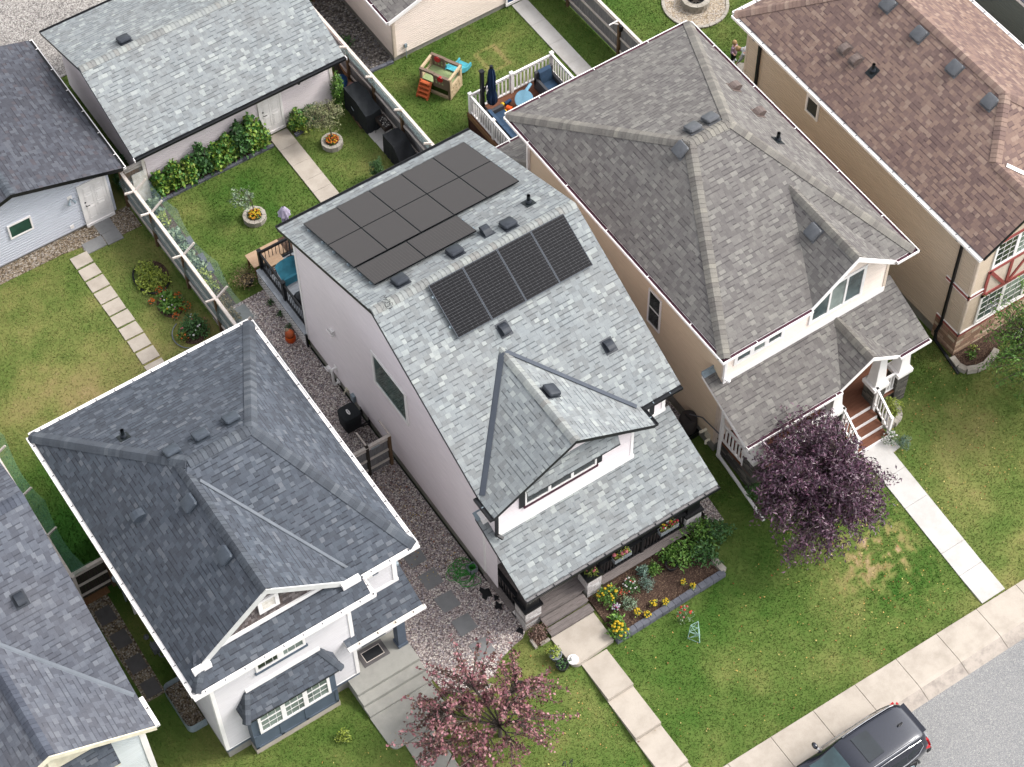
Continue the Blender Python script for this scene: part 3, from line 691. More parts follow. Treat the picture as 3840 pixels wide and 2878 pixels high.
# porch roof and the little shed roof over the dormer window
pz = lambda y: 2.97+.405*(y+2.63)
roof(B, [[(XL, -2.63, pz(-2.63)), (6.82, -2.63, pz(-2.63)), (6.82, .02, pz(.02)), (XL, .02, pz(.02))]], mB, M['black'], .16, 'porch_roof')
nPS = slope_n(0, .405)
mb = MB(); mb.obox((-.12, .0, pz(0)+.06), (.2, 0, 0), (0, .13, .05), (0, 0, .008)); mb.build('step_flashing', M['galv'], B)
roof(B, [[(.92, -1.03, 5.5), (4.2, -1.03, 5.5), (4.2, -.72, 6.12), (.92, -.72, 6.12)]], mB, M['black'], .06, 'window_hood_roof', 'small steep shingled hood over the dormer window')
# walls
gz = [(0, .45), (10.85, .45)]
LW = wall(B, 'wall', M['sid_b'], (0, 10.85), LFT, [(0, .45), (11.55, .45), (11.55, 5.45), (11.15, fz(-.3)-.15), (10.85-RY, RZ-.2), (0, bz(10.85)-.2)], .088)
wall(B, 'wall', M['sid_b'], (6.6, 0), RGT, [(0, .45), (10.85, .45), (10.85, bz(10.85)-.2), (RY, RZ-.2), (0, fz(0)-.2)], .1)
wall(B, 'wall', M['sid_b'], (0, 0), FRT, [(0, .5), (6.6, .5), (6.6, fz(0)-.2), (0, fz(0)-.2)], .1)
wall(B, 'wall', M['sid_b'], (6.6, 10.85), BCK, [(0, .45), (6.6, .45), (6.6, bz(10.85)-.2), (0, bz(10.85)-.2)], .1)
wall(B, 'wall', M['sid_b'], (0, -.7), FRT, [(0, 3.6), (4.92, 3.6), (4.92, dz(4.92)-.14), (DX, DZ-.14), (0, dz(0)-.14)], .1)
wall(B, 'wall', M['sid_b'], (4.92, -.7), RGT, [(0, 3.6), (.8, 3.6), (.8, 5.6), (0, 5.6)], .1)
mb = MB(); mb.box(0.02, 6.58, .02, 10.83, -.3, .45); mb.build('foundation', M['conc_f'], B)
pieces('corner_trim', [(-.022, .0, -.74, -.66, 3.55, 5.4), (.0, .1, -.735, -.712, 3.7, 5.45), (4.83, 4.93, -.735, -.712, 3.75, 5.62), (6.5, 6.61, -.035, -.016, 3.95, 5.3), (6.61, 6.635, -.03, .1, .45, 5.3), (-.035, -.0, 10.78, 10.9, .45, bz(10.85)-.2), (-.03, -.0, -.06, .06, .5, 3.8)], M['white'], B)
mb = MB(); mb.obox((2.46, -.735, pz(-.7)+.05), (2.5, 0, 0), (0, .035, 0), (0, 0, .09)); mb.obox((5.8, -.03, pz(0)+.05), (.84, 0, 0), (0, .035, 0), (0, 0, .07)); mb.build('wall_flashing', M['white'], B)
# dormer window: three lights, black side panels, dark sill
window(B, (0, -.7), FRT, 1.05, 3.5, 4.62, 5.5, cols=3, glass='gl_dark', sidebar='black', sill='maroon', fw=.06, mull=.1)
window(B, (0, 0), FRT, 5.35, 5.95, 4.1, 4.8, glass='gl_dark', sidebar='black', sill='black', fw=.06)
window(B, (0, 10.85), LFT, 10.85-6.1, 10.85-4.28, 3.62, 5.10, glass='gl_green', fw=.11)
# gutters
gutter(B, (XL, YB, bz(YB)-.02), (XR, YB, bz(YB)-.02), NB, 'blackm', 'black', 'blackm')
gutter(B, (DR+.05, YE, fz(YE)-.02), (XR, YE, fz(YE)-.02), NF, 'blackm', 'black', 'galv')
gutter(B, (XL, -2.63, pz(-2.63)-.02), (6.82, -2.63, pz(-2.63)-.02), NF, 'wood_grey', 'blackm', 'blackm')
gutter(B, (XL, YE+.15, dz(XL)-.02), (XL, DY, dz(XL)-.02), NL, 'blackm', 'black', 'galv')
gutter(B, (DR, YE-.05, dz(DR)-.02), (DR, DY, dz(DR)-.02), NR, 'blackm', 'black', 'galv')
downspout(B, [(-.33, -.98, 5.4), (-.06, -.82, 5.1), (-.06, -.80, 3.95), (.06, -.95, 3.82)], M['black'], .045)
# roof fittings
P0 = (0, RY, RZ)
for (px, py), kd, mt, nm in [((1982, 762), 'pipe', M['pipe_d'], 0), ((1908, 848), 'box', M['vent_d'], 0), ((1824, 874), 'hood', M['vent_d'], 0), ((1708, 950), 'box', M['vent_d'], 0), ((1503, 1059), 'box', M['vent_d'], 0)]:
    on_slope(roofB, on(px, py, nBS, P0), nBS, kd, mt)
for px, py in ((1890, 1236), (2283, 1298)): on_slope(roofB, on(px, py, nFS, P0), nFS, 'hood', M['vent_d'])
on_slope(roofB, on(2063, 1473, nDR, (DX, 0, DZ)), nDR, 'box', M['vent_d'])
# marker scribble on the ridge caps: strokes like the letters "hS4" written by the roofer
o_ = on(1444, 1127, nFS, (0, RY, RZ+.05)); o_ = Vector((o_.x, RY-.12, RZ+.0)); r_ = Vector((.02, -1, -.2)).normalized(); u_ = Vector((1, 0, 0))
mb = MB()
for st in [[(-.42, .1), (-.38, .02), (-.3, .08), (-.3, -.02), (-.22, .06)], [(-.2, .1), (-.12, .1), (-.12, 0), (-.18, -.04)], [(.06, .09), (-.04, .12), (-.06, .05), (.03, .0), (.0, -.08), (-.1, -.07)], [(.12, .06), (.12, -.06)], [(.1, -.02), (.18, .0)]]:
    mb.tube([o_+r_*a*.8+u_*b*1.2+nFS*.05 for a, b in st], .009, 5)
mb.build('marker_writing', M['black'], roofB)
# fittings on the side wall
for y_, z_ in ((8.8, 3.2), (9.42, .36)):
    mb = MB(); mb.obox((-.06, y_, z_), (.05, 0, 0), (0, .1, 0), (0, 0, .1)); mb.face([(-.02, y_-.13, z_-.1), (-.2, y_-.13, z_-.1), (-.02, y_-.13, z_+.18)]); mb.obox((-.11, y_, z_+.03), (.08, 0, -.08), (0, .12, 0), (.006, 0, .006)); mb.build('hooded_vent', M['white'], B)
mb = MB(); mb.tube([(0, 8.97, .95), (-.14, 8.97, .95), (-.18, 8.97, .88), (-.18, 8.93, .2), (-.1, 8.93, .12)], .045, 10); mb.obox((-.02, 8.97, .95), (.02, 0, 0), (0, .09, 0), (0, 0, .09)); mb.obox((-.02, 8.9, .2), (.02, 0, 0), (0, .09, 0), (0, 0, .09)); mb.tube([(0, 8.9, .2), (-.2, 8.88, .2)], .045, 10); mb.build('exhaust_pipe', M['white'], B, smooth=True)
mb = MB(); mb.obox((-.03, 8.27, .5), (.03, 0, 0), (0, .08, 0), (0, 0, .08)); mb.tube([(-.03, 8.27, .5), (-.14, 8.27, .48), (-.17, 8.27, .38)], .025, 8); mb.blob((-.1, 8.27, .56), .035); mb.build('hose_tap', M['cream'], B, smooth=True)
mb = MB(); mb.obox((-.07, 7.82, .62), (.06, 0, 0), (0, .09, 0), (0, 0, .15)); mb.tube([(-.06, 7.82, .5), (-.06, 7.82, .1)], .02, 6); mb.build('disconnect_box', M['galv'], B)
mb = MB(); mb.obox((-.1, -.12, 3.98), (.09, 0, 0), (0, .15, 0), (0, 0, .17)); mb.obox((-.1, -.12, 4.17), (.11, 0, 0), (0, .17, 0), (0, 0, .02)); mb.build('utility_box', M['white'], B, bevel=.015)
mb = MB(); mb.box(-.05, -.0, -.1, 10.75, -.01, .03); mb.build('weed_barrier_edge', M['black'], B)
# porch: boards, skirt, railings, stone piers
pd = MB()
for i in range(15):
    y0 = -2.25+i*.15; pd.box(.0, 6.62, y0, y0+.142, .5, .54)
pd.build('porch_floor', M['porch_wood'], B)
sk = MB(); sk.box(.0, .03, -1.65, -.06, .08, .46, 0); sk.box(2.62, 6.2, -2.22, -2.19, .1, .42, 0)
for x in (2.66, 4.02, 5.36): sk.box(x-.03, x+.03, -2.235, -2.185, .02, .5, 1)
sk.box(2.62, 6.2, -2.235, -2.18, .42, .47, 1); sk.box(-.015, .035, -1.68, -.02, .02, .1, 1); sk.box(-.02, .04, -.1, -.02, .02, .5, 1)
sk.build('porch_skirt', [M['white'], M['black']], B)
MB().box(2.75, 6.05, -2.42, -2.24, .46, .50).build('ledge_board', M['porch_wood'], B)
mb = MB(); mb.box(-.14, -.0, -1.62, -.05, .46, .50)
for i in range(12): mb.box(-.143, -.002, -1.6+i*.132, -1.594+i*.132, .499, .503)
mb.build('ledge_board', M['porch_wood'], B)
st = MB()
for yy, zz in ((-2.56, .37), (-2.88, .21)):
    for j in range(2): st.box(.5, 2.1, yy+j*.148, yy+.142+j*.148, zz-.04, zz)
    st.box(.52, 2.08, yy+.02, yy+.04, zz-.2, zz-.045)
st.box(.52, 2.08, -2.24, -2.22, .2, .49)
st.build('porch_steps', M['porch_wood'], B)
def railing(par, p, q, z0, z1, mat, n, mid=None, top=(.14, .05), bal=.045):
    p, q = Vector((*p, 0)), Vector((*q, 0)); mb = MB(); zt = Vector((0, 0, z1)); zb = Vector((0, 0, z0+.08))
    mb.beam(p+zt, q+zt, *top); mb.beam(p+zb, q+zb, .07, .06); mb.beam(p+zt-Vector((0, 0, .07)), q+zt-Vector((0, 0, .07)), .05, .05)
    for i in range(n):
        a = p.lerp(q, (i+.5)/n); mb.box(a.x-bal/2, a.x+bal/2, a.y-bal/2, a.y+bal/2, z0+.08, z1-.03)
    return mb.build('railing', mat, par)
railing(B, (.06, -1.65), (.06, -.05), .52, 1.35, M['black'], 10)
railing(B, (2.75, -2.15), (4.4, -2.15), .52, 1.35, M['black'], 13); railing(B, (4.4, -2.15), (6.05, -2.15), .52, 1.35, M['black'], 13)
mb = MB(); mb.box(4.35, 4.45, -2.2, -2.1, .5, 1.42); mb.build('railing_post', M['black'], B)
def pier(par, x0, x1, y0, y1, zt, column=True, ctop=2.9):
    mb = MB(); mb.prism([(x0, y0), (x1, y0), (x1, y1), (x0, y1)], -.1, zt); o = mb.build('stone_pier', M['stone_w'], par)
    c = MB(); c.box(x0-.05, x1+.05, y0-.05, y1+.05, zt, zt+.09)
    c.build('pier_cap', M['black'], o)
    if column:
        cx, cy, a, b = (x0+x1)/2, (y0+y1)/2, (x1-x0)*.42, (x1-x0)*.30; c = MB()
        pts = lambda r, z: [(cx-r, cy-r, z), (cx+r, cy-r, z), (cx+r, cy+r, z), (cx-r, cy+r, z)]
        A, D = pts(a, zt+.09), pts(b, ctop)
        for i in range(4): c.face([A[i], A[(i+1) % 4], D[(i+1) % 4], D[i]])
        c.face(D); c.build('tapered_column', M['black'], o)
    return o
pr = pier(B, .0, .58, -2.2, -1.62, 1.12)
cx, cy = .29, -1.91; rr = .58*.42-(.58*.12)*.62/1.69
text_mesh('house_number', '244', M['white'], .19, ((cx+.02, cy-.233, 1.55), (1, 0, 0), (0, .04, 1), (0, -1, .04)), pr)
pier(B, 2.2, 2.72, -2.36, -1.84, 1.12, column=False)
pier(B, 6.05, 6.63, -2.25, -1.67, 1.12)
mb = MB(); mb.box(2.3, 2.62, -2.2, -1.9, 1.2, 2.9); mb.build('porch_post', M['black'], B)
wall(B, 'door_wall', M['sid_b'], (0, -.02), FRT, [(0, .5), (.3, .5), (.3, 3.7), (0, 3.7)], .1)
mb = MB(); mb.box(1.2, 2.1, -.06, -.02, .55, 2.6); mb.build('front_door', M['black'], B)

# ---- solar panels: 5 + 5 upright and 2 lying on the back slope, 4 upright on the front slope
def panel(name, org, u, v, n, w_, h_, label, grp, fm='pv_frame'):
    o = thing(name, label, 'solar panel', tuple(org), grp)
    c = org+u*(w_/2)+v*(h_/2); mb = MB(); mb.obox(c+n*.115, u*(w_/2), v*(h_/2), n*.018)
    mb.build('panel_frame', M[fm], o)
    g = MB(); a = org+u*.018+v*.018+n*.1345; W_, H_ = w_-.036, h_-.036
    lay = [(0, 0), (W_, 0), (W_, H_), (0, H_)] if h_ > w_ else [(0, 0), (0, W_), (H_, W_), (H_, 0)]
    g.face([a, a+u*W_, a+u*W_+v*H_, a+v*H_], 0, lay)
    g.build('cell_glass', M['pv_back' if fm == 'pv_frame' else 'pv'], o); return o
uX = Vector((1, 0, 0)); vB = Vector((0, -1, SB)).normalized(); vF = Vector((0, 1, SF)).normalized()
GB_ = 'solar panels on the back roof slope'; GF_ = 'solar panels on the front roof slope'
ordn = ['first', 'second', 'third', 'fourth', 'fifth']
for row, (yt, nm) in enumerate(((10.64, 'in the back slope row beside the gutter'), (9.03, 'in the back slope middle row'))):
    for i in range(5):
        panel('solar_panel', Vector((.35+1.2*i, yt, bz(yt))), uX, vB, nBS, 1.185, 1.70, 'black solar panel, %s from the side wall, %s' % (ordn[i], nm), GB_)
for i, nm in enumerate(('nearer the side wall', 'ending beside the curved vent')):
    panel('solar_panel', Vector((.37+1.81*i, 7.36, bz(7.36))), uX, vB, nBS, 1.795, 1.21, 'black solar panel lying sideways above the other rows, %s' % nm, GB_)
for i, nm in enumerate(('at the end nearest the mauve side wall', 'second from the mauve side wall', 'third from the mauve side wall', 'at the end nearest the taupe roof')):
    panel('solar_panel', Vector((1.56+1.21*i, 3.63, fz(3.63))), uX, vF, nFS, 1.195, 1.80, 'black solar panel on the front slope, %s' % nm, GF_, 'vent_s')
# rails under the panels
for nm, nn, vv, y0s, x0, x1 in (('mounting_rail', nBS, vB, (10.3, 9.4, 8.7, 7.8), .3, 6.4), ('mounting_rail', nBS, vB, (7.1, 6.5), .33, 4.05), ('mounting_rail', nFS, vF, (4.0, 4.9), 1.5, 6.42)):
    for y0 in y0s:
        z0 = bz(y0) if nn is nBS else fz(y0); mb = MB(); mb.obox(Vector(((x0+x1)/2, y0, z0))+nn*.06, uX*((x1-x0)/2), vv*.02, nn*.03)
        for i in range(int((x1-x0)/1.2)+1): mb.obox(Vector((x0+.06+i*1.2, y0, z0))+nn*.03, uX*.04, vv*.05, nn*.03)
        mb.build(nm, M['galv'], roofB)
# ================================================================== the dark slate roofed house
A = thing('house', 'pale grey sided house under a dark slate blue hip roof with white gutters', 'house', (-6.4, 4, 0))
ZE, ZR, ZG = 5.6, 8.1, 7.95
aXL, aXR, aYB, aYF = -10.17, -2.68, 8.98, -.55
SLa = (ZG-ZE)/(-7.37-aXL); GX = -7.37
RLx = aXL+(ZR-ZE)/SLa; RRx = -5.13; RYa = 3.98
SBk = (ZR-ZE)/(aYB-RYa); SFr = (ZR-ZE)/(RYa-aYF); SRt = (ZR-ZE)/(aXR-RRx)
GR = -4.55; SGr = (ZG-ZE)/(GR-GX); GY = -.68               # front gable
tl = (ZG-ZE)/(ZR-ZE); hipG = (aXL+(RLx-aXL)*tl, aYB+(RYa-aYB)*tl, ZG)
valT = (GX+.0, RYa-(ZR-ZG)/SFr, ZG)
APY = -1.2; APW = -.46; apz = lambda y: ZE+.56*(y-APY)       # apron roof under the gable
mA = M['shg_a']; ed = M['white']
zl = lambda x: ZE+SLa*(x-aXL)
zr_ = lambda x: ZE+SGr*(GR-x)
roofA = roof(A, [
  [(aXL, aYB, ZE), (RLx, RYa, ZR), (RRx, RYa, ZR), (aXR, aYB, ZE)],
  [(aXR, aYB, ZE), (RRx, RYa, ZR), (aXR, aYF, ZE)],
  [(aXL, APY, ZE), (-9.6, GY, zl(-9.6)), (GX, GY, ZG), hipG, (aXL, aYB, ZE)],
  [hipG, valT, (RLx, RYa, ZR)],
  [(GX, GY, ZG), (GR-.35, GY, zr_(GR-.35)), (GR, aYF, ZE), (GX, valT[1], ZG), hipG],
  [(GR, aYF, ZE), (aXR, aYF, ZE), (RRx, RYa, ZR), (RLx, RYa, ZR), (GX, valT[1], ZG)],
], mA, ed, .14)
apron = roof(A, [[(aXL, APY, ZE), (GR, APY, ZE), (GR-.0, APW+.1, apz(APW+.1)), (-9.72, APW+.1, apz(APW+.1))]], mA, ed, .1, 'apron_roof')
nBk, nFr, nRt, nLf, nGr = slope_n(0, -SBk), slope_n(0, SFr), slope_n(-SRt, 0), slope_n(SLa, 0), slope_n(-SGr, 0)
cap(roofA, (aXL, aYB, ZE), (RLx, RYa, ZR), nBk, nLf, M['cap_a'], .2); cap(roofA, (aXR, aYB, ZE), (RRx, RYa, ZR), nBk, nRt, M['cap_a'], .2)
cap(roofA, (aXR, aYF, ZE), (RRx, RYa, ZR), nFr, nRt, M['cap_a'], .2); cap(roofA, (RLx, RYa, ZR), (RRx, RYa, ZR), nBk, nFr, M['cap_a'], .2)
cap(roofA, (GX, GY, ZG), hipG, nLf, nGr, M['cap_a'], .2)
cap(roofA, (aXL+.03, APY+.03, ZE), (-9.75, -.75, zl(-9.75)), slope_n(0, .56), nLf, M['cap_a'], .15)
v0, v1 = Vector((GR, aYF, ZE)), Vector(valT); a, b = v0.lerp(v1, .03), v0.lerp(v1, .93)
side = (b-a).cross(nFr).normalized(); side = -side if side.x < 0 else side
strip(roofA, 'valley_flashing', a, b, side, nFr, .08, M['flash'], .04); strip(roofA, 'valley_flashing', a, b, -side, nGr, .04, M['flash'], .04)
# walls
zt = ZE-.1
wall(A, 'wall', M['sid_a'], (-9.65, 8.5), LFT, [(0, .5), (9.28, .5), (9.28, zt), (0, zt)], .1)
wall(A, 'wall', M['sid_a'], (-9.65, -.78), FRT, [(0, .5), (4.55, .5), (4.55, zt), (0, zt)], .09)
wall(A, 'wall', M['sid_a'], (-5.1, -.78), RGT, [(0, .5), (.75, .5), (.75, zt), (0, zt)], .1)
wall(A, 'wall', M['sid_a'], (-5.1, -.08), FRT, [(0, .5), (1.95, .5), (1.95, zt), (0, zt)], .1)
wall(A, 'wall', M['sid_a'], (-3.15, -.08), RGT, [(0, .5), (8.58, .5), (8.58, zt), (0, zt)], .1)
wall(A, 'wall', M['sid_a'], (-3.15, 8.5), BCK, [(0, .5), (6.5, .5), (6.5, zt), (0, zt)], .1)
mb = MB(); mb.box(-9.63, -5.12, -.76, 8.48, -.3, .5); mb.box(-5.12, -3.17, -.06, 8.48, -.3, .5); mb.build('foundation', M['conc_f'], A)
mb = MB(); mb.box(-9.66, -5.1, -.81, -.765, .47, .60, 0); mb.box(-9.66, -5.1, -.815, -.765, .60, .64, 1); mb.build('skirt_board', [M['bluegrey'], M['white']], A)
pieces('corner_trim', [(-9.69, -9.57, -.82, -.79, .64, zt), (-5.2, -5.08, -.82, -.79, .64, zt), (-3.27, -3.13, -.12, -.09, .64, zt), (-3.13, -3.11, -.09, .04, .5, zt), (-9.69, -9.66, -.79, -.68, .64, zt)], M['white'], A)
# gable: shakes, vent window, rakes, returns
P = wplace((-9.72, APW), FRT)
mb = MB(); xs0 = -9.1; pts = [(-9.05, apz(APW)-.05), (-5.55, apz(APW)-.05), (GX, ZG-.18)]
mb.face([(x, APW, z) for x, z in pts], 0, [(x+20, z) for x, z in pts]); mb.build('gable_wall', M['shake'], A)
mb = MB(); mb.box(-9.25, -5.35, APW-.06, APW-.01, apz(APW)-.03, apz(APW)+.14)
mb.build('gable_trim', M['white'], A)
mb = MB()
for xa, xb, zz in ((-9.68, GX, zl), (GR-.3, GX, zr_)):
    za, zb = zz(xa), ZG
    mb.face([(xa, GY-.02, za-.02), (xb, GY-.02, zb-.02), (xb, GY-.02, zb-.27), (xa, GY-.02, za-.27)] if xa > xb else [(xa, GY-.02, za-.27), (xb, GY-.02, zb-.27), (xb, GY-.02, zb-.02), (xa, GY-.02, za-.02)])
    mb.face([(xa, GY-.02, za-.27), (xb, GY-.02, zb-.27), (xb, APW, zb-.27), (xa, APW, za-.27)]); mb.face([(xa, GY-.02, za-.02), (xb, GY-.02, zb-.02), (xb, GY+.04, zb-.0), (xa, GY+.04, za-.0)])
mb.build('rake_board', M['rake_grey'], A)
pieces('rake_return', [(-9.95, -9.4, -.84, -.68, apz(-.76), apz(-.76)+.2), (-5.2, -4.62, -.84, -.68, apz(-.76), apz(-.76)+.2)], M['white'], A)
mb = MB(); xc, z0, z1 = -7.32, 6.5, 7.15
for x0, x1, a, b in ((xc-.32, xc-.2, z0, z1), (xc+.2, xc+.32, z0, z1), (xc-.2, xc+.2, z0, z0+.1), (xc-.2, xc+.2, z1-.1, z1)): mb.box(x0, x1, APW-.07, APW-.01, a, b)
fr = mb.build('gable_vent', M['white'], A)
mb = MB()
for i in range(5): mb.obox((xc, APW-.03, z0+.14+i*.09), (.2, 0, 0), (0, .015, .012), (0, 0, .036))
mb.build('louvre', M['white_dirty'], fr)
# gutters
G_ = lambda p, q, o: gutter(A, p, q, o, 'white', 'white', 'vent')
zg = ZE-.02
G_((aXL, aYB, zg), (aXR, aYB, zg), NB); G_((aXL, aYB, zg), (aXL, APY, zg), NL); G_((aXR, aYB, zg), (aXR, aYF, zg), NR)
G_((aXL-.1, APY, zg), (GR+.1, APY, zg), NF); G_((GR, aYF, zg), (aXR+.1, aYF, zg), NF); G_((GR, APY-.1, zg), (GR, aYF, zg), NR)
# upper windows
window(A, (-9.65, -.78), FRT, 1.5, 2.96, 4.2, 4.95, cols=2, panes=['gl_dark', 'gl_pale'], fw=.08, mull=.2, grille=(3, 2), sill='bluegrey')
window(A, (-5.1, -.08), FRT, .8, 1.1, 4.4, 5.0, glass='gl_pale', fw=.07, grille=(2, 2), sidebar='bluegrey')
# bay window with its own roof
by0, by1, bxl, bxr = -1.12, -.78, -8.88, -6.03
mb = MB(); mb.box(bxl, bxr, by0, by1+.0, .28, 2.75); mb.build('bay_panel', M['bluegrey'], A)
mb = MB(); mb.box(bxl-.02, bxr+.02, by0-.02, by1-.03, -.3, .28); mb.build('bay_foundation', M['conc'], A)
mb = MB()
for x in (bxl+.05, bxl+.9, bxl+1.75, bxr-.05): mb.box(x-.05, x+.05, by0-.02, by0, .3, 1.05)
mb.box(bxl, bxr, by0-.02, by0, 1.03, 1.12); mb.box(bxl, bxr, by0-.02, by0, .28, .38); mb.build('bay_batten', M['bluegrey'], A)
window(A, (bxl, by0), FRT, .32, 2.55, 1.25, 2.5, cols=3, rows=2, panes=['gl_pale', 'gl_pale', 'gl_pale'], fw=.09, mull=.15, grille=(3, 4))
z0, z1 = 2.72, 3.42
bay = roof(A, [[(bxl-.2, by0-.28, z0), (bxr+.2, by0-.28, z0), (bxr-.22, -.76, z1), (bxl+.22, -.76, z1)], [(bxl-.2, by0-.28, z0), (bxl+.22, -.76, z1), (bxl-.2, -.77, z0)], [(bxr+.2, by0-.28, z0), (bxr+.2, -.77, z0), (bxr-.22, -.76, z1)]], mA, M['blackm'], .07, 'bay_roof')
nb = slope_n(0, (z1-z0)/(.64)); cap(bay, (bxl-.2, by0-.28, z0), (bxl+.22, -.76, z1), nb, slope_n(1.6, 0), M['cap_a'], .14); cap(bay, (bxr+.2, by0-.28, z0), (bxr-.22, -.76, z1), nb, slope_n(-1.6, 0), M['cap_a'], .14)
mb = MB(); mb.box(bxl+.2, bxr-.2, -.86, -.79, z1-.03, z1+.1); mb.build('wall_flashing', M['white'], bay)
# entry: porch roof, column, concrete stoop
ez = lambda y: 2.9+.42*(y+1.02)
ent = roof(A, [[(-5.45, -1.02, ez(-1.02)), (-2.86, -1.02, ez(-1.02)), (-2.86, .62, ez(.62)), (-3.14, .62, ez(.62)), (-3.14, -.1, ez(-.1)), (-5.09, -.1, ez(-.1)), (-5.09, -.62, ez(-.62)), (-5.45, -.62, ez(-.62))]], mA, M['white'], .14, 'entry_roof')
gutter(A, (-5.45, -1.02, ez(-1.02)-.02), (-2.8, -1.02, ez(-1.02)-.02), NF, 'white_dirty', 'white', 'steel')
mb = MB(); mb.box(-5.5, -5.06, -.66, -.58, ez(-.62)+.0, ez(-.62)+.14); mb.box(-5.1, -3.1, -.13, -.09, ez(-.1), ez(-.1)+.14); mb.build('wall_flashing', M['white'], ent)
mb = MB(); mb.obox((-2.98, .35, ez(.35)+.12), (.1, 0, 0), (0, .16, .06), (0, 0, .05)); mb.build('downspout_elbow', M['galv'], ent)
mb = MB(); mb.box(-3.68, -3.34, -.77, -.43, .5, .64); mb.box(-3.65, -3.37, -.74, -.46, .64, 2.75); col = mb.build('porch_column', M['bluegrey'], A)
text_mesh('house_number', '248', M['black'], .16, ((-3.51, -.746, 2.25), (1, 0, 0), (0, 0, 1), (0, -1, 0)), col)
mb = MB(); mb.box(-5.52, -3.32, -1.38, -.1, -.2, .5); mb.box(-5.52, -3.32, -1.71, -1.38, -.2, .34); mb.box(-5.52, -3.32, -2.05, -1.71, -.2, .17); mb.build('stoop', M['conc_a'], A, bevel=.02)
mb = MB(); mb.box(-4.6, -3.75, -.12, -.08, .55, 2.65); mb.build('front_door', M['bluegrey'], A)
m_ = MB(); m_.box(-4.87, -3.97, -.74, -.15, .502, .515); tag(m_.build('doormat', M['slab_d']), 'dark doormat with black centre on the concrete stoop', 'doormat'); mat_ = bpy.data.objects['doormat']
m_ = MB(); m_.box(-4.72, -4.12, -.61, -.28, .515, .522); c_ = m_.build('mat_centre', M['cover2']); c_.parent = mat_
m_ = MB()
for x0, x1, y0, y1 in ((-4.74, -4.10, -.63, -.61), (-4.74, -4.10, -.28, -.26), (-4.74, -4.72, -.61, -.28), (-4.12, -4.10, -.61, -.28)): m_.box(x0, x1, y0, y1, .515, .5205)
c_ = m_.build('mat_border', M['wood_cap']); c_.parent = mat_
# roof fittings
for px, py, kd, n_, p0 in [(870, 1578, 'box', nBk, (0, RYa, ZR)), (756, 1641, 'box', nBk, (0, RYa, ZR)), (647, 1700, 'box', nBk, (0, RYa, ZR)), (464, 1640, 'pipe', nBk, (0, RYa, ZR)), (524, 1934, 'hood', nLf, (GX, 0, ZG)), (716, 1889, 'box', nLf, (GX, 0, ZG)), (848, 2086, 'box', nLf, (GX, 0, ZG))]:
    on_slope(roofA, on(px, py, n_, p0), n_, kd, M['vent_s'] if kd != 'pipe' else M['pipe_d'])
# meters on the left wall
mb = MB(); mb.obox((-9.75, 5.6, 1.5), (.09, 0, 0), (0, .16, 0), (0, 0, .28)); mb.frustum((-9.86, 5.6), 1.55, 1.7, .08, .08, 12); mb.tube([(-9.74, 5.6, 1.2), (-9.74, 5.6, .1)], .03, 6); mb.build('electric_meter', M['galv'], A)
mb = MB(); mb.obox((-9.85, 3.3, .75), (.1, 0, 0), (0, .14, 0), (0, 0, .14)); mb.tube([(-9.85, 3.44, .7), (-9.85, 3.6, .7), (-9.85, 3.6, .05)], .025, 6); mb.tube([(-9.85, 3.16, .75), (-9.85, 2.95, .75), (-9.7, 2.95, .6)], .025, 6); mb.blob((-9.9, 3.75, .8), .09); mb.build('gas_meter', M['vent'], A)
downspout(A, [(-9.72, 5.0, 5.4), (-9.72, 5.0, .2)], M['white'], .04)
# ================================================================== the taupe roofed house on the right
Cc = thing('house', 'cream and tan sided house under a taupe hip roof with maroon gutters and white trim', 'house', (12, 5, 0))
cE, cR = 6.2, 8.5
cXL, cXR, cYF, cYB = 8.24, 15.62, -.66, 11.08
c1, c2, cRY = 11.16, 12.70, 5.24
sL, sR, sF, sB = (cR-cE)/(c1-cXL), (cR-cE)/(cXR-c2), (cR-cE)/(cRY-cYF), (cR-cE)/(cYB-cRY)
gX, gZ, gY = 13.22, 7.52, -.66                              # front gable
gL, gRr = 11.62, 14.82; sG = (gZ-cE)/(gX-gL)
gT = cYF+(gZ-cE)/sF
mC = M['shg_c']
# the right hip of the front slope is far from the gable, so the gable stays on the front slope
roofC = roof(Cc, [
  [(cXL, cYF, cE), (c1, cRY, cR), (cXL, cYB, cE)],
  [(cXR, cYB, cE), (c2, cRY, cR), (cXR, cYF, cE)],
  [(cXL, cYB, cE), (c1, cRY, cR), (c2, cRY, cR), (cXR, cYB, cE)],
  [(cXL, cYF, cE), (gL, cYF, cE), (gX, gT, gZ), (gRr, cYF, cE), (cXR, cYF, cE), (c2, cRY, cR), (c1, cRY, cR)],
  [(gL, cYF, cE), (gX, gY-.0, gZ), (gX, gT, gZ)],
  [(gX, gY, gZ), (gRr, cYF, cE), (gX, gT, gZ)],
], mC, M['white'], .14)
nl, nr, nf, nb_ = slope_n(sL, 0), slope_n(-sR, 0), slope_n(0, sF), slope_n(0, -sB); ngl, ngr = slope_n(sG, 0), slope_n(-sG, 0)
cw = .2
cap(roofC, (cXL, cYB, cE), (c1, cRY, cR), nl, nb_, M['cap_c'], cw); cap(roofC, (cXL, cYF, cE), (c1, cRY, cR), nl, nf, M['cap_c'], cw)
cap(roofC, (cXR, cYB, cE), (c2, cRY, cR), nr, nb_, M['cap_c'], cw); cap(roofC, (cXR, cYF, cE), (c2, cRY, cR), nr, nf, M['cap_c'], cw)
cap(roofC, (c1, cRY, cR), (c2, cRY, cR), nb_, nf, M['cap_c'], cw); cap(roofC, (gX, gY+.02, gZ), (gX, gT+.05, gZ), ngl, ngr, M['cap_c'], cw)
zt = cE-.1
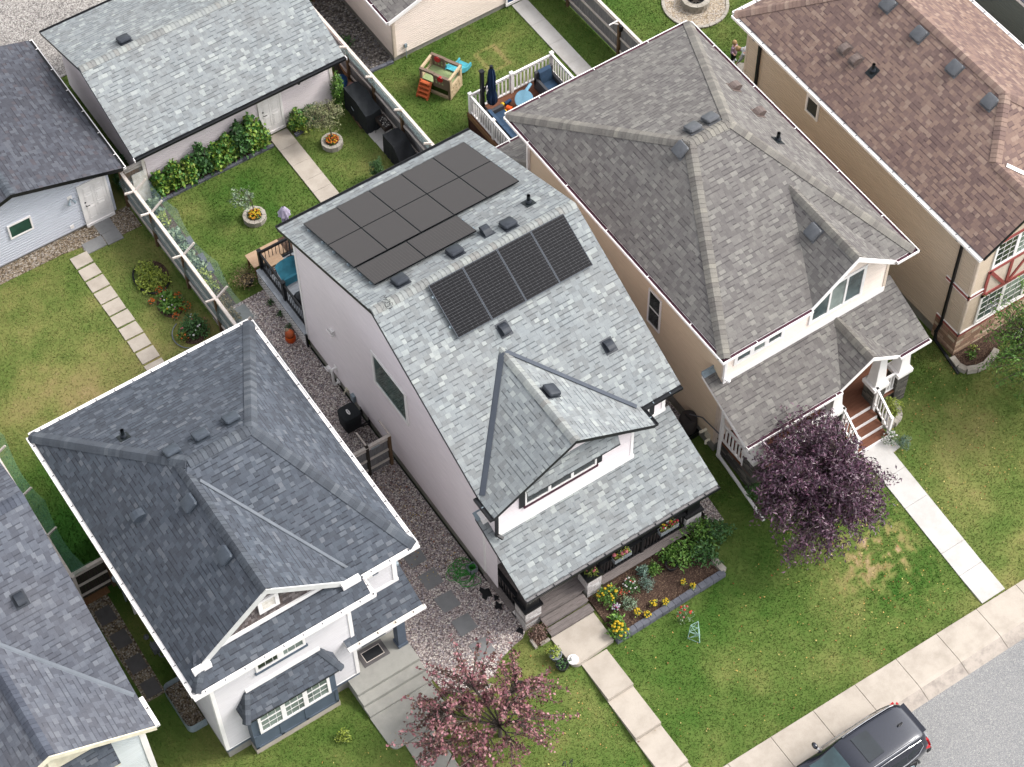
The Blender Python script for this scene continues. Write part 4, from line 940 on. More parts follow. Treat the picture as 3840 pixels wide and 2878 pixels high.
wall(Cc, 'wall', M['sid_cs'], (8.74, 10.6), LFT, [(0, .5), (10.8, .5), (10.8, zt), (0, zt)], .115, lip=.034)
wall(Cc, 'wall', M['sid_c'], (8.74, -.2), FRT, [(0, .5), (6.4, .5), (6.4, zt), (5.9, zt), (4.48, gZ-.2), (3.05, zt), (0, zt)], .1)
wall(Cc, 'wall', M['sid_cs'], (15.14, -.2), RGT, [(0, .5), (10.8, .5), (10.8, zt), (0, zt)], .105)
wall(Cc, 'wall', M['sid_cs'], (15.14, 10.6), BCK, [(0, .5), (6.4, .5), (6.4, zt), (0, zt)], .105)
mb = MB(); mb.box(8.72, 15.12, -.18, 10.58, -.3, .5); mb.build('foundation', M['conc_f'], Cc)
pieces('corner_trim', [(8.726, 8.80, -.24, -.212, 4.0, zt), (8.70, 8.726, -.235, -.11, .5, zt), (15.04, 15.15, -.24, -.212, .5, zt), (15.155, 15.175, -.22, -.1, .5, zt), (8.705, 8.74, 10.5, 10.64, .5, zt)], M['stucco'], Cc)
# rake boards of the gable
def rakes(par, xl, xr, xp, zb, zp, y, mat, wd=.22, d=.12):
    mb = MB()
    for xa, xb in ((xl, xp), (xr, xp)):
        n_ = 1 if xb > xa else -1; a, b = Vector((xa, y, zb)), Vector((xb, y, zp)); c = (a+b)/2+Vector((0, -.014, -wd/2-.01)); mb.obox(c, (b-a)/2, (0, .012, 0), (0, 0, wd/2))
        mb.obox((a+b)/2+Vector((0, d/2, -wd-.01)), (b-a)/2, (0, d/2, 0), (0, 0, .008))
    return mb.build('rake_board', mat, par)
rakes(Cc, gL-.05, gRr+.05, gX, cE, gZ, gY-.0, M['white'], .2, .4)
window(Cc, (8.74, -.2), FRT, 3.38, 5.28, 4.62, 5.95, cols=3, panes=['gl_mid', 'gl_pale', 'gl_mid'], fw=.12, mull=.08, grille=None)
window(Cc, (8.74, -.2), FRT, .45, 2.15, 4.78, 5.6, cols=3, panes=['gl_mid', 'gl_pale', 'gl_mid'], fw=.12, mull=.16)
mb = MB(); mb.box(8.7, 15.1, -.27, -.225, 4.0, 4.22); mb.build('wall_flashing', M['white'], Cc)
window(Cc, (8.72, 10.6), LFT, 7.0, 7.55, 3.0, 4.6, rows=2, glass='gl_dark', fw=.06)
zg = cE-.02
Gc = lambda p, q, o, par=Cc: gutter(par, p, q, o, 'maroon', 'white', 'white', step=2.2)
Gc((cXL, cYB, zg), (cXR, cYB, zg), NB); Gc((cXL, cYB, zg), (cXL, cYF-.12, zg), NL); Gc((cXR, cYB, zg), (cXR, cYF-.12, zg), NR)
Gc((cXL-.12, cYF, zg), (gL-.05, cYF, zg), NF); Gc((gRr+.05, cYF, zg), (cXR+.12, cYF, zg), NF)
downspout(Cc, [(8.6, -.28, 5.95), (8.69, -.29, 5.7), (8.69, -.29, 4.35), (8.82, -.42, 4.22)], M['white'], .045)
# porch roof with its gable
qz = lambda y: 3.2+.43*(y+2.12)
pgX, pgL, pgR, pgZ = 13.17, 12.0, 14.34, 4.02; pgs = (pgZ-3.2)/(pgX-pgL); pgT = -2.12+(pgZ-3.2)/.43
por = roof(Cc, [[(8.25, -2.12, 3.2), (pgL, -2.12, 3.2), (pgX, pgT, pgZ), (pgR, -2.12, 3.2), (15.6, -2.12, 3.2), (15.6, .05, qz(.05)), (15.17, .05, qz(.05)), (15.17, -.2, qz(-.2)), (8.72, -.2, qz(-.2)), (8.72, .25, qz(.25)), (8.25, .25, qz(.25))],
  [(pgL, -2.12, 3.2), (pgX, -2.12, pgZ), (pgX, pgT, pgZ)], [(pgX, -2.12, pgZ), (pgR, -2.12, 3.2), (pgX, pgT, pgZ)]], mC, M['white'], .13, 'porch_roof')
cap(por, (pgX, -2.1, pgZ), (pgX, pgT+.05, pgZ), slope_n(pgs, 0), slope_n(-pgs, 0), M['cap_c'], .2)
rakes(Cc, pgL-.05, pgR+.05, pgX, 3.2, pgZ, -2.12, M['white'], .16, .3)
Gc((8.25, -2.12, 3.18), (pgL, -2.12, 3.18), NF); Gc((pgR, -2.12, 3.18), (15.6, -2.12, 3.18), NF)
mb = MB(); mb.obox((8.48, .27, qz(.25)+.08), (.23, 0, 0), (0, .02, 0), (0, 0, .08)); mb.obox((8.48, .2, qz(.2)+.03), (.23, 0, 0), (0, .07, .03), (0, 0, .008)); mb.build('step_flashing', M['galv'], por)
# porch body: brown deck, stone skirt and piers, white tapered columns and railings
mb = MB()
for i in range(13): mb.box(8.8, 15.1, -2.0+i*.14, -2.0+i*.14+.134, .72, .76)
mb.build('porch_floor', M['deck_br'], Cc)
mb = MB(); mb.prism([(8.84, -1.94), (12.2, -1.94), (12.2, -1.86), (8.92, -1.86), (8.92, -.22), (8.84, -.22)], -.2, .70); mb.prism([(13.9, -1.94), (15.06, -1.94), (15.06, -.22), (14.98, -.22), (14.98, -1.86), (13.9, -1.86)], -.2, .70); mb.build('stone_skirt', M['stone_g'], Cc)
def pier_c(x, y, w_=.5):
    mb = MB(); h = w_/2; mb.prism([(x-h, y-h), (x+h, y-h), (x+h, y+h), (x-h, y+h)], -.2, 1.55); o = mb.build('stone_pier', M['stone_g'], Cc)
    c = MB(); c.box(x-h-.06, x+h+.06, y-h-.06, y+h+.06, 1.55, 1.72); c.build('pier_cap', M['white'], o)
    c = MB(); a, b = h*.85, h*.55; q = lambda r, z: [(x-r, y-r, z), (x+r, y-r, z), (x+r, y+r, z), (x-r, y+r, z)]; A_, D_ = q(a, 1.72), q(b, 3.08)
    for i in range(4): c.face([A_[i], A_[(i+1) % 4], D_[(i+1) % 4], D_[i]])
    c.build('tapered_column', M['white'], o)
for x in (9.05, 12.15, 13.95, 14.95): pier_c(x, -1.78)
railing(Cc, (8.86, -1.5), (8.86, -.3), .78, 1.7, M['white'], 7, top=(.07, .06), bal=.05)
railing(Cc, (9.32, -1.9), (11.9, -1.9), .78, 1.7, M['white'], 15, top=(.07, .06), bal=.05)
railing(Cc, (14.2, -1.9), (14.7, -1.9), .78, 1.7, M['white'], 4, top=(.07, .06), bal=.05)
mb = MB()
for x, y in ((8.86, -.3), (8.86, -1.5)): mb.box(x-.05, x+.05, y-.05, y+.05, .76, 1.78)
mb.build('railing_post', M['white'], Cc)
mb = MB(); wh = []
for i in range(3):
    y1 = -2.0-i*.32; z = .56-i*.18
    for j in range(2): mb.box(12.45, 13.75, y1-.32+j*.162, y1-.32+j*.162+.156, z-.04, z, 0)
    mb.box(12.46, 13.74, y1-.02, y1-.002, z, z+.16, 1)
mb.box(12.46, 13.74, -2.98, -2.965, -.1, .2, 1)
mb.build('porch_steps', [M['deck_br'], M['white']], Cc)
for x in (12.42, 13.8):
    mb = MB(); mb.box(x-.05, x+.05, -2.1, -2.0, .2, 1.72); mb.box(x-.05, x+.05, -2.95, -2.85, -.1, 1.1)
    mb.beam((x, -2.05, 1.64), (x, -2.9, 1.04), .07, .06); mb.beam((x, -2.05, .86), (x, -2.9, .3), .05, .05)
    for i in range(1, 6):
        f = i/6; y = -2.05-.85*f; mb.box(x-.02, x+.02, y-.02, y+.02, .84-.56*f, 1.62-.6*f)
    mb.build('stair_railing', M['white'], Cc)
mb = MB(); mb.box(13.2, 14.1, -.3, -.22, .78, 2.9); mb.build('front_door', M['blue_pl'], Cc)
# downspout and its long extension
downspout(Cc, [(8.33, -2.0, 3.0), (8.62, -.55, 2.85), (8.62, -.55, .35), (8.7, -.5, .15), (8.62, -1.75, .06)], M['white'], .045)
for px, py, kd, n_, p0, mt in [(2600, 488, 'box', nb_, (0, cRY, cR), 'vent'), (2665, 452, 'box', nb_, (0, cRY, cR), 'vent'), (2556, 564, 'box', nl, (c1, 0, cR), 'vent'), (2752, 330, 'hood', nr, (c2, 0, cR), 'vent_br'), (2843, 426, 'hood', nr, (c2, 0, cR), 'vent_br'), (2917, 528, 'pipe', nr, (c2, 0, cR), 'pipe_d'), (3052, 873, 'box', ngl, (gX, 0, gZ), 'vent')]:
    on_slope(roofC, on(px, py, n_, p0), n_, kd, M[mt])
mb = MB()
for y_, z_, r, mt in ((2.55, .62, .1, 1), (2.2, .62, .1, 0)): mb.tube([(8.74, y_, z_), (8.5, y_, z_-.02)], r, 12, mt)
mb.build('intake_pipes', [M['galv'], M['pipe_d']], Cc)
mb = MB(); mb.obox((8.72, .15, .55), (.02, 0, 0), (0, .14, 0), (0, 0, .2)); mb.tube([(8.72, .25, .8), (8.55, .25, .8), (8.5, .3, .72)], .05, 10); mb.tube([(8.72, .05, .45), (8.56, .05, .45), (8.54, .02, .35)], .045, 10); mb.build('exhaust_pipes', M['cream'], Cc, smooth=True)
# small back roof over the rear door and its corner
bzr = lambda y: 3.25-.5*(y-10.6)
roof(Cc, [[(8.5, 10.65, 3.75), (9.6, 12.0, 3.05), (10.6, 10.65, 3.75)]], mC, M['white'], .1, 'rear_roof') if False else None
rr_ = roof(Cc, [[(8.05, 12.55, 2.75), (11.2, 12.55, 2.75), (11.2, 10.6, 3.75), (8.95, 10.6, 3.75)], [(8.05, 12.55, 2.75), (8.95, 10.6, 3.75), (8.05, 10.2, 2.75)]], mC, M['white'], .12, 'rear_roof')
cap(rr_, (8.05, 12.55, 2.75), (8.95, 10.6, 3.75), slope_n(0, -.51), slope_n(1.1, 0), M['cap_c'], .17)
Gc((8.0, 12.55, 2.73), (11.2, 12.55, 2.73), NB)
downspout(Cc, [(8.42, 10.5, 6.0), (8.66, 10.45, 5.7), (8.66, 10.45, 3.4)], M['white'], .05)
# ---- rear deck
dk = MB()
for i in range(16): dk.box(9.75, 13.4, 10.62+i*.334, 10.62+i*.334+.326, .82, .86)
dk.build('deck_floor', M['deck_br'], Cc)
mb = MB(); mb.box(9.72, 9.76, 10.62, 15.98, .62, .86); mb.box(9.72, 13.42, 15.95, 15.99, .62, .86); mb.build('deck_fascia', M['wood_tan'], Cc)
mb = MB()
for i in range(44): mb.box(9.74, 9.76, 10.62+i*.12, 10.62+i*.12+.105, -.1, .62)
for i in range(30): mb.box(9.74+i*.12, 9.74+i*.12+.105, 15.95, 15.97, -.1, .62)
mb.build('deck_skirt', M['wood_red'], Cc)
W_ = M['white']
railing(Cc, (9.82, 15.9), (11.6, 15.9), .86, 1.78, W_, 11, top=(.07, .06), bal=.05); railing(Cc, (11.6, 15.9), (13.35, 15.9), .86, 1.78, W_, 11, top=(.07, .06), bal=.05)
railing(Cc, (9.82, 14.4), (9.82, 15.9), .86, 1.78, W_, 10, top=(.07, .06), bal=.05); railing(Cc, (9.82, 12.4), (9.82, 14.4), .86, 1.78, W_, 13, top=(.07, .06), bal=.05)
railing(Cc, (13.35, 13.9), (13.35, 15.9), .86, 1.78, W_, 12, top=(.07, .06), bal=.05)
mb = MB()
for x, y in ((9.82, 15.9), (11.6, 15.9), (13.35, 15.9), (9.82, 14.4), (9.82, 12.4), (13.35, 13.9)): mb.box(x-.055, x+.055, y-.055, y+.055, .8, 1.86); mb.box(x-.07, x+.07, y-.07, y+.07, 1.86, 1.89)
mb.build('deck_post', W_, Cc)

# ================================================================== the brown roofed house
D = thing('house', 'beige sided house with a brown hip roof, red timbering and a tan stone base', 'house', (20.5, 4, 0))
dE, dZR, dX0, dRX, dX1 = 5.8, 8.0, 17.40, 20.92, 24.4
dYB, dF0 = 10.82, 1.62; sd1 = (dZR-dE)/(dRX-dX0); hipY = dYB-3.45
dgX, dgY = 19.42, -1.95; dgZ = dE+sd1*(dgX-dX0); dgR = dgX+2.02
frS = (dZR-dE)/(dF0-(-1.9)); gTy = dF0-(dZR-dgZ)/frS
hG = (dgX, gTy, dgZ)
rfD = roof(D, [
  [(dX0, dgY, dE), (dgX, dgY, dgZ), (dgX, gTy, dgZ), (dRX, dF0, dZR), (dRX, hipY, dZR), (dX0, dYB, dE)],
  [(dX0, dYB, dE), (dRX, hipY, dZR), (dX1, dYB, dE)],
  [(dX1, dYB, dE), (dRX, hipY, dZR), (dRX, dF0, dZR), (dX1, -1.9, dE)],
  [(dgX, gTy, dgZ), (dgR, -1.9, dE), (dX1, -1.9, dE), (dRX, dF0, dZR)],
  [(dgX, dgY, dgZ), (dgR, -1.9, dE), (dgX, gTy, dgZ)],
], M['shg_d'], M['blackm'], .12)
q1, q2, q3, q4, q5 = slope_n(sd1, 0), slope_n(0, -(dZR-dE)/3.45), slope_n(-(dZR-dE)/(dX1-dRX), 0), slope_n(0, frS), slope_n(-(dgZ-dE)/2.02, 0)
mc = M['cap_d']
cap(rfD, (dX0, dYB, dE), (dRX, hipY, dZR), q1, q2, mc, .2); cap(rfD, (dX1, dYB, dE), (dRX, hipY, dZR), q3, q2, mc, .2); cap(rfD, (dRX, hipY, dZR), (dRX, dF0, dZR), q1, q3, mc, .2)
cap(rfD, hG, (dRX, dF0, dZR), q1, q4, mc, .2); cap(rfD, (dX1, -1.9, dE), (dRX, dF0, dZR), q3, q4, mc, .2); cap(rfD, (dgX, dgY, dgZ), hG, q1, q5, mc, .2)
v0, v1 = Vector((dgR, -1.9, dE)), Vector((dgX, gTy, dgZ)); a, b = v0.lerp(v1, .03), v0.lerp(v1, .88); sd_ = (b-a).cross(q4).normalized(); sd_ = -sd_ if sd_.x < 0 else sd_
strip(rfD, 'valley_flashing', a, b, sd_, q4, .12, M['white'], .03)
zt = dE-.1
wall(D, 'wall', M['sid_d'], (17.7, 10.3), LFT, [(0, .45), (11.9, .45), (11.9, zt), (0, zt)], .12, lip=.034)
wall(D, 'wall', M['sid_d'], (17.7, -1.6), FRT, [(0, 1.15), (6.4, 1.15), (6.4, zt), (3.4, zt), (dgX-17.7, dgZ-.2), (.1, zt), (0, zt)], .1)
wall(D, 'wall', M['sid_d'], (24.1, -1.6), RGT, [(0, .45), (11.9, .45), (11.9, zt), (0, zt)], .1); wall(D, 'wall', M['sid_d'], (24.1, 10.3), BCK, [(0, .45), (6.4, .45), (6.4, zt), (0, zt)], .1)
mb = MB(); mb.box(17.72, 24.08, -1.58, 10.28, -.3, .5); mb.build('foundation', M['conc_f'], D)
mb = MB(); mb.prism([(17.64, -1.66), (22, -1.66), (22, -1.60), (17.705, -1.60), (17.705, -.55), (17.64, -.55)], -.2, 1.05); mb.build('stone_base', M['stone_t'], D)
mb = MB()
for z, m_ in ((1.05, 0), (3.1, 0)):
    mb.box(17.645, 17.70, -1.655, -.55, z, z+.14, 0); mb.box(17.645, 22 if z < 2 else 18.3, -1.655, -1.60, z, z+.14, 0)
    mb.box(17.635, 17.70, -1.665, -.55, z+.14, z+.175, 1); mb.box(17.635, 22 if z < 2 else 18.3, -1.665, -1.60, z+.14, z+.175, 1)
    if z > 2: mb.box(17.635, 17.70, -1.665, -.55, z-.03, z, 1); mb.box(17.635, 18.3, -1.665, -1.60, z-.03, z, 1)
mb.build('belly_band', [M['red_trim'], M['white']], D)
pieces('corner_trim', [(17.69, 17.76, -1.645, -1.62, 1.24, zt), (17.66, 17.686, -1.64, -1.54, 1.24, zt), (17.66, 17.7, 10.25, 10.34, .45, zt)], M['stucco'], D)
PD = wplace((17.7, -1.6), FRT)
window(D, (17.7, -1.6), FRT, .68, 2.6, 1.38, 2.65, cols=2, panes=['gl_mid', 'gl_pale'], fw=.09, mull=.14, grille=(3, 4)); window(D, (17.7, -1.6), FRT, .75, 2.5, 4.28, 5.4, cols=2, panes=['gl_dark', 'gl_pale'], fw=.09, mull=.14, grille=(3, 4))
mb = MB(); wbox(mb, PD, .58, 2.7, 2.8, 4.14, .0, .03, 1)
def tb(s0, z0, s1, z1, w_=.12):
    a, b = PD(s0, .045, z0), PD(s1, .045, z1); d = (b-a); L = d.length; d.normalize(); u = d.cross(Vector((0, -1, 0))); mb.obox((a+b)/2, d*(L/2), (0, .022, 0), u*(w_/2), 0)
tb(.64, 2.74, .64, 4.12); tb(2.64, 2.74, 2.64, 4.12); tb(.58, 2.82, 2.7, 2.82, .16); tb(.6, 4.08, 2.7, 4.08, .1); tb(1.62, 2.85, 1.62, 4.05); tb(.7, 4.05, 1.5, 2.9); tb(2.55, 4.05, 1.72, 2.9); tb(.68, 5.5, 2.6, 5.5, .1)
mb.build('timber_panel', [M['red_trim'], M['stucco']], D)
window(D, (17.68, 10.3), LFT, 3.35, 3.85, 4.35, 5.02, glass='gl_dark', fw=.08)
gutter(D, (dX0, dYB, dE-.02), (dX0, dgY, dE-.02), NL, 'white', 'white', 'vent', wd=.14); gutter(D, (dX0, dYB, dE-.02), (dX1, dYB, dE-.02), NB, 'white', 'white', 'vent', wd=.14); gutter(D, (dX1, dYB, dE-.02), (dX1, dgY, dE-.02), NR, 'white', 'white', 'vent', wd=.14)
rakes(D, dX0+.05, dgR, dgX, dE, dgZ, dgY, M['blackm'], .12, .3)
downspout(D, [(17.3, -.85, 5.65), (17.62, -.86, 5.4), (17.62, -.86, .95), (17.48, -.86, .62), (17.48, -.9, .2), (17.3, -2.35, .05)], M['blackm'], .045)
downspout(D, [(17.3, 9.6, 5.65), (17.62, 9.58, 5.4), (17.62, 9.58, .1)], M['blackm'], .05)
for px, py, kd, mt in [(3331, 20, 'box', 'vent'), (3448, 132, 'box', 'vent'), (3581, 259, 'box', 'vent'), (3713, 385, 'box', 'vent'), (3169, 186, 'hood', 'vent_br'), (3210, 227, 'hood', 'vent_br'), (3272, 270, 'pipe', 'pipe_d')]:
    on_slope(rfD, on(px, py, q1, (dRX, 0, dZR)), q1, kd, M[mt])

# ================================================================== next house along, only its wall shows past the brown roof
Fh = thing('house', 'grey green sided house standing beyond the brown roof', 'house', (29, 4, 0))
wall(Fh, 'wall', M['sid_f'], (26.3, 12), LFT, [(0, 0), (13.5, 0), (13.5, 5.6), (0, 5.6)], .1); wall(Fh, 'wall', M['sid_f'], (26.3, -1.5), FRT, [(0, 0), (6.4, 0), (6.4, 5.6), (0, 5.6)], .1)
roof(Fh, [[(25.9, -1.9, 5.7), (29.5, 2, 7.9), (29.5, 8.4, 7.9), (25.9, 12.4, 5.7)], [(33.1, 12.4, 5.7), (29.5, 8.4, 7.9), (29.5, 2, 7.9), (33.1, -1.9, 5.7)], [(25.9, -1.9, 5.7), (33.1, -1.9, 5.7), (29.5, 2, 7.9)], [(25.9, 12.4, 5.7), (29.5, 8.4, 7.9), (33.1, 12.4, 5.7)]], M['shg_e'], M['white'], .14)
# ================================================================== house at the lower left corner
E_ = thing('house', 'house with a worn slate grey roof and a cream gable front beside the yellow conifer', 'house', (-14.5, 5, 0))
ex = -11.5; eW = 7.2; eRY, eRZ, eSF = 5.35, 8.4, .51
ez_ = lambda y: eRZ-eSF*(eRY-y)
eX0 = ex-eW; eYE = -.35; gx_, gzz, gyy = -14.38, 7.1, -1.35; egs = (gzz-ez_(eYE))/(ex-gx_); gt_ = eRY-(eRZ-gzz)/eSF; eL = 2*gx_-ex
rE = roof(E_, [
  [(eX0, eRY, eRZ), (ex, eRY, eRZ), (ex, 11.3, eRZ-.38*5.95), (eX0, 11.3, eRZ-.38*5.95)],
  [(eX0, eYE, ez_(eYE)), (eL, eYE, ez_(eYE)), (gx_, gt_, gzz), (ex, eYE, ez_(eYE)), (ex, eRY, eRZ), (eX0, eRY, eRZ)],
  [(eL, gyy, ez_(eYE)), (gx_, gyy, gzz), (gx_, gt_, gzz), (eL, eYE, ez_(eYE))],
  [(gx_, gyy, gzz), (ex, gyy, ez_(eYE)), (ex, eYE, ez_(eYE)), (gx_, gt_, gzz)]], M['shg_e'], M['cream'], .15)
ef, eb, el, er = slope_n(0, eSF), slope_n(0, -.38), slope_n(egs, 0), slope_n(-egs, 0)
cap(rE, (eX0, eRY, eRZ), (ex, eRY, eRZ), ef, eb, M['cap_e'], .2); cap(rE, (gx_, gyy+.02, gzz), (gx_, gt_, gzz), el, er, M['cap_e'], .2)
v0, v1 = Vector((ex, eYE, ez_(eYE))), Vector((gx_, gt_, gzz)); a, b = v0.lerp(v1, .03), v0.lerp(v1, .97); sd_ = (b-a).cross(ef).normalized(); sd_ = -sd_ if sd_.x < 0 else sd_
strip(rE, 'valley_flashing', a, b, sd_, ef, .09, M['flash'], .03); strip(rE, 'valley_flashing', a, b, -sd_, er, .11, M['flash'], .03)
gutter(E_, (ex, eYE-.0, ez_(eYE)-.02), (ex, gyy, ez_(eYE)-.02), NR, 'white', 'white', 'steel')
on_slope(rE, on(75, 2249, ef, (0, eRY, eRZ)), ef, 'hood', M['vent_d'])
wall(E_, 'wall', M['sid_e'], (-11.82, -1.05), RGT, [(0, .4), (11.8, .4), (11.8, 6.0), (6.4, 8.1), (0, 5.2)], .1)
wall(E_, 'wall', M['sid_e'], (-16.9, -1.05), FRT, [(0, .4), (5.08, .4), (5.08, 5.3), (2.52, 6.85), (0, 5.3)], .1)
wall(E_, 'wall', M['sid_e'], (-18.4, 10.8), LFT, [(0, .4), (11, .4), (11, 5), (0, 6)], .1); wall(E_, 'wall', M['sid_e'], (-11.82, 10.8), BCK, [(0, .4), (6.5, .4), (6.5, 6), (0, 6)], .1)
mb = MB(); mb.box(-18.4, -11.84, -1.0, 10.78, -.3, .42); mb.build('foundation', M['conc_f'], E_)
pieces('corner_trim', [(-11.97, -11.81, -1.095, -1.06, .4, 5.3), (-11.806, -11.785, -1.08, -.95, .4, 5.3)], M['white'], E_)
mb = MB(); mb.face([(gx_-1.9, -1.08, 5.55), (gx_+1.9, -1.08, 5.55), (gx_+.1, -1.08, 6.9), (gx_-.1, -1.08, 6.9)]); mb.box(gx_-.1, gx_+.1, -1.2, -1.05, 5.6, 6.8); mb.build('gable_panel', M['cream'], E_)
roof(E_, [[(-15.9, -1.5, 4.9), (-12.75, -1.5, 4.9), (-12.75, -1.06, 5.75), (-15.9, -1.06, 5.75)]], M['shg_a'], M['cream'], .06, 'window_hood_roof')
rakes(E_, eL, ex, gx_, ez_(eYE), gzz, gyy, M['cream'], .2, .28)

# ================================================================== garages
GB = thing('garage', 'light grey shingled garage with a white back door and beige siding', 'garage', (2.5, 22.8, 0))
bE, bR, bS = 2.75, 4.02, .357
g0, g1, gm = 19.25, 26.4, 22.83
rG = roof(GB, [[(-1.78, g0, bE), (6.7, g0, bE), (6.7, gm, bR), (-1.78, gm, bR)], [(-1.78, gm, bR), (6.7, gm, bR), (6.7, g1, bE), (-1.78, g1, bE)]], M['shg_b'], M['black'], .13)
cap(rG, (-1.76, gm, bR), (6.68, gm, bR), slope_n(0, bS), slope_n(0, -bS), M['cap_b'], .17)
sg = M['sid_b']; zt = bE-.02
wall(GB, 'wall', sg, (-1.35, 25.95), LFT, [(0, .2), (6.17, .2), (6.17, 2.8), (3.08, 3.85), (0, 2.8)], .1); wall(GB, 'wall', sg, (-1.35, 19.78), FRT, [(0, .2), (7.7, .2), (7.7, 2.8), (0, 2.8)], .1)
wall(GB, 'wall', sg, (6.35, 19.78), RGT, [(0, .2), (6.17, .2), (6.17, 2.8), (3.08, 3.85), (0, 2.8)], .1); wall(GB, 'wall', sg, (6.35, 25.95), BCK, [(0, .2), (7.7, .2), (7.7, 2.8), (0, 2.8)], .1)
mb = MB(); mb.box(-1.33, 6.33, 19.80, 25.93, -.2, .2); mb.build('foundation', M['conc_f'], GB)
pieces('corner_trim', [(6.26, 6.36, 19.74, 19.765, .2, 2.7), (6.365, 6.385, 19.75, 19.85, .2, 2.7), (-1.38, -1.27, 19.74, 19.765, .2, 2.7)], M['white_dirty'], GB)
def man_door(par, x, y, w_, z0, h, mat='white', cols=2, hs=-1):
    P = wplace((x, y), FRT); f = MB()
    wbox(f, P, -.09, 0, z0, z0+h+.09, 0, .05); wbox(f, P, w_, w_+.09, z0, z0+h+.09, 0, .05); wbox(f, P, 0, w_, z0+h, z0+h+.09, 0, .05); wbox(f, P, -.09, w_+.09, z0-.12, z0-.0, 0, .07)
    d_ = MB(); wbox(d_, P, 0, w_, z0, z0+h, .0, .03)
    for cx in (.1, .55):
        for a, b in ((.12, .42), (.48, .72), (.76, .92)):
            s0, s1, za, zb = w_*cx, w_*(cx+.35), z0+h*a, z0+h*b
            for q in ((s0, s1, za, za+.02), (s0, s1, zb-.02, zb), (s0, s0+.02, za, zb), (s1-.02, s1, za, zb)): wbox(d_, P, *q, .03, .038)
            wbox(d_, P, s0+.05, s1-.05, za+.05, zb-.05, .03, .037)
    dr = d_.build('door', M[mat], par); f.build('door_frame', M['white'], dr)
    hd = MB(); hx = .08 if hs < 0 else w_-.08; hd.tube([P(hx, .03, z0+.95), P(hx, .08, z0+.95), P(hx+.12, .09, z0+.95)], .014, 7); hd.tube([P(hx, .03, z0+1.12), P(hx, .05, z0+1.12)], .03, 10); hd.build('door_handle', M['blackm'], dr)
    return dr
man_door(GB, 3.36, 19.765, .8, .22, 1.98)
mb = MB(); mb.obox((4.95, 19.68, 2.25), (.05, 0, 0), (0, .08, 0), (0, 0, .02)); mb.frustum((4.95, 19.62), 2.02, 2.22, .05, .08, 6, 0); mb.build('wall_lamp', M['black'], GB)
gutter(GB, (-1.78, g0, bE-.02), (6.7, g0, bE-.02), NF, 'blackm', 'black', 'blackm'); gutter(GB, (-1.78, g1, bE-.02), (6.7, g1, bE-.02), NB, 'blackm', 'black', 'blackm')
mb = MB(); mb.obox((-1.79, g0-.07, bE-.05), (.012, 0, 0), (0, .07, 0), (0, 0, .06)); mb.obox((6.71, g0-.07, bE-.05), (.012, 0, 0), (0, .07, 0), (0, 0, .06)); mb.build('gutter_end_cap', M['white'], GB)
on_slope(rG, on(467, 155, slope_n(0, -bS), (0, gm, bR)), slope_n(0, -bS), 'box', M['vent_d'])

GA = thing('garage', 'light blue grey garage with a dark roof, white door and small green window', 'garage', (-6.2, 22.8, 0))
aE, aP, ax1, axm, ay0, ay1 = 2.6, 3.85, -2.25, -6.2, 19.2, 26.45; aS = (aP-aE)/(ax1-axm); ax0 = 2*axm-ax1
rGA = roof(GA, [[(ax1, ay0, aE), (ax1, ay1, aE), (axm, ay1, aP), (axm, ay0, aP)], [(ax0, ay1, aE), (ax0, ay0, aE), (axm, ay0, aP), (axm, ay1, aP)]], M['shg_g'], M['black'], .17)
cap(rGA, (axm, ay0+.02, aP), (axm, ay1-.02, aP), slope_n(aS, 0), slope_n(-aS, 0), M['cap_a'], .17)
wall(GA, 'wall', M['sid_ga'], (-9.7, 19.74), FRT, [(0, .15), (7.0, .15), (7.0, 2.45), (3.5, 3.62), (0, 2.45)], .125, lip=.045); wall(GA, 'wall', M['sid_ga'], (-2.7, 19.74), RGT, [(0, .15), (6.3, .15), (6.3, 2.6), (0, 2.6)], .1)
wall(GA, 'wall', M['sid_ga'], (-9.7, 26.0), LFT, [(0, .15), (6.26, .15), (6.26, 2.5), (0, 2.5)], .1); wall(GA, 'wall', M['sid_ga'], (-2.7, 26.0), BCK, [(0, .15), (7.0, .15), (7.0, 2.5), (3.5, 3.62), (0, 2.5)], .1)
mb = MB(); mb.box(-9.68, -2.72, 19.76, 25.98, -.2, .15); mb.build('foundation', M['conc_f'], GA)
mb = MB(); mb.box(-2.79, -2.68, 19.705, 19.725, .15, 2.5); mb.build('corner_trim', M['sid_ga'], GA)
man_door(GA, -3.80, 19.70, .92, .14, 1.98)
window(GA, (-9.7, 19.71), FRT, 3.18, 3.95, 1.28, 1.86, glass='gl_green', fw=.06)
mb = MB(); mb.obox((-4.2, 19.70, 1.83), (.09, 0, 0), (0, .012, 0), (0, 0, .09)); lampb = mb.build('flood_light', M['white'], GA)
mb = MB()
for s_ in (-1, 1): mb.tube([(-4.2, 19.68, 1.78), (-4.2+.06*s_, 19.6, 1.75)], .018, 6); mb.tube([(-4.2+.06*s_, 19.6, 1.75), (-4.2+.13*s_, 19.5, 1.68)], [.03, .07], 10)
mb.build('lamp_head', M['galv'], lampb)
mb = MB(); mb.obox((-4.4, 19.70, .38), (.07, 0, 0), (0, .02, 0), (0, 0, .09)); mb.build('outlet_box', M['white'], GA)
gutter(GA, (ax1, ay0, aE-.02), (ax1, ay1, aE-.02), NR, 'black', 'white', 'white', step=1.2); 
GC = thing('garage', 'cream sided garage with a white gutter and dark blue door above the backyard lawn', 'garage', (12.3, 23.5, 0))
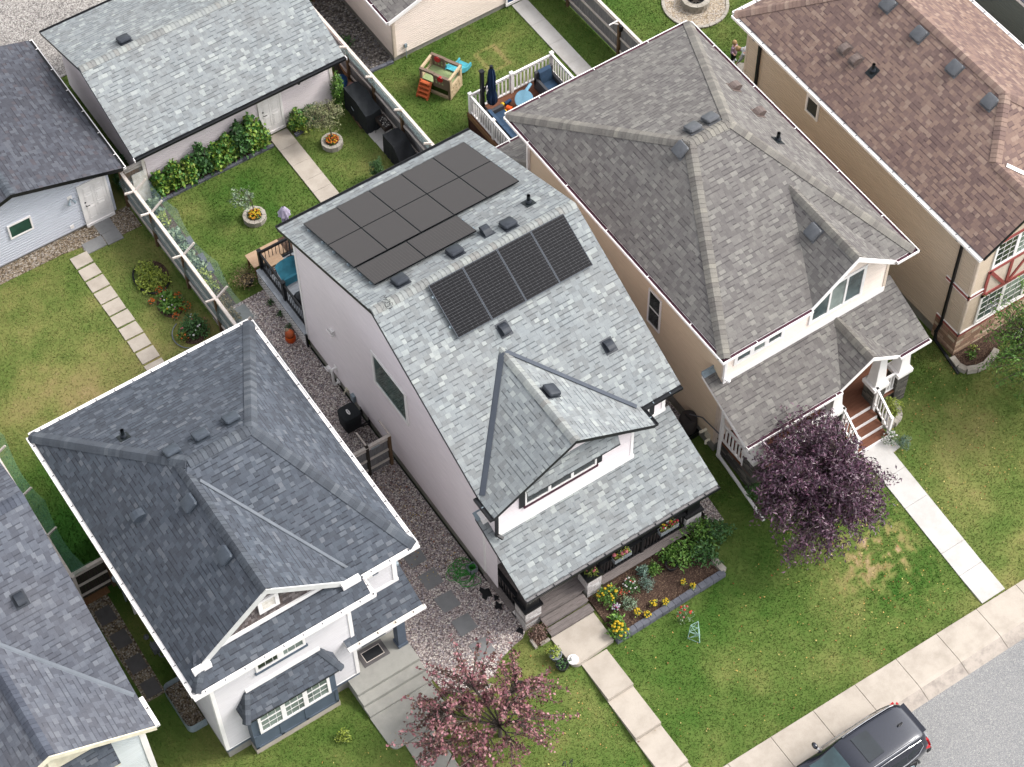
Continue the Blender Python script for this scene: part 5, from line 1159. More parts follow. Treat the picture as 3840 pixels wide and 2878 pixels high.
wall(GC, 'wall', M['sid_c'], (9.28, 27.0), LFT, [(0, .25), (6.72, .25), (6.72, 2.6), (0, 2.6)], .1); wall(GC, 'wall', M['sid_c'], (9.28, 20.28), FRT, [(0, .25), (6.4, .25), (6.4, 2.5), (3.2, 3.5), (0, 2.5)], .105)
wall(GC, 'wall', M['sid_c'], (15.68, 20.28), RGT, [(0, .25), (6.72, .25), (6.72, 2.6), (0, 2.6)], .1)
mb = MB(); mb.box(9.26, 15.66, 20.30, 27.0, -.2, .25); mb.build('foundation', M['conc_f'], GC)
rGC = roof(GC, [[(8.98, 19.95, 2.55), (12.48, 19.95, 3.72), (12.48, 27.3, 3.72), (8.98, 27.3, 2.55)], [(15.98, 27.3, 2.55), (12.48, 27.3, 3.72), (12.48, 19.95, 3.72), (15.98, 19.95, 2.55)]], M['shg_c'], M['white'], .14)
rakes(GC, 8.95, 16.0, 12.48, 2.55, 3.72, 19.94, M['white'], .17, .3)
gutter(GC, (8.98, 27.3, 2.53), (8.98, 19.95, 2.53), NL, 'maroon', 'white', 'white', step=2.4)
pieces('corner_trim', [(9.266, 9.36, 20.235, 20.262, .25, 2.5), (9.24, 9.264, 20.24, 20.34, .25, 2.5)], M['stucco'], GC)
man_door(GC, 14.3, 20.262, .85, .22, 1.98, mat='blue_pl')
mb = MB(); mb.obox((9.75, 20.22, .62), (.05, 0, 0), (0, .03, 0), (0, 0, .08)); mb.tube([(9.75, 20.22, .55), (9.75, 20.22, -.02)], .02, 6); mb.build('outlet_box', M['galv'], GC)
# ================================================================== ground
def vnoise(x, y, s, seed=0):
    """smooth lattice noise 0..1"""
    x = np.asarray(x)/s+100.0+seed*7.3; y = np.asarray(y)/s+100.0+seed*3.1; xi, yi = np.floor(x).astype(int), np.floor(y).astype(int); fx, fy = x-xi, y-yi; fx = fx*fx*(3-2*fx); fy = fy*fy*(3-2*fy)
    h = lambda a, b: np.abs(np.sin(a*127.1+b*311.7+seed*74.7)*43758.5453) % 1
    return (h(xi, yi)*(1-fx)+h(xi+1, yi)*fx)*(1-fy)+(h(xi, yi+1)*(1-fx)+h(xi+1, yi+1)*fx)*fy
SPOTS = [(-7.3, 14.6, 2.6, -.07), (-8, 12.8, 1.2, -.05), (-9.6, 11.2, 1.6, .34), (-7.6, 10.2, 1.3, .24), (-6.0, 11.6, .9, .2), (-10.2, 8.6, 1.5, .4), (-10.2, 7, 1.2, .4), (-5.2, 10.2, .8, .16), (1.5, 18.2, 1.6, .2), (2.6, 14.9, 1.6, .16), (-.6, 16, 1.2, .06),
         (5.4, 16.8, 1.2, .0), (12.3, 18.3, 1.3, -.12), (9, 17.2, 1.0, .12), (10.5, 20, 2.2, .1), (18.4, 14.2, 1.1, .45), (17.6, 18, 1.6, .12), (11.0, -5.6, 1.0, -.08), (10.8, -7.0, .8, .14), (9.6, -6.2, 1.0, -.06), (6.2, -5.2, 1.2, .06), (3.2, -6.8, 1.6, .14), (1.2, -3.2, .8, .1), (15.4, -5.2, 2.0, -.12), (16, -1.2, .9, .12), (7.5, -7.2, 1.3, .05), (5, -4.9, .8, .12), (-8.5, -2.6, 1.5, -.06), (-11, .3, 1, .05), (7.9, -1.6, .8, .04)]
def tint(x, y):
    x, y = np.asarray(x, float), np.asarray(y, float)
    t = .58+.24*(vnoise(x, y, 2.3, 1)-.5)+.22*(vnoise(x, y, .8, 2)-.5)+.14*(vnoise(x, y, .33, 3)-.5)
    t = t-.16*((x < -2.2) & (y > 9))+.0*x-.12*((x > 13.6) & (y < 0))
    for sx, sy, r, a in SPOTS: t = t+a*np.exp(-((x-sx)**2+(y-sy)**2)/(r*r))
    # bare threadbare patches by the white walk
    m = np.exp(-((x-11.0)**2/2.2+(y+6.1)**2/2.6)); t = t-m*.62*np.clip((.45*vnoise(x, y, .30, 5)+.55*vnoise(x, y, .13, 6)-.47)*6, 0, 1)+m*.06
    e = np.minimum(np.minimum(np.abs(x-11.96)+0*y, np.abs(x-12.75)), np.minimum(np.abs(y-18.88), np.abs(y-17.8))); ins = (x > 11.85) & (x < 12.86) & (y > 17.7) & (y < 18.98)
    t = np.where(ins & (e < .07), t-.22, t)
    return np.clip(t, 0, 1)
def gz(y):
    y = np.asarray(y, float); z = -.75*np.clip((-3.0-y)/5.8, 0, 1); return np.where(y < -9.45, -1.15, z)
def grid(name, xs, ys, mat):
    X, Y = np.meshgrid(xs, ys); nx, ny = len(xs), len(ys); V = np.stack([X.ravel(), Y.ravel(), gz(Y.ravel())], 1)
    i = (np.arange(ny-1)[:, None]*nx+np.arange(nx-1)[None]).ravel(); F = np.stack([i, i+1, i+nx+1, i+nx], 1)
    return np_mesh(name, V, F, mat, attr=tint(X.ravel(), Y.ravel()))
xs = np.concatenate([[-160, -60, -30], np.arange(-20, 28.01, .1), [45, 80, 160]]); ys = np.concatenate([[-160, -60, -25, -14], np.arange(-9.6, 27.01, .1), [45, 80, 160]])
struct(grid('ground', xs, ys, M['lawn']))
zt_ = lambda x, y: tz(y)
KEEP = []       # plan polygons where no grass grows
def sheet(name, poly, mat, h=.02, kind='structure', label=None, keep=True, side=None):
    mb = MB(); mb.prism(poly, -.06, h, zf=zt_); o = mb.build(name, mat); struct(o, kind)
    if kind != 'structure': o['label'] = label; o['category'] = 'gravel' if 'gravel' in name or 'pebble' in name or 'rock' in name else 'ground cover'
    if keep: KEEP.append(poly)
    return o
R4 = lambda x0, x1, y0, y1: [(x0, y0), (x1, y0), (x1, y1), (x0, y1)]
def arc(cx, cy, rx, ry, a0=0, a1=360, n=28): return [(cx+rx*math.cos(math.radians(a0+(a1-a0)*i/n)), cy+ry*math.sin(math.radians(a0+(a1-a0)*i/n))) for i in range(n+(0 if a1-a0 == 360 else 1))]
for r in ((-9.65, -5.1, -.78, 8.5), (-5.1, -3.15, -.08, 8.5), (0, 6.6, -2.2, 10.85), (8.74, 15.14, -1.95, 10.6), (17.7, 24, -1.6, 10.3), (-18.5, -11.82, -1, 10.8), (-1.35, 6.35, 19.78, 26), (-9.7, -2.7, 19.74, 26), (9.28, 15.7, 20.28, 27), (-8.9, -6, -1.12, -.7), (9.75, 13.4, 10.6, 15.97), (0, 4, 10.8, 14.2), (26, 34, -2, 13)): KEEP.append(R4(*r))
# gravel
sheet('gravel_side_yard', [(-3.3, 9.0), (-3.3, .6), (-3.35, -1.4), (-3.2, -2.5), (-2.2, -3.35), (-1.2, -2.6), (-.6, -2.42), (-.22, -2.36), (.0, -2.2), (.0, 10.9), (-.1, 13.78), (-2.15, 13.74), (-2.2, 9)], M['gravel'], .02, 'stuff', 'loose pink grey gravel in the side yard between the dark roofed and pale houses')
sheet('gravel_strip', [(6.6, -1.3), (7.05, -2.3), (7.45, -2.46), (7.55, -1.3), (8.3, 1.2), (8.7, 1.4), (8.7, 9), (6.62, 9)], M['gravel'], .015, 'stuff', 'strip of pink grey gravel beside the right end of the porch')
sheet('gravel_strip', R4(7.62, 9.26, 20.34, 24.7), M['rock'], .02, 'stuff', 'grey river rock between the board fence and the cream garage')
sheet('pebble_strip', [(-8.2, 19.74), (-8.2, 19.1), (-5.2, 19.08), (-4.46, 18.98), (-4.46, 18.7), (-2.25, 18.66), (-2.25, 19.75)], M['gravel_t'], .02, 'stuff', 'tan pebbles along the foot of the blue grey garage')
sheet('pebble_path', [(-10.85, 2.2), (-10.2, 2.2), (-10.1, 6.35), (-10.85, 6.35)], M['gravel_t'], .01, 'stuff', 'tan pebbles among the shaded pavers behind the side gate')
sheet('firepit_gravel', arc(20.3, 16.35, 1.18, 1.22), M['gravel_w'], .03, 'stuff', 'round bed of cream stones round the fire pit')
struct(sheet('alley', R4(-30, 8.9, 26.6, 60), M['gravel_a'], .03)); 
KEEP.append(R4(-2.2, -1.3, 19.9, 22))
# concrete
def slabs(name, polys, mat, h, bev=.012, low=-.25, keep=True):
    mb = MB()
    for p in polys: mb.prism(p, low, h, zf=zt_); KEEP.append(p) if keep else None
    return struct(mb.build(name, mat, bevel=bev))
slabs('backyard_path', [[(3.49, b), (4.25, b), (4.25, a), (3.49, a)] for a, b in ((19.68, 18.87), (18.86, 17.99), (17.98, 17.14), (17.13, 16.52), (16.51, 15.6), (15.59, 14.4))], M['conc'], .05)
slabs('backyard_path', [[(14.47, b), (15.13, b), (15.13, a), (14.47, a)] for a, b in ((20.2, 18.9), (18.89, 17.7), (17.69, 16.5), (16.49, 15.2), (15.19, 14))], M['conc_w'], .04)
# front walk of the pale house: landing and stepped slabs
L_ = [(.48, -2.87), (2.08, -2.87), (2.06, -3.98)]+arc(.72, -3.80, .22, .27, 270, 180, 6)
mb = MB(); mb.prism(L_, -.3, .06); struct(mb.build('walk_landing', M['conc'], bevel=.02)); KEEP.append(L_)
mb = MB()
for a, b, z in ((-4.06, -5.48, -.10), (-5.48, -6.92, -.28), (-6.92, -8.3, -.47), (-8.3, -9.0, -.62)):
    p = [(.80, b+.004), (1.74, b+.004), (1.74, a), (.80, a)]; mb.prism(p, z-.35, z); KEEP.append(p)
struct(mb.build('front_walk', M['conc'], bevel=.018))
slabs('front_walk', [[(12.62, b), (13.56, b), (13.56, a), (12.62, a)] for a, b in ((-2.95, -4.1), (-4.11, -5.26), (-5.27, -7.11), (-7.12, -8.0), (-8.01, -9.12))], M['conc_w'], .035)
slabs('entry_pad', [[(13.56, -3.5), (13.9, -3.45), (13.8, -2.9), (13.56, -2.9)]], M['conc_w'], .02)
W1 = [(-5.53, -2.05), (-5.51, -3.0)]+arc(-5.3, -3.08, .21, .24, 180, 270, 5)+[(-3.4, -3.32), (-3.34, -2.05)]
slabs('front_walk', [W1, [(-5.1, -3.34), (-5.1, -9.0), (-4.1, -9.0), (-4.1, -3.34)]], M['conc_a'], .06)
# pale worn patches of concrete at the slab's ends
# pavers
def pavers(items, mat, lab, grp, h=.035, cat='paver'):
    for i, (p, l) in enumerate(items):
        a = [math.radians(random.uniform(-2, 2)) for _ in p]; mb = MB(); zz = random.uniform(-.004, .006)
        q = [(x+random.uniform(-.012, .012), y+random.uniform(-.012, .012)) for x, y in p]
        mb.prism(q, -.03, h+zz); o = mb.build('paver', mat, bevel=.006); tag(o, l, cat, grp); KEEP.append(p)
pl5 = ['grey square paver tucked against the dark roofed house\'s gutter corner', 'grey square paver beside the green hose, second from the gutter corner', 'middle grey square paver of the five in the gravel', 'grey square paver next to last before the plum tree', 'grey square paver half under the plum tree']
pavers([(R4(-1.75+.0*i, -1.15, y-.6, y), l) for i, (y, l) in enumerate(zip((2.23, 1.27, .30, -.66, -1.66), pl5))], M['slab'], '', 'grey pavers in the gravel side yard')
sl = ['first', 'second', 'third', 'fourth', 'fifth', 'sixth', 'seventh', 'eighth', 'ninth', 'tenth']
pavers([(R4(-5.06, -4.40, 18.72-.609*i-.535, 18.72-.609*i), 'pale stepping stone across the lawn, %s from the blue grey garage' % sl[i]) for i in range(12-1) if i < 10], M['conc'], '', 'pale stepping stones across the lawn')
pavers([(R4(-3.66, -3.04, 19.08, 19.66), 'blue grey slab at the foot of the white garage door'), (R4(-3.64, -3.04, 18.52, 19.06), 'blue grey slab at the lawn edge below the garage door slab'), (R4(-4.43, -3.84+.17, 18.56, 19.08), 'brownish slab linking the stepping stones to the garage door')], M['slab'], '', 'slabs by the garage door')
pavers([(R4(-10.75, -10.24, y-.58, y), l) for y, l in ((5.84, 'shaded dark paver nearest the side gate'), (4.84, 'shaded dark paver second from the side gate'), (3.83, 'shaded dark paver third from the side gate'), (2.86, 'shaded dark paver beside the window well'))], M['slab_d'], '', 'shaded pavers in the narrow side yard', .025)
pavers([(R4(-1.62, -1.02, y-.62, y), 'grey paver under the gutter edge, %s from the wire fence' % n) for y, n in ((12.74, 'second'), (11.88, 'third'), (11.08, 'fourth'), (10.22, 'fifth'), (9.36, 'sixth'))]+[(R4(-1.62, -.97, 12.97, 13.62), 'large grey paver at the end of the wire fence')], M['slab'], '', 'pavers along the house edge')
slabs('grill_pad', [R4(6.58, 7.4, 16.6, 17.3), R4(6.56, 7.4, 17.31, 18.1), R4(6.62, 7.4, 15.4, 16.59)], M['conc_w'], .03)
mb = MB(); mb.obox((6.56, 18.7, .05), (.04, .56, 0), (.05, 0, 0), (0, 0, .05)); tag(mb.build('timber_edging', M['wood_post']), 'old timber edging board beside the covered barbecue', 'edging')
# block edgings
def edging(name, pts, lab, mat, size=.2, w_=.16, h=.14, cat='edging', grp=None):
    """row of separate blocks along a line: one object, the blocks are its pattern"""
    mb = MB(); pts = [Vector((*p, 0)) for p in pts]
    for a, b in zip(pts, pts[1:]):
        L = (b-a).length; n = max(1, round(L/size)); d = (b-a).normalized(); s_ = Vector((-d.y, d.x, 0))
        for i in range(n):
            c = a.lerp(b, (i+.5)/n); c = c+s_*random.uniform(-.006, .006); z = tz(c.y); hh = h+random.uniform(-.008, .008)
            mb.obox((c.x, c.y, z+hh/2-.05), d*(L/n/2-.006), s_*(w_/2), (0, 0, hh/2+.05))
    o = mb.build(name, mat, bevel=.01); tag(o, lab, cat, grp); return o
edging('block_edging', [(-1.2, 19.24), (3.44, 19.25)], 'slate grey block edging along the raspberry bed', M['block'], .26, .13, .1)
edging('block_edging', [(4.32, 19.2), (4.75, 19.24)], 'short grey block edging by the bush beside the white door', M['block'], .22, .13, .1)
edging('block_edging', [(7.65, 20.3), (8.4, 20.33), (9.2, 20.28)], 'grey block edging between river rock and lawn', M['block'], .3, .13, .1)
edging('block_edging', [(2.12, -4.02), (6.3, -3.98)], 'slate grey block edging along the front of the porch flower bed', M['block'], .24, .2, .22); edging('block_edging', [(6.32, -3.95), (6.27, -3.45)], 'pale block edging at the right end of the porch flower bed', M['blockw'], .25, .2, .22)
edging('block_edging', [(-.06, -2.56), (-.07, -2.9)], 'short pale kerb beside the dusky red bush', M['blockw'], .34, .09, .1); edging('block_edging', [(.1, -2.86), (.44, -2.86)], 'pale kerb between the dusky red bush and the landing', M['blockw'], .34, .09, .1)
edging('stone_edging', [(17.5, -1.75), (17.46, -2.15), (17.58, -2.42), (17.9, -2.56), (18.25, -2.6), (18.6, -2.5), (18.95, -2.35)], 'curved edging of grey and pink stone blocks below the tan stone wall', M['blockw'], .3, .2, .2)
edging('stone_edging', [(13.85, -2.5), (14.2, -2.72), (14.55, -2.6), (14.72, -2.3), (14.7, -2.0)], 'curved pale block edging round the round green shrub', M['blockw'], .22, .18, .22)
edging('stone_edging', [tuple(p) for p in arc(20.3, 16.35, 1.22, 1.26)+[(21.52, 16.35)]], 'ring of flat grey edging stones round the fire pit gravel', M['blockw'], .28, .12, .07)
# soil beds
sheet('soil_bed', [(-1.25, 19.3), (3.44, 19.3), (3.44, 19.78), (-1.25, 19.78)], M['soil'], .03)
sheet('soil_bed', [(2.2, -3.95), (6.25, -3.9), (6.25, -2.2), (2.2, -2.3)], M['soil'], .1)
sheet('soil_bed', [(17.6, -1.62), (17.6, -2.2), (17.9, -2.45), (18.5, -2.42), (20.5, -1.9), (20.5, -1.62)], M['soil'], .06)
sheet('soil_bed', arc(-2.95, 16.5, .5, .66), M['soil'], .02); sheet('soil_bed', arc(-3.12, 15.0, .42, .55), M['soil'], .02); sheet('soil_bed', arc(-3.0, 13.55, .48, .5), M['soil'], .02)
sheet('soil_bed', [(-2.1, 12.2), (-1.2, 12.2), (-1.2, 19.2), (-2.1, 19.2)], M['soil'], .015)
sheet('soil_bed', [(4.35, 19.3), (6.2, 19.3), (6.2, 19.78), (4.35, 19.78)], M['soil'], .02); sheet('soil_bed', [(-.05, -2.85), (.42, -2.8), (.45, -2.45), (.0, -2.3)], M['soil'], .02)
sheet('soil_bed', [(14.0, -2.5), (14.5, -2.45), (14.6, -2.05), (14.0, -2.0)], M['soil'], .1)
# sidewalk: panels with open joints and a rolled kerb; road
iy = lambda x: -8.93-.02*x
oy = lambda x: -10.66-.006*x
sw, kb = MB(), MB(); x = -14.0+.2; joints = [-14.2+1.585*i for i in range(26)]
joints = [2.72+1.6*(i-11) for i in range(26)]
for a, b in zip(joints, joints[1:]):
    a += .012; b -= .006; prof = [(0, -.69), (.66, -.70), (.74, -.72), (.86, -.80), (1, -.865)]
    for (f0, z0), (f1, z1) in zip(prof, prof[1:]):
        mb = kb if f0 > .7 else sw
        q = [(xx, iy(xx)+(oy(xx)-iy(xx))*f, z) for xx, f, z in ((a, f0, z0), (a, f1, z1), (b, f1, z1), (b, f0, z0))]; mb.face(q)
    mb = sw
    for xx, s_ in ((a, 1), (b, -1)):
        q = [(xx, iy(xx)+(oy(xx)-iy(xx))*f, z) for f, z in prof]+[(xx, oy(xx), -1.1), (xx, iy(xx), -1.1)]; mb.face(q[::s_])
    mb.face([(a, iy(a), -.69), (b, iy(b), -.69), (b, iy(b), -1.1), (a, iy(a), -1.1)])
struct(sw.build('sidewalk', M['conc'])); struct(kb.build('kerb', M['kerb'])); KEEP.append([(-20, -12), (40, -12), (40, iy(40)), (-20, iy(-20))])
mb = MB(); mb.face([(-160, -40, -.868), (160, -40, -.868), (160, oy(160)+.3, -.868), (-160, oy(-160)+.3, -.868)]); struct(mb.build('road', M['asphalt']))
# ---- grass blades, one object
def inside(poly, x, y):
    r = np.zeros(len(x), bool); n = len(poly)
    for i in range(n):
        (x0, y0), (x1, y1) = poly[i], poly[(i+1) % n]
        if y0 == y1: continue
        c = ((y0 > y) != (y1 > y)) & (x < (x1-x0)*(y-y0)/(y1-y0)+x0); r ^= c
    return r
def blades(areas, dens):
    X, Y = [], []
    for x0, x1, y0, y1 in areas:
        n = int((x1-x0)*(y1-y0)*dens); X.append(RNG.uniform(x0, x1, n)); Y.append(RNG.uniform(y0, y1, n))
    X, Y = np.concatenate(X), np.concatenate(Y); ok = np.ones(len(X), bool)
    for p in KEEP:
        bx = [q[0] for q in p]; by = [q[1] for q in p]; m = (X > min(bx)) & (X < max(bx)) & (Y > min(by)) & (Y < max(by))
        idx = np.where(m)[0]
        if len(idx): ok[idx[inside(p, X[idx], Y[idx])]] = False
    t = tint(X, Y); ok &= RNG.uniform(0, 1, len(X)) < np.clip(.25+t*1.7, 0, 1)
    X, Y, t = X[ok], Y[ok], t[ok]; n = len(X)
    h = RNG.uniform(.025, .06, n)*(.7+.6*t); a = RNG.uniform(0, 2*PI, n); wd = RNG.uniform(.008, .016, n); ln = RNG.normal(0, .022, (n, 2))
    Z = gz(Y); V = np.empty((n, 3, 3)); V[:, 0] = np.stack([X-wd*np.cos(a), Y-wd*np.sin(a), Z], 1); V[:, 1] = np.stack([X+wd*np.cos(a), Y+wd*np.sin(a), Z], 1); V[:, 2] = np.stack([X+ln[:, 0], Y+ln[:, 1], Z+h], 1)
    tt = np.repeat(np.clip(t+RNG.normal(0, .13, n), 0, 1), 3)
    return np_mesh('lawn_grass', V.reshape(-1, 3), np.arange(n*3).reshape(-1, 3), M['lawn'], attr=tt)
gr = blades([(-11.8, -2.2, 8.6, 19.6), (-2.2, 7.5, 13.6, 19.8), (7.6, 16.3, 12.5, 20.3), (16.4, 25, 10.3, 20), (-13, 21, -9.4, -.2), (-11.8, -9.7, -.2, 8.6), (6.6, 8.8, -2, 1.5), (15.1, 17.7, -2, 9), (-2.6, -1.3, 19.8, 27)], 620)
tag(gr, 'short green lawn grass with olive and straw patches', 'grass', kind='stuff')
# fallen leaves lying on the lawns and gravel
def litter(areas, n, mat, name, lab, size=.05):
    P = []
    for (x0, x1, y0, y1), k_ in zip(areas, n): P.append(np.stack([RNG.uniform(x0, x1, k_), RNG.uniform(y0, y1, k_)], 1))
    P = np.concatenate(P); z = gz(P[:, 1])+.05; P = np.column_stack([P, z])
    o = leaves(name, P, size, mat, up=.9, aspect=1.6); tag(o, lab, 'fallen leaves', kind='stuff')
litter([(-2.6, -.2, .8, 5.2), (13.6, 17.4, -6.5, -.6), (7.8, 12.5, -8.8, -3), (-1, 12, -8.7, -4.2), (-2.6, .6, -6.5, -3), (-9, -5, -5, -2.4), (-9.2, -8.6, 2, 6)], [420, 330, 260, 300, 120, 90, 60], M['lf_fall'], 'fallen_leaves', 'scattered brown and yellow fallen leaves on gravel and lawns')
# ================================================================== fences
def board_fence(name, lab, p, q, h=1.75, posts=None, cap_=True, mat='wood_grey', side=1, grp=None, z0=0.0, gap=.008, capmat='wood_cap', postmat='wood_post', rails=True, bw=.14):
    p, q = Vector((*p, z0)), Vector((*q, z0)); d = q-p; L = d.length; d.normalize(); s_ = Vector((-d.y, d.x, 0)); Z = Vector((0, 0, 1))
    o = thing(name, lab, 'fence', tuple(p), grp); mb = MB(); n = int(L/(bw+gap))
    for i in range(n):
        c = p+d*(L*(i+.5)/n); hh = h-.05+random.uniform(-.012, .012); mb.obox(c+Z*(hh/2+.03)+s_*random.uniform(-.003, .003), d*(L/n/2-gap/2), s_*.009, Z*(hh/2))
    mb.build('boards', M[mat], o)
    if rails:
        for z in (.35, h*.56, h-.12):
            mb = MB(); mb.obox(p+d*(L/2)+s_*(.032*side)+Z*z, d*(L/2), s_*.02, Z*.045); mb.build('rail', M[capmat], o)
    if cap_:
        mb = MB(); mb.obox(p+d*(L/2)+Z*(h+.02)+s_*(.02*side), d*(L/2), s_*.055, Z*.02); mb.build('cap_rail', M[capmat], o)
    for f in (posts or []):
        c = p+d*(L*f)+s_*(.06*side); mb = MB(); mb.obox(c+Z*(h/2), d*.05, s_*.05, Z*(h/2+.03)); mb.build('fence_post', M[postmat], o)
    return o, p, q, d, s_
def wing(par, p, q, out, h, up, reach, mat, n=18, sag=.12, seed=0):
    """netting draped outwards from the top of a fence between its arms"""
    mb = MB(); p, q = Vector(p), Vector(q); out = Vector(out); L = (q-p).length; k_ = 6; Z = Vector((0, 0, 1))
    def P(i, j):
        f = i/n; g = j/k_; s_ = sag*math.sin(PI*((f*3) % 1)); return p.lerp(q, f)+Z*(h+(up-s_)*g)+out*(reach*g*(1-.25*math.sin(PI*((f*3) % 1))))
    for i in range(n):
        for j in range(k_): mb.face([P(i, j), P(i+1, j), P(i+1, j+1), P(i, j+1)], 0, [(L*i/n, reach*1.2*j/k_), (L*(i+1)/n, reach*1.2*j/k_), (L*(i+1)/n, reach*1.2*(j+1)/k_), (L*i/n, reach*1.2*(j+1)/k_)])
    return mb.build('wire_netting', mat, par)
def arm(par, c, out, up, reach, mat='wood_cap'):
    mb = MB(); c, out = Vector(c), Vector(out); mb.beam(c, c+out*reach+Vector((0, 0, up)), .05, .07); return mb.build('fence_arm', M[mat], par)
# fence between the stepping-stone yard and the planter yard, netting wings on both sides
o, p, q, d, s_ = board_fence('board_fence', 'grey board fence with wire netting wings between the stepping stone lawn and the planter lawn', (-2.18, 19.7), (-2.1, 11.4), 1.8, side=-1, posts=(.0, .26, .53, .8, 1))
for f in (.12, .26, .53, .8, .985):
    c = p.lerp(q, f); arm(o, (c.x, c.y, 1.8), (-1, 0, 0), .10, .40); arm(o, (c.x, c.y, 1.8), (1, 0, 0), .34, .46)
wing(o, p, q, (-1, 0, 0), 1.8, -.45, .20, M['wire_w'], 30, .45); wing(o, p, q, (1, 0, 0), 1.8, .30, .72, M['wire'], 30, .1)
mb = MB(); mb.face([(-2.16, 19.6, 1.78), (-2.06, 11.5, 1.78), (-1.62, 11.5, .9), (-1.7, 19.6, .9)], 0, [(0, 0), (8, 0), (8, 1), (0, 1)])
# fence between the planter yard and the playhouse yard
o, p, q, d, s_ = board_fence('board_fence', 'grey board fence behind the two covered barbecues', (7.36, 24.6), (7.52, 10.9), 1.8, side=-1, posts=(.16, .31, .44, .58, .72, .86))
for f in (.31, .44, .58, .72): c = p.lerp(q, f); arm(o, (c.x, c.y, 1.82), (-1, 0, 0), .2, .34)
wing(o, p.lerp(q, .3), p.lerp(q, .9), (-1, 0, 0), 1.8, .2, .36, M['wire'], 24, .12)
# fence between the playhouse yard and the fire pit yard
o, p, q, d, s_ = board_fence('board_fence', 'grey board fence between the playhouse lawn and the fire pit lawn', (16.22, 22.5), (16.42, 11.2), 1.8, side=-1, posts=(.03, .31, .595, .85))
mb = MB(); mb.beam((16.3, 15.78, 1.95), (15.75, 15.7, 2.05), .035, .035); mb.beam((16.3, 15.78, 1.7), (15.95, 15.74, 2.0), .03, .03); fb = mb.build('bracket', M['white'], o)
mb = MB(); mb.frustum((16.24, 15.62), 1.55, 1.75, .07, .09, 10); mb.blob((16.24, 15.62, 1.78), (.09, .09, .05)); mb.build('lantern', M['black'], fb)
# fence by the lower left house
o, p, q, d, s_ = board_fence('board_fence', 'red brown fence with green netting beside the worn slate roof', (-10.9, 19.6), (-10.95, 6.3), 1.75, side=1, posts=(.0, .2, .4, .6, .74, .87, 1), mat='wood_red', postmat='wood_cap')
for f in (.6, .74, .87): c = p.lerp(q, f); arm(o, (c.x, c.y, 1.75), (1, 0, 0), .22, .4)
wing(o, p.lerp(q, .35), q, (1, 0, 0), 1.72, .12, .55, M['wire_g'], 30, .3)
o, p, q, d, s_ = board_fence('side_gate', 'dark board side gate between the two slate roofed houses', (-10.92, 6.42), (-9.78, 6.42), 1.7, side=-1, mat='wood_dark', posts=(0, 1), bw=.13)
o['category'] = 'gate'; mb = MB(); mb.box(-10.85, -10.0, 6.2, 6.42, -.02, .1); tag(mb.build('step_plank', M['wood_tan']), 'tan plank step below the dark side gate', 'plank')
mb = MB(); mb.face([(-10.85, 6.5, 1.5), (-10.0, 6.5, 1.5), (-10.05, 7.2, .6), (-10.8, 7.2, .6)], 0, [(0, 0), (.9, 0), (.9, 1), (0, 1)]); mb.build('wire_netting', M['wire_g'], o)
# gate beside the covered air conditioner
o, p, q, d, s_ = board_fence('side_gate', 'weathered board side gate between the dark roofed and pale houses', (-2.2, 5.34), (-.12, 5.34), 1.62, side=-1, mat='wood_grey', capmat='wood_cap', posts=(.96,), bw=.125); o['category'] = 'gate'
mb = MB(); mb.box(-1.06, -.96, 5.27, 5.37, 0, 1.72); mb.build('fence_post', M['wood_dark'], o)
for x in (-.16, -1.0): mb = MB(); mb.beam((x, 5.34, 1.68), (x-.1, 5.75, 2.05), .045, .045); mb.build('fence_arm', M['wood_cap'], o)
for z in (1.44, 1.5): mb = MB(); mb.obox((-.72, 5.29, z), (.16, 0, 0), (0, .012, 0), (0, 0, .014)); mb.build('latch', M['galv'], o)
# short gate between the two garages, with boards leaning
o, p, q, d, s_ = board_fence('side_gate', 'brown board gate between the blue grey garage and the white doored garage', (-2.12, 19.86), (-1.3, 19.86), 1.7, side=-1, mat='wood_tan', posts=(0, 1), bw=.13); o['category'] = 'gate'
board_fence('board_fence', 'weathered fence closing the river rock strip by the alley', (7.5, 24.75), (9.2, 24.75), 1.6, side=-1, mat='wood_dark', posts=(.5,))
mb = MB(); mb.obox((-1.62, 19.62, .75), (.28, 0, .0), (0, .02, 0), (.05, .12, .62)); tag(mb.build('white_board', M['white_dirty']), 'white board leaning on the brown gate beside the raspberries', 'board')
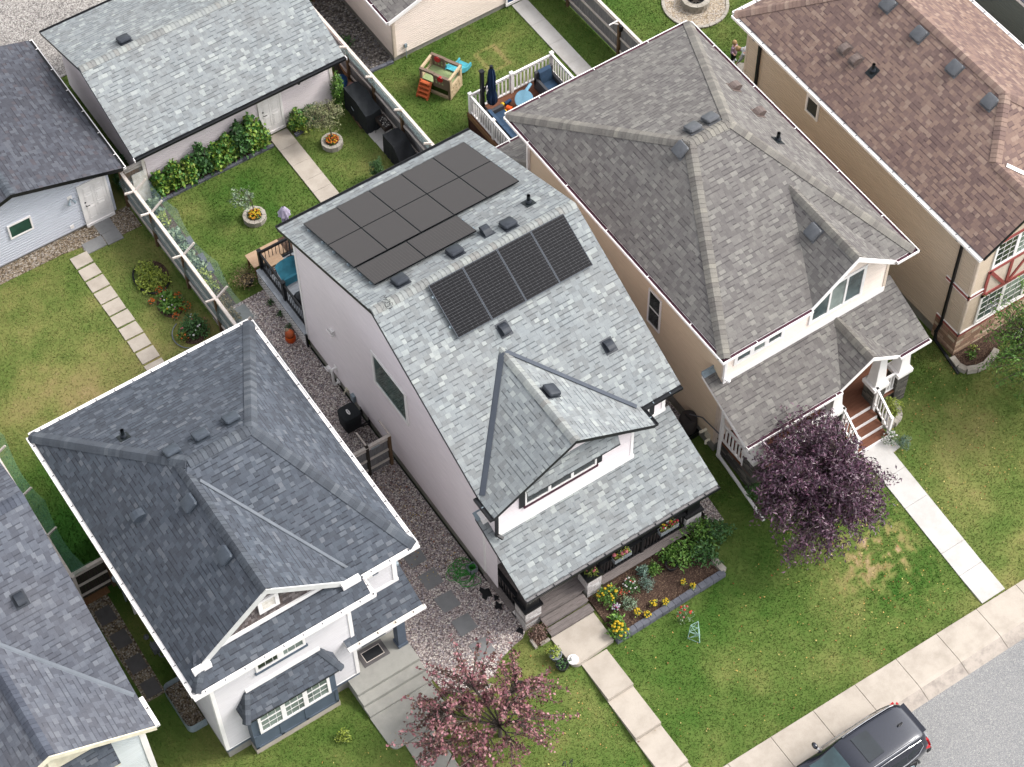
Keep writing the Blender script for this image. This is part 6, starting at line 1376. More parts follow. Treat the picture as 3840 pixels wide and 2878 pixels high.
# ================================================================== plants
def clump(name, lab, cat, loc, r, h, n, size, mat, flowers=(), grp=None, up=.3, aspect=2.0, stems=6, flat=.0, rx=None, droop=0.0, fr=.035, stem=True):
    x, y, z = loc; o = thing(name, lab, cat, loc, grp); rx = rx or r
    a = RNG.uniform(0, 2*PI, n); rr = np.sqrt(RNG.uniform(0, 1, n)); lob = 1+.22*np.sin(a*3+x*5)+.12*np.sin(a*7+y*3)
    zz = h*(RNG.uniform(.08, 1, n)**.8)*np.sqrt(np.clip(1-.75*rr**2, .05, 1)); k_ = .55+.45*np.sin(PI*np.clip(zz/h, 0, 1)*.8+.5)
    P = np.stack([x+rx*rr*lob*np.cos(a)*k_, y+r*rr*lob*np.sin(a)*k_, z+zz], 1)
    leaves('foliage', P, size, mat, o, aspect, up, droop)
    if stem:
        mb = MB()
        for i in range(stems):
            b = random.uniform(0, 2*PI); q = random.uniform(.3, .8); mb.tube([(x, y, z), (x+rx*q*.5*math.cos(b), y+r*q*.5*math.sin(b), z+h*.45), (x+rx*q*math.cos(b), y+r*q*math.sin(b), z+h*.85)], .008, 4)
        mb.build('stem', M['bark'] if h > .6 else M['lf_dark'], o)
    for fm, fn, fs in flowers:
        mb = MB()
        for i in range(fn):
            b = random.uniform(0, 2*PI); q = math.sqrt(random.random())*.95; zz = z+h*math.sqrt(max(.1, 1-.7*q*q))*random.uniform(.85, 1.08); s_ = fs*random.uniform(.7, 1.25)
            mb.blob((x+rx*q*math.cos(b), y+r*q*math.sin(b), zz), (s_, s_, s_*.55), 6, 4)
        mb.build('blossoms', M['fl_'+fm], o)
    return o
def tree(name, lab, base, trunk_h, cen, rad, nb, per, size, lmat, twig=.010, aspect=2.2, up=.25, droop=.3, trunk_r=.06, shell=.35, spread=.16, cat='tree', grp=None, multi=1):
    """trunk, limbs and a crown of leaves set along the limbs' outer halves"""
    o = thing(name, lab, cat, base, grp); b = Vector(base); cen = Vector(cen); tr = MB(); P = []
    fork = b+Vector((0, 0, trunk_h)); tr.tube([b-Vector((0, 0, .1)), b.lerp(fork, .5)+Vector((.03, .02, 0)), fork], [trunk_r*1.3, trunk_r, trunk_r*.8], 8)
    mains = []
    for i in range(7+nb//30):
        a = 2*PI*i/(7+nb//30)+random.uniform(-.3, .3); e = random.uniform(.15, .9); tip = cen+Vector((rad[0]*.55*math.cos(a)*(1.1-e*.6), rad[1]*.55*math.sin(a)*(1.1-e*.6), rad[2]*(e*.9-.2)))
        mid = fork.lerp(tip, .5)+Vector((0, 0, .12*rad[2])); tr.tube([fork, mid, tip], [trunk_r*.6, trunk_r*.36, trunk_r*.16], 6); mains += [(mid, tip), (fork.lerp(mid, .6), mid)]
    for i in range(nb):
        a, ct = random.uniform(0, 2*PI), random.uniform(-.75, 1); st = math.sqrt(1-ct*ct); k_ = (shell+(1-shell)*random.random()**.6)*(1+.13*math.sin(3*a+2*ct+base[0])+.09*math.sin(7*a-3*ct)); tip = cen+Vector((rad[0]*st*math.cos(a)*k_, rad[1]*st*math.sin(a)*k_, rad[2]*ct*k_))
        m = min(mains, key=lambda mm: (mm[1]-tip).length+random.uniform(0, .5)); s0 = m[0].lerp(m[1], random.uniform(.3, 1)); mid = s0.lerp(tip, .55)+Vector((0, 0, .10*(tip-s0).length)); tr.tube([s0, mid, tip], [twig*1.5, twig, twig*.4], 4, cap=False)
        f = np.concatenate([RNG.uniform(.25, 1, per)**.75, [1]]); 
        A, Bm, T = np.array(s0), np.array(mid), np.array(tip); pts = (1-f)[:, None]**2*A+2*((1-f)*f)[:, None]*Bm+(f**2)[:, None]*T; P.append(pts+RNG.normal(0, spread*.42, pts.shape))
    tr.build('trunk', M['bark'], o); P = np.concatenate(P); leaves('crown', P, size, lmat, o, aspect, up, droop)
    return o
# trees
tree('purple_tree', 'purple leaved tree in front of the taupe roofed house\'s porch', (9.85, -4.2, tz(-4.2)), 1.0, (9.48, -4.15, 2.5), (2.25, 2.45, 2.45), 640, 32, .135, M['lf_purple'], droop=.5, aspect=2.7, up=.22, shell=.2, spread=.2)
tree('plum_tree', 'sparse pink leaved plum tree beside the gravel side yard', (-2.55, -4.6, tz(-4.6)), .7, (-3.1, -4.45, 1.55), (2.95, 2.5, 1.5), 270, 26, .105, M['lf_plum'], aspect=1.45, up=.35, droop=.1, shell=.15, spread=.10, twig=.014)
tree('green_tree', 'green leaved tree at the right edge in front of the tan stone wall', (19.9, -4.6, tz(-4.6)), 1.1, (19.2, -4.3, 2.5), (2.5, 2.4, 2.0), 560, 26, .11, M['lf_green'], aspect=2.6, up=.3, droop=.3, shell=.3)
o = tree('golden_conifer', 'pale golden leaved tree top before the lower left house', (-13.0, -2.9, 0), 2.6, (-13.1, -2.75, 4.1), (.95, .55, 1.15), 230, 24, .13, M['lf_gold'], aspect=3.2, up=.5, droop=-.4, shell=.35)
tree('golden_conifer', 'pale golden leaved bush top beside the white corner trim', (-12.1, -2.45, 0), 2.4, (-12.05, -2.4, 3.35), (.38, .38, .75), 90, 20, .12, M['lf_gold'], aspect=3.2, up=.5, droop=-.4, shell=.35)
# fruit saplings in round block planters
def planter(lab, x, y, r0, r1, h=.22):
    mb = MB(); n = 12; 
    for i in range(n):
        a0, a1 = 2*PI*i/n+.015, 2*PI*(i+1)/n-.015; q = [(x+r0*math.cos(a0), y+r0*math.sin(a0)), (x+r1*math.cos(a0), y+r1*math.sin(a0)), (x+r1*math.cos(a1), y+r1*math.sin(a1)), (x+r0*math.cos(a1), y+r0*math.sin(a1))]; mb.prism(q, -.03, h+random.uniform(-.008, .008))
    o = thing('ring_planter', lab, 'planter', (x, y, 0), 'round block planters'); mb.build('block_ring', M['blockw'], o, bevel=.012); s_ = MB(); s_.frustum((x, y), -.02, h-.05, r0, r0, 20); s_.build('soil', M['soil'], o); return o
planter('round pale block ring planter with yellow flowers on the lawn', 1.2, 16.68, .27, .42); planter('round pale block ring planter with orange flowers near the covered barbecue', 5.24, 18.1, .25, .40)
clump('marigold_plant', 'yellow flowering plant filling the round planter on the lawn', 'flowers', (1.22, 16.66, .17), .25, .2, 420, .05, M['lf_dark'], [('yellow', 60, .03), ('orange', 22, .027)])
clump('marigold_plant', 'orange flowering plant filling the round planter near the barbecue', 'flowers', (5.26, 18.1, .17), .25, .22, 380, .05, M['lf_green'], [('orange', 70, .03), ('yellow', 12, .03)])
tree('fruit_sapling', 'leaning grey green sapling in the yellow flowered planter', (1.2, 16.72, .17), .75, (.98, 17.0, 1.05), (.55, .5, .32), 26, 15, .075, M['lf_grey'], trunk_r=.02, shell=.3, aspect=1.5, spread=.09, cat='sapling', twig=.006)
tree('fruit_sapling', 'bushy olive green sapling in the orange flowered planter', (5.24, 18.14, .17), .8, (5.15, 18.35, 1.35), (.85, .75, .65), 95, 22, .07, M['lf_olive'], trunk_r=.025, shell=.25, aspect=2.4, spread=.12, cat='sapling', twig=.006, up=.4)
tree('dwarf_conifer', 'small dark conifer by the back gutter of the pale house', (5.72, 15.72, 0), .3, (5.72, 15.72, .62), (.27, .27, .6), 90, 20, .06, M['lf_dark'], trunk_r=.02, shell=.4, aspect=3, spread=.05, cat='conifer', twig=.005, up=.5)
# raspberry row and its neighbours
for i, (x, y, h, r, m_) in enumerate([(-1.0, 19.5, 1.1, .3, 'lf_rasp'), (-.42, 19.5, 1.25, .36, 'lf_rasp'), (.18, 19.45, 1.1, .36, 'lf_rasp'), (.72, 19.52, 1.4, .36, 'lf_dark'), (1.25, 19.5, 1.15, .36, 'lf_rasp'), (1.75, 19.5, 1.3, .36, 'lf_rasp'), (2.25, 19.5, 1.55, .38, 'lf_dark'), (2.75, 19.5, 1.65, .36, 'lf_rasp'), (3.05, 19.42, 1.2, .3, 'lf_rasp')]):
    clump('raspberry_bush', 'raspberry bush in the row along the garage, %s from the brown gate' % sl[i], 'bush', (x, y, .03), r*.9, h*1.15, int(560*h), .135, M[m_], grp='raspberry bushes along the garage', rx=r, aspect=1.35, up=.3, droop=.2)
for i, (x, y, h, r, m_, l) in enumerate([(4.62, 19.5, 1.0, .34, 'lf_rasp', 'broad leaved green bush beside the white garage door'), (5.2, 19.5, .75, .4, 'lf_dark', 'low dark green bush behind the orange flowered planter'), (4.75, 19.32, .45, .3, 'lf_lime', 'low lime green plant at the corner of the path'), (-1.9, 20.7, 1.0, .3, 'lf_dark', 'dark bush between the two garages nearest the brown gate'), (-1.75, 21.5, .9, .32, 'lf_dark', 'dark bush between the two garages nearest the alley'), (6.4, 19.5, 1.9, .22, 'lf_green', 'tall thin green shoot before the blue barrel')]):
    clump('leafy_bush', l, 'bush', (x, y, .02), r, h, int(750*h*r/.34), .09, M[m_], aspect=1.4, rx=r)
# vegetables under the netting wing
vg = [('lf_grey', .5, .16, 'grey green leafy plant'), ('lf_lime', .4, .1, 'lime green leafy plant'), ('lf_olive', .35, .09, 'olive green sprawling plant'), ('lf_dry', .35, .08, 'withered straw coloured plant')]
for i, (y, k_) in enumerate([(18.9, 0), (18.3, 1), (17.4, 0), (16.6, 0), (15.9, 0), (15.4, 1), (14.8, 1), (14.0, 3), (13.3, 3)]):
    m_, h, sz, l = vg[k_]; clump('vegetable_plant', l+' under the fence netting, %s from the brown gate' % sl[i], 'plant', (-1.62, y, .02), .3, h*(1.25 if y > 18 else 1), 240 if k_ != 3 else 420, sz, M[m_], aspect=1.5, grp='vegetable plants under the fence netting')
for i, y in enumerate((17.0, 16.1, 15.6)):
    mb = MB(); mb.obox((-1.22, y, .06), (.1, 0, 0), (.02, .2, 0), (0, 0, .08)); tag(mb.build('edging_block', M['block'], bevel=.01), 'loose grey block along the vegetable strip, %s from the brown gate' % sl[i], 'block', 'loose blocks along the vegetable strip')
# beds on the stepping-stone lawn
clump('ground_plant', 'low lime green plants filling the oval black edged bed', 'plant', (-3.12, 16.35, .02), .68, .26, 1300, .085, M['lf_lime'], rx=.52, up=.5, aspect=1.5)
clump('ground_plant', 'taller yellowing plant at the top of the oval bed', 'plant', (-2.95, 16.7, .02), .22, .45, 160, .08, M['lf_lime'], aspect=2)
clump('flower_plant', 'broad leaved plant amid a ring of orange flowers on the lawn', 'flowers', (-3.1, 14.95, .02), .48, .4, 460, .17, M['lf_green'], [('white', 5, .035), ('pink', 3, .03), ('yellow', 3, .03)], rx=.34, aspect=2.6, up=.45)
for i, (x, y, r) in enumerate([(-3.58, 15.42, .12), (-3.1, 15.62, .22), (-2.75, 15.1, .2), (-2.75, 14.58, .22), (-3.2, 14.4, .14)]):
    clump('marigold_plant', 'orange flowering plant in the ring round the broad leaved plant, %s clockwise' % sl[i], 'flowers', (x, y, .02), r, .22, 110, .05, M['lf_olive'], [('orange', 20, .028)], grp='orange flowers round the lawn bed')
clump('garden_shrub', 'bushy green plant with white flowers beside the white gutter corner', 'plant', (-2.95, 13.6, .02), .52, .5, 900, .09, M['lf_dark'], [('white', 7, .04), ('pink', 4, .03)], up=.4); clump('garden_shrub', 'feathery lime plant with orange flowers beside the white flowered plant', 'plant', (-3.45, 13.45, .02), .26, .35, 260, .06, M['lf_lime'], [('orange', 6, .03)], aspect=4)
for c, a0, a1, l in (((-3.08, 16.42, .58, .76), 120, 330, 'black plastic edging round the oval bed'), ((-3.1, 13.55, .62, .64), 110, 260, 'pale edging strip round the white flowered bed')):
    mb = MB(); mb.tube([(x, y, .06) for x, y in arc(*c, a0, a1, 20)], .035 if 'black' in l else .018, 6); tag(mb.build('bed_edging', M['black'] if 'black' in l else M['flash']), l, 'edging')
# front flower bed by the porch
g8 = lambda x, y, z=.2: on(1860+x*.28946, 2000+y*.28946, (0, 0, 1), (0, 0, z))
def fb(x, y, *a, **k_):
    p = g8(x, y); return clump(a[0], a[1], a[2], (p.x, p.y, .05), *a[3:], **k_)
fb(1440, 830, 'yellow_daisy', 'tall yellow flowering plant beside the porch steps', 'flowers', .34, .6, 420, .085, M['lf_green'], [('yellow', 18, .042)]); fb(1590, 1270, 'yellow_daisy', 'dense yellow flowering plant at the bed\'s front left corner', 'flowers', .30, .45, 420, .085, M['lf_green'], [('yellow', 22, .045)])
fb(1560, 960, 'pansy_plant', 'white and purple flowering plant between the two yellow flowered plants', 'flowers', .16, .22, 120, .05, M['lf_green'], [('white', 14, .03), ('lilac', 10, .03), ('magenta', 6, .032)])
fb(1740, 690, 'white_flower_plant', 'white flowering bushy plant by the stone pier', 'flowers', .28, .42, 380, .065, M['lf_dark'], [('white', 14, .032), ('red', 5, .03)]); fb(1720, 900, 'leafy_plant', 'grey green leafy plant in the middle of the porch bed', 'plant', .22, .35, 260, .075, M['lf_grey'])
fb(1620, 790, 'red_flower_plant', 'orange red flowering plant behind the yellow flowers', 'flowers', .18, .4, 200, .06, M['lf_olive'], [('red', 9, .03)]); fb(1955, 650, 'blue_sage_plant', 'blue green feathery plant in the porch bed', 'plant', .24, .36, 420, .06, M['lf_sage'], aspect=4, up=.5); fb(1895, 490, 'blue_sage_plant', 'pale blue green leafy plant next to the porch skirt', 'plant', .18, .42, 170, .085, M['lf_sage'])
fb(2050, 460, 'leafy_plant', 'bright green leafy plant beside the empty pot', 'plant', .22, .34, 300, .075, M['lf_green']); fb(1560, 1110, 'leafy_plant', 'large leaved rosette just left of the dense yellow plant', 'plant', .2, .3, 80, .15, M['lf_green'], up=.5)
for i, (x, y, c) in enumerate([(1830, 1010, 'yellow'), (1960, 1040, 'yellow'), (2040, 900, 'yellow'), (2195, 880, 'yellow')]): fb(x, y, 'bedding_plant', 'small yellow flowering bedding plant, %s from the steps' % sl[i], 'flowers', .12, .2, 70, .055, M['lf_lime'], [(c, 14, .03)], grp='small yellow bedding plants')
for p_, l in (((355, 800), 'small yellow flowering plant in the bare soil'), ((448, 838), 'smallest yellow flowering plant near the slate edging')):
    q = on(2420+p_[0]*.399, 1860+p_[1]*.399, (0, 0, 1), (0, 0, .2)); clump('bedding_plant', l, 'flowers', (q.x, q.y, .05), .1, .18, 50, .05, M['lf_lime'], [('yellow', 12, .03)])
for i, (x, y, r, h, l) in enumerate([(5.55, -2.85, .5, .75, 'large green bush at the right of the porch bed'), (6.05, -3.15, .5, .7, 'green bush overhanging the pale block edging'), (6.3, -2.55, .55, .85, 'green bush against the right stone pier'), (6.85, -2.8, .45, .7, 'green bush spreading over the lawn edge'), (5.15, -2.65, .3, .55, 'green bush leaf tuft beside the empty pot')]):
    clump('peony_bush', l, 'bush', (x, y, .05), r, h, int(900*r), .13, M['lf_dark' if i % 2 else 'lf_green'], aspect=2.3, droop=.3)
clump('red_bush', 'dusky red bush at the foot of the left stone pier', 'bush', (.22, -2.58, .0), .34, .62, 850, .05, M['lf_red'], aspect=2.4); clump('red_bush', 'sparse dusky red twig at the lawn edge by the gravel', 'bush', (-1.0, -3.0, -.01), .14, .3, 70, .06, M['lf_plum'])
o = clump('potted_plant', 'yellow green plant in a pale pot beside the landing', 'plant', (.22, -3.42, .22), .2, .28, 200, .07, M['lf_lime']); mb = MB(); mb.lathe((.25, -3.45), [(.13, -.05), (.2, .2), (.21, .22), (.18, .22), (.17, .18), (0, .18)], 20); mb.build('pot', M['pot_g'], o, smooth=True)
o = clump('potted_plant', 'sparse dark plant in a dark pot at the lawn side of the landing', 'plant', (.25, -3.82, .1), .17, .22, 70, .07, M['lf_dark']); mb = MB(); mb.lathe((.25, -3.82), [(.13, -.2), (.2, .1), (.21, .12), (.18, .12), (.17, .08), (0, .07)], 20); mb.build('pot', M['pot_d'], o, smooth=True)
clump('lawn_shrub', 'small yellow green shrub alone on the front lawn', 'shrub', (-6.5, -2.14, 0), .22, .4, 240, .07, M['lf_lime'])
clump('round_shrub', 'round green shrub in the curved block planter', 'shrub', (14.35, -2.25, .1), .42, .75, 1300, .055, M['lf_lime'], up=.2); clump('white_flower_plant', 'white flowering plant beside the curved block planter', 'flowers', (13.72, -3.12, 0), .26, .5, 200, .06, M['lf_grey'], [('white', 16, .035)]); clump('sage_plant', 'blue green feathery plant at the edge of the white walk', 'plant', (14.0, -3.45, 0), .26, .35, 420, .06, M['lf_sage'], aspect=5, up=.5)
clump('ground_plant', 'dark green bush behind the purple tree', 'bush', (8.95, -2.35, 0), .4, .6, 500, .09, M['lf_dark']); clump('garden_shrub', 'small green plant in the stone edged bed', 'plant', (18.1, -2.05, .06), .16, .25, 60, .1, M['lf_green']); clump('garden_shrub', 'small yellow green plant by the tan stone wall', 'plant', (18.35, -1.85, .06), .14, .2, 50, .07, M['lf_lime'])
for i, (x, y, r) in enumerate([(7.75, 23.4, .25), (8.0, 22.4, .2), (8.25, 22.05, .28)]): clump('weed_plant', 'green weed in the river rock, %s from the alley' % sl[i], 'weed', (x, y, .02), r, .3, 90, .1, M['lf_dark'], grp='weeds in the river rock')
for i, (x, y) in enumerate([(-.22, 13.1), (-.18, 12.5), (-.2, 11.85)]): clump('weed_plant', 'weed at the foot of the white lattice, %s from the lawn' % sl[i], 'weed', (x, y, .02), .14, .2, 60, .07, M['lf_dark'], grp='weeds at the foot of the lattice')
clump('garden_shrub', 'yellow green plant at the feet of the bending person', 'plant', (19.15, 12.45, 0), .3, .4, 260, .07, M['lf_lime'])
# ================================================================== back deck of the pale house and the things on it
mb = MB()
for i in range(22): mb.box(-.02, 4.0, 10.86+i*.15, 10.86+i*.15+.142, .66, .70)
mb.build('deck_floor', M['deck_grey'], B)
mb = MB(); mb.box(-.12, -.02, 10.86, 14.16, .64, .69)
for i in range(14): mb.box(-.125, -.015, 10.9+i*.24, 10.906+i*.24, .689, .693)
mb.build('deck_edge', M['deck_grey'], B)
def lattice(par, p, q, z0, z1, mat, step=.12):
    p, q = Vector((*p, 0)), Vector((*q, 0)); d = (q-p); L = d.length; d.normalize(); n = Vector((d.y, -d.x, 0)); mb = MB()
    t = 0
    while t < L: mb.obox(p+d*t+Vector((0, 0, (z0+z1)/2)), d*.022, n*.006, (0, 0, (z1-z0)/2)); t += step*.62
    z = z0
    while z < z1+.01: mb.obox(p+d*(L/2)+n*.012+Vector((0, 0, z)), d*(L/2), n*.006, (0, 0, .02)); z += step*.7
    return mb.build('lattice_skirt', mat, par)
lattice(B, (-.09, 14.15), (-.09, 10.86), .04, .6, M['white'], .2); mb = MB(); mb.box(-.05, -.03, 10.86, 14.15, -.05, .62); mb.box(-.11, -.06, 10.80, 10.88, 0, .7); mb.build('skirt_backing', M['black'], B)
railing(B, (.1, 14.12), (.1, 12.5), .7, 1.58, M['black'], 12, top=(.06, .05), bal=.02); railing(B, (.1, 12.5), (.1, 10.95), .7, 1.58, M['black'], 12, top=(.06, .05), bal=.02); railing(B, (.1, 14.12), (1.6, 14.12), .7, 1.58, M['black'], 11, top=(.06, .05), bal=.02); railing(B, (1.6, 14.12), (4, 14.12), .7, 1.58, M['black'], 17, top=(.06, .05), bal=.02)
mb = MB()
for y in (14.12, 12.5): mb.box(.04, .16, y-.06, y+.06, .6, 1.66); mb.box(.03, .17, y-.07, y+.07, 1.66, 1.69)
mb.box(1.55, 1.65, 14.07, 14.17, .6, 1.62); mb.build('deck_post', M['black'], B)
o = thing('planter_table', 'pale plywood table standing behind the black deck railing', 'table', (.6, 14.6, 0)); mb = MB(); mb.box(-.12, 1.15, 14.26, 14.92, .68, .72); mb.build('tabletop', M['ply'], o); mb = MB(); mb.box(1.16, 1.6, 14.26, 14.92, .5, .7); mb.build('soil_tray', M['soil'], o)
for x in (-.05, 1.5):
    for y in (14.32, 14.86): mb = MB(); mb.box(x-.03, x+.03, y-.03, y+.03, 0, .68); mb.build('leg', M['wood_tan'], o)
o = thing('stool', 'wooden stool with slatted sides on the grey deck', 'stool', (.5, 13.86, .7)); mb = MB(); mb.box(.24, .78, 13.66, 14.04, 1.13, 1.17); mb.build('seat', M['ply'], o)
for x in (.29, .73):
    for y in (13.7, 14.0): mb = MB(); mb.box(x-.025, x+.025, y-.025, y+.025, .7, 1.13); mb.build('leg', M['wood_post'], o)
mb = MB()
for z in (.82, .94, 1.05): mb.box(.29, .73, 13.69, 13.71, z-.015, z+.015); mb.box(.72, .74, 13.7, 14.0, z-.015, z+.015)
mb.build('slats', M['wood_tan'], o)
# closed patio umbrella
o = thing('patio_umbrella', 'closed pale lilac patio umbrella on a round black base', 'umbrella', (1.16, 13.8, .7)); mb = MB(); mb.lathe((1.1, 13.8), [(0, .7), (.25, .7), (.25, .74), (.2, .78), (.05, .8), (.04, .95), (0, .95)], 24); mb.build('umbrella_base', M['black'], o, smooth=True)
mb = MB(); mb.tube([(1.1, 13.8, .75), (1.15, 13.93, 3.5)], .022, 8); mb.build('pole', M['blackm'], o)
def folded(x, y, z0, z1, r, mat, par, n=24, tie=.5, bot=1.0):
    mb = MB(); prof = [(0, .5*bot), (.06, .62*bot), (.2, .66*bot), (tie-.06, .52), (tie, .42), (tie+.06, .52), (.72, .52), (.9, .36), (1, .1)]
    rings = [[(x+r*k_*(1+.22*math.cos(i*2*PI/n*8+f*2))*math.cos(2*PI*i/n), y+r*k_*(1+.22*math.cos(i*2*PI/n*8+f*2))*math.sin(2*PI*i/n), z0+(z1-z0)*f+(.05*math.cos(i*2*PI/n*8) if f < .05 else 0)) for i in range(n)] for f, k_ in prof]
    for A_, B_ in zip(rings, rings[1:]):
        for i in range(n): mb.face([A_[i], A_[(i+1) % n], B_[(i+1) % n], B_[i]])
    mb.face(rings[-1]); return mb.build('canopy', mat, par, smooth=True)
folded(1.15, 13.92, 2.0, 3.35, .21, M['lilac_cloth'], o); mb = MB()
for i in range(16):
    a = 2*PI*i/16; mb.face([(1.15+.1*math.cos(a), 13.92+.1*math.sin(a), 3.40), (1.15+.1*math.cos(a+.39), 13.92+.1*math.sin(a+.39), 3.40), (1.15+(.2+.04*(i % 2))*math.cos(a+.39), 13.92+(.2+.04*(i % 2))*math.sin(a+.39), 3.14), (1.15+(.2+.04*((i+1) % 2))*math.cos(a), 13.92+(.2+.04*((i+1) % 2))*math.sin(a), 3.14)])
mb.frustum((1.15, 13.92), 3.40, 3.46, .1, .04, 12); mb.build('top_frill', M['lilac_cloth'], o)
# camping chair
o = thing('camping_chair', 'padded teal folding chair on the grey deck', 'chair', (.62, 13.15, .7)); mb = MB(); n = 9
R_ = []
for j in range(6):
    f = j/5; row = []
    for i in range(n):
        a = (i/(n-1)-.5)*2.2; rx, ry = .42, .40; z = 1.12+.62*f**1.5-.05*math.cos(a*1.2); y = 12.95+ry*f*1.05*math.cos(a)*.9; x = .62+rx*(.75+.35*f)*math.sin(a)/math.sin(1.1); row.append((x, y, z+.05*abs(math.sin(a))**2))
    R_.append(row)
for A_, B_ in zip(R_, R_[1:]):
    for i in range(n-1): mb.face([A_[i], A_[i+1], B_[i+1], B_[i]]); mb.face([tuple(Vector(q)-Vector((0, .03, .05))) for q in (B_[i], B_[i+1], A_[i+1], A_[i])])
mb.build('seat', M['teal'], o, smooth=True); mb = MB(); mb.obox((.62, 12.93, 1.0), (.38, 0, 0), (0, .05, .0), (0, .03, .13)); mb.build('front_flap', M['teal'], o, bevel=.02)
for sx in (-1, 1):
    mb = MB(); mb.tube([(.62+.38*sx, 12.9, .71), (.62+.36*sx, 13.35, 1.3)], .016, 6); mb.build('leg', M['blackm'], o); mb = MB(); mb.tube([(.62+.36*sx, 13.4, .71), (.62+.38*sx, 12.9, 1.15)], .016, 6); mb.build('leg', M['blackm'], o)
mb = MB(); mb.tube([(.24, 12.9, .73), (1.0, 12.9, 1.05)], .012, 6); mb.tube([(1.0, 12.9, .73), (.24, 12.9, 1.05)], .012, 6); mb.build('cross_brace', M['blackm'], o)
o = thing('kettle_grill', 'dark domed kettle grill on the deck against the mauve wall', 'grill', (.36, 11.75, .7)); mb = MB(); mb.lathe((.36, 11.75), [(0, 1.12), (.16, 1.16), (.26, 1.28), (.28, 1.38)], 22); mb.build('bowl', M['blackm'], o, smooth=True); mb = MB(); mb.lathe((.36, 11.75), [(.285, 1.38), (.27, 1.48), (.19, 1.59), (.07, 1.63), (0, 1.635)], 22); ld_ = mb.build('lid', M['blackm'], o, smooth=True); mb = MB(); mb.tube([(.3, 11.75, 1.63), (.3, 11.75, 1.69), (.42, 11.75, 1.69), (.42, 11.75, 1.63)], .012, 6); mb.build('handle', M['black'], ld_)
for a in (0, 2.1, 4.2): mb = MB(); mb.tube([(.36+.14*math.cos(a), 11.75+.14*math.sin(a), 1.18), (.36+.26*math.cos(a), 11.75+.26*math.sin(a), .71)], .014, 6); mb.build('leg', M['galv'], o)
# pot beside the deck
o = thing('potted_plant', 'withered spreading plant in a black pot beside the white lattice', 'plant', (-.42, 14.3, 0)); mb = MB(); mb.lathe((-.42, 14.3), [(.15, 0), (.23, .28), (.25, .3), (.22, .3), (.2, .25), (0, .25)], 22); mb.build('pot', M['pot_d'], o, smooth=True)
P = np.stack([-.42+RNG.normal(0, .22, 420)-.12, 14.3+RNG.normal(0, .2, 420), .3+np.abs(RNG.normal(.12, .18, 420))], 1); leaves('foliage', P, .06, M['lf_dry'], o, 1.8)
mb = MB()
for i in range(16): a = random.uniform(0, 6.28); mb.tube([(-.42, 14.3, .25), (-.42+.25*math.cos(a), 14.3+.22*math.sin(a), .5), (-.5+.48*math.cos(a), 14.3+.4*math.sin(a), .45)], .006, 4)
mb.build('stem', M['lf_dry'], o)
# orange bag-like lantern on the gravel
o = thing('orange_pail', 'orange pail with a crumpled pinkish bag on the gravel by the lattice', 'pail', (-.42, 11.4, 0)); mb = MB(); mb.lathe((-.42, 11.4), [(0, 0), (.15, 0), (.19, .12), (.18, .24), (.155, .3)], 18); mb.build('bucket', M['orange_br'], o, smooth=True); mb = MB(); mb.blob((-.42, 11.42, .36), (.16, .16, .17), 14, 9, jit=.12); mb.build('bag', M['tail'] if False else M['orange_pl'], o, smooth=True); mb = MB(); mb.blob((-.45, 11.5, .5), (.07, .07, .06), 10, 6, jit=.2); mb.build('bag_knot', M['ply'], o, smooth=True)
# covered air conditioner on its wall bracket
o = thing('air_conditioner', 'air conditioner under a black cloth cover with an oval badge, on a wall bracket', 'air conditioner', (-.58, 7.2, 0)); mb = MB(); n = 32
def sq(r, z, k_=.26, dz=0.0):
    out = []
    for i in range(n):
        a = 2*PI*i/n; c_, s_ = math.cos(a), math.sin(a); m_ = (abs(c_)**5+abs(s_)**5)**(-1/5); out.append((-.58+r*m_*c_, 7.2+r*m_*s_, z+dz*math.sin(i*2.9)*.5))
    return out
rings = [sq(.29, .28), sq(.315, .5), sq(.325, .8), sq(.325, .95, dz=.01), sq(.30, 1.0, dz=.012), sq(.2, 1.02, dz=.016), sq(.12, 1.03)]
for A_, B_ in zip(rings, rings[1:]):
    for i in range(n): mb.face([A_[i], A_[(i+1) % n], B_[(i+1) % n], B_[i]])
mb.face(rings[-1]); mb.face(rings[0][::-1]); cv = mb.build('cover', M['cover'], o, smooth=True)
mb = MB(); c_ = [( -.62+.055*math.cos(a)*.9, 7.19+.12*math.sin(a), 1.036) for a in [2*PI*i/20 for i in range(20)]]; mb.face(c_); mb.face([(x, y, z-.012) for x, y, z in c_][::-1])
for i in range(20): mb.face([tuple(Vector(c_[i])-Vector((0, 0, .012))), tuple(Vector(c_[(i+1) % 20])-Vector((0, 0, .012))), c_[(i+1) % 20], c_[i]])
bd = mb.build('badge', M['white'], cv); mb = MB(); z = 1.04; mb.tube([(-.62, 7.27, z), (-.6, 7.25, z), (-.63, 7.24, z), (-.6, 7.22, z), (-.635, 7.21, z), (-.6, 7.19, z), (-.63, 7.175, z), (-.6, 7.16, z), (-.635, 7.15, z), (-.6, 7.13, z), (-.62, 7.12, z)], .006, 5); mb.build('badge_script', M['black'], bd)
mb = MB()
for y in (6.95, 7.45): mb.beam((0, y, .3), (-.85, y, .26), .04, .05); mb.beam((0, y, .1), (-.4, y, .26), .03, .03); mb.beam((-.015, y, .05), (-.015, y, .5), .05, .03)
mb.build('wall_bracket', M['black'], o)
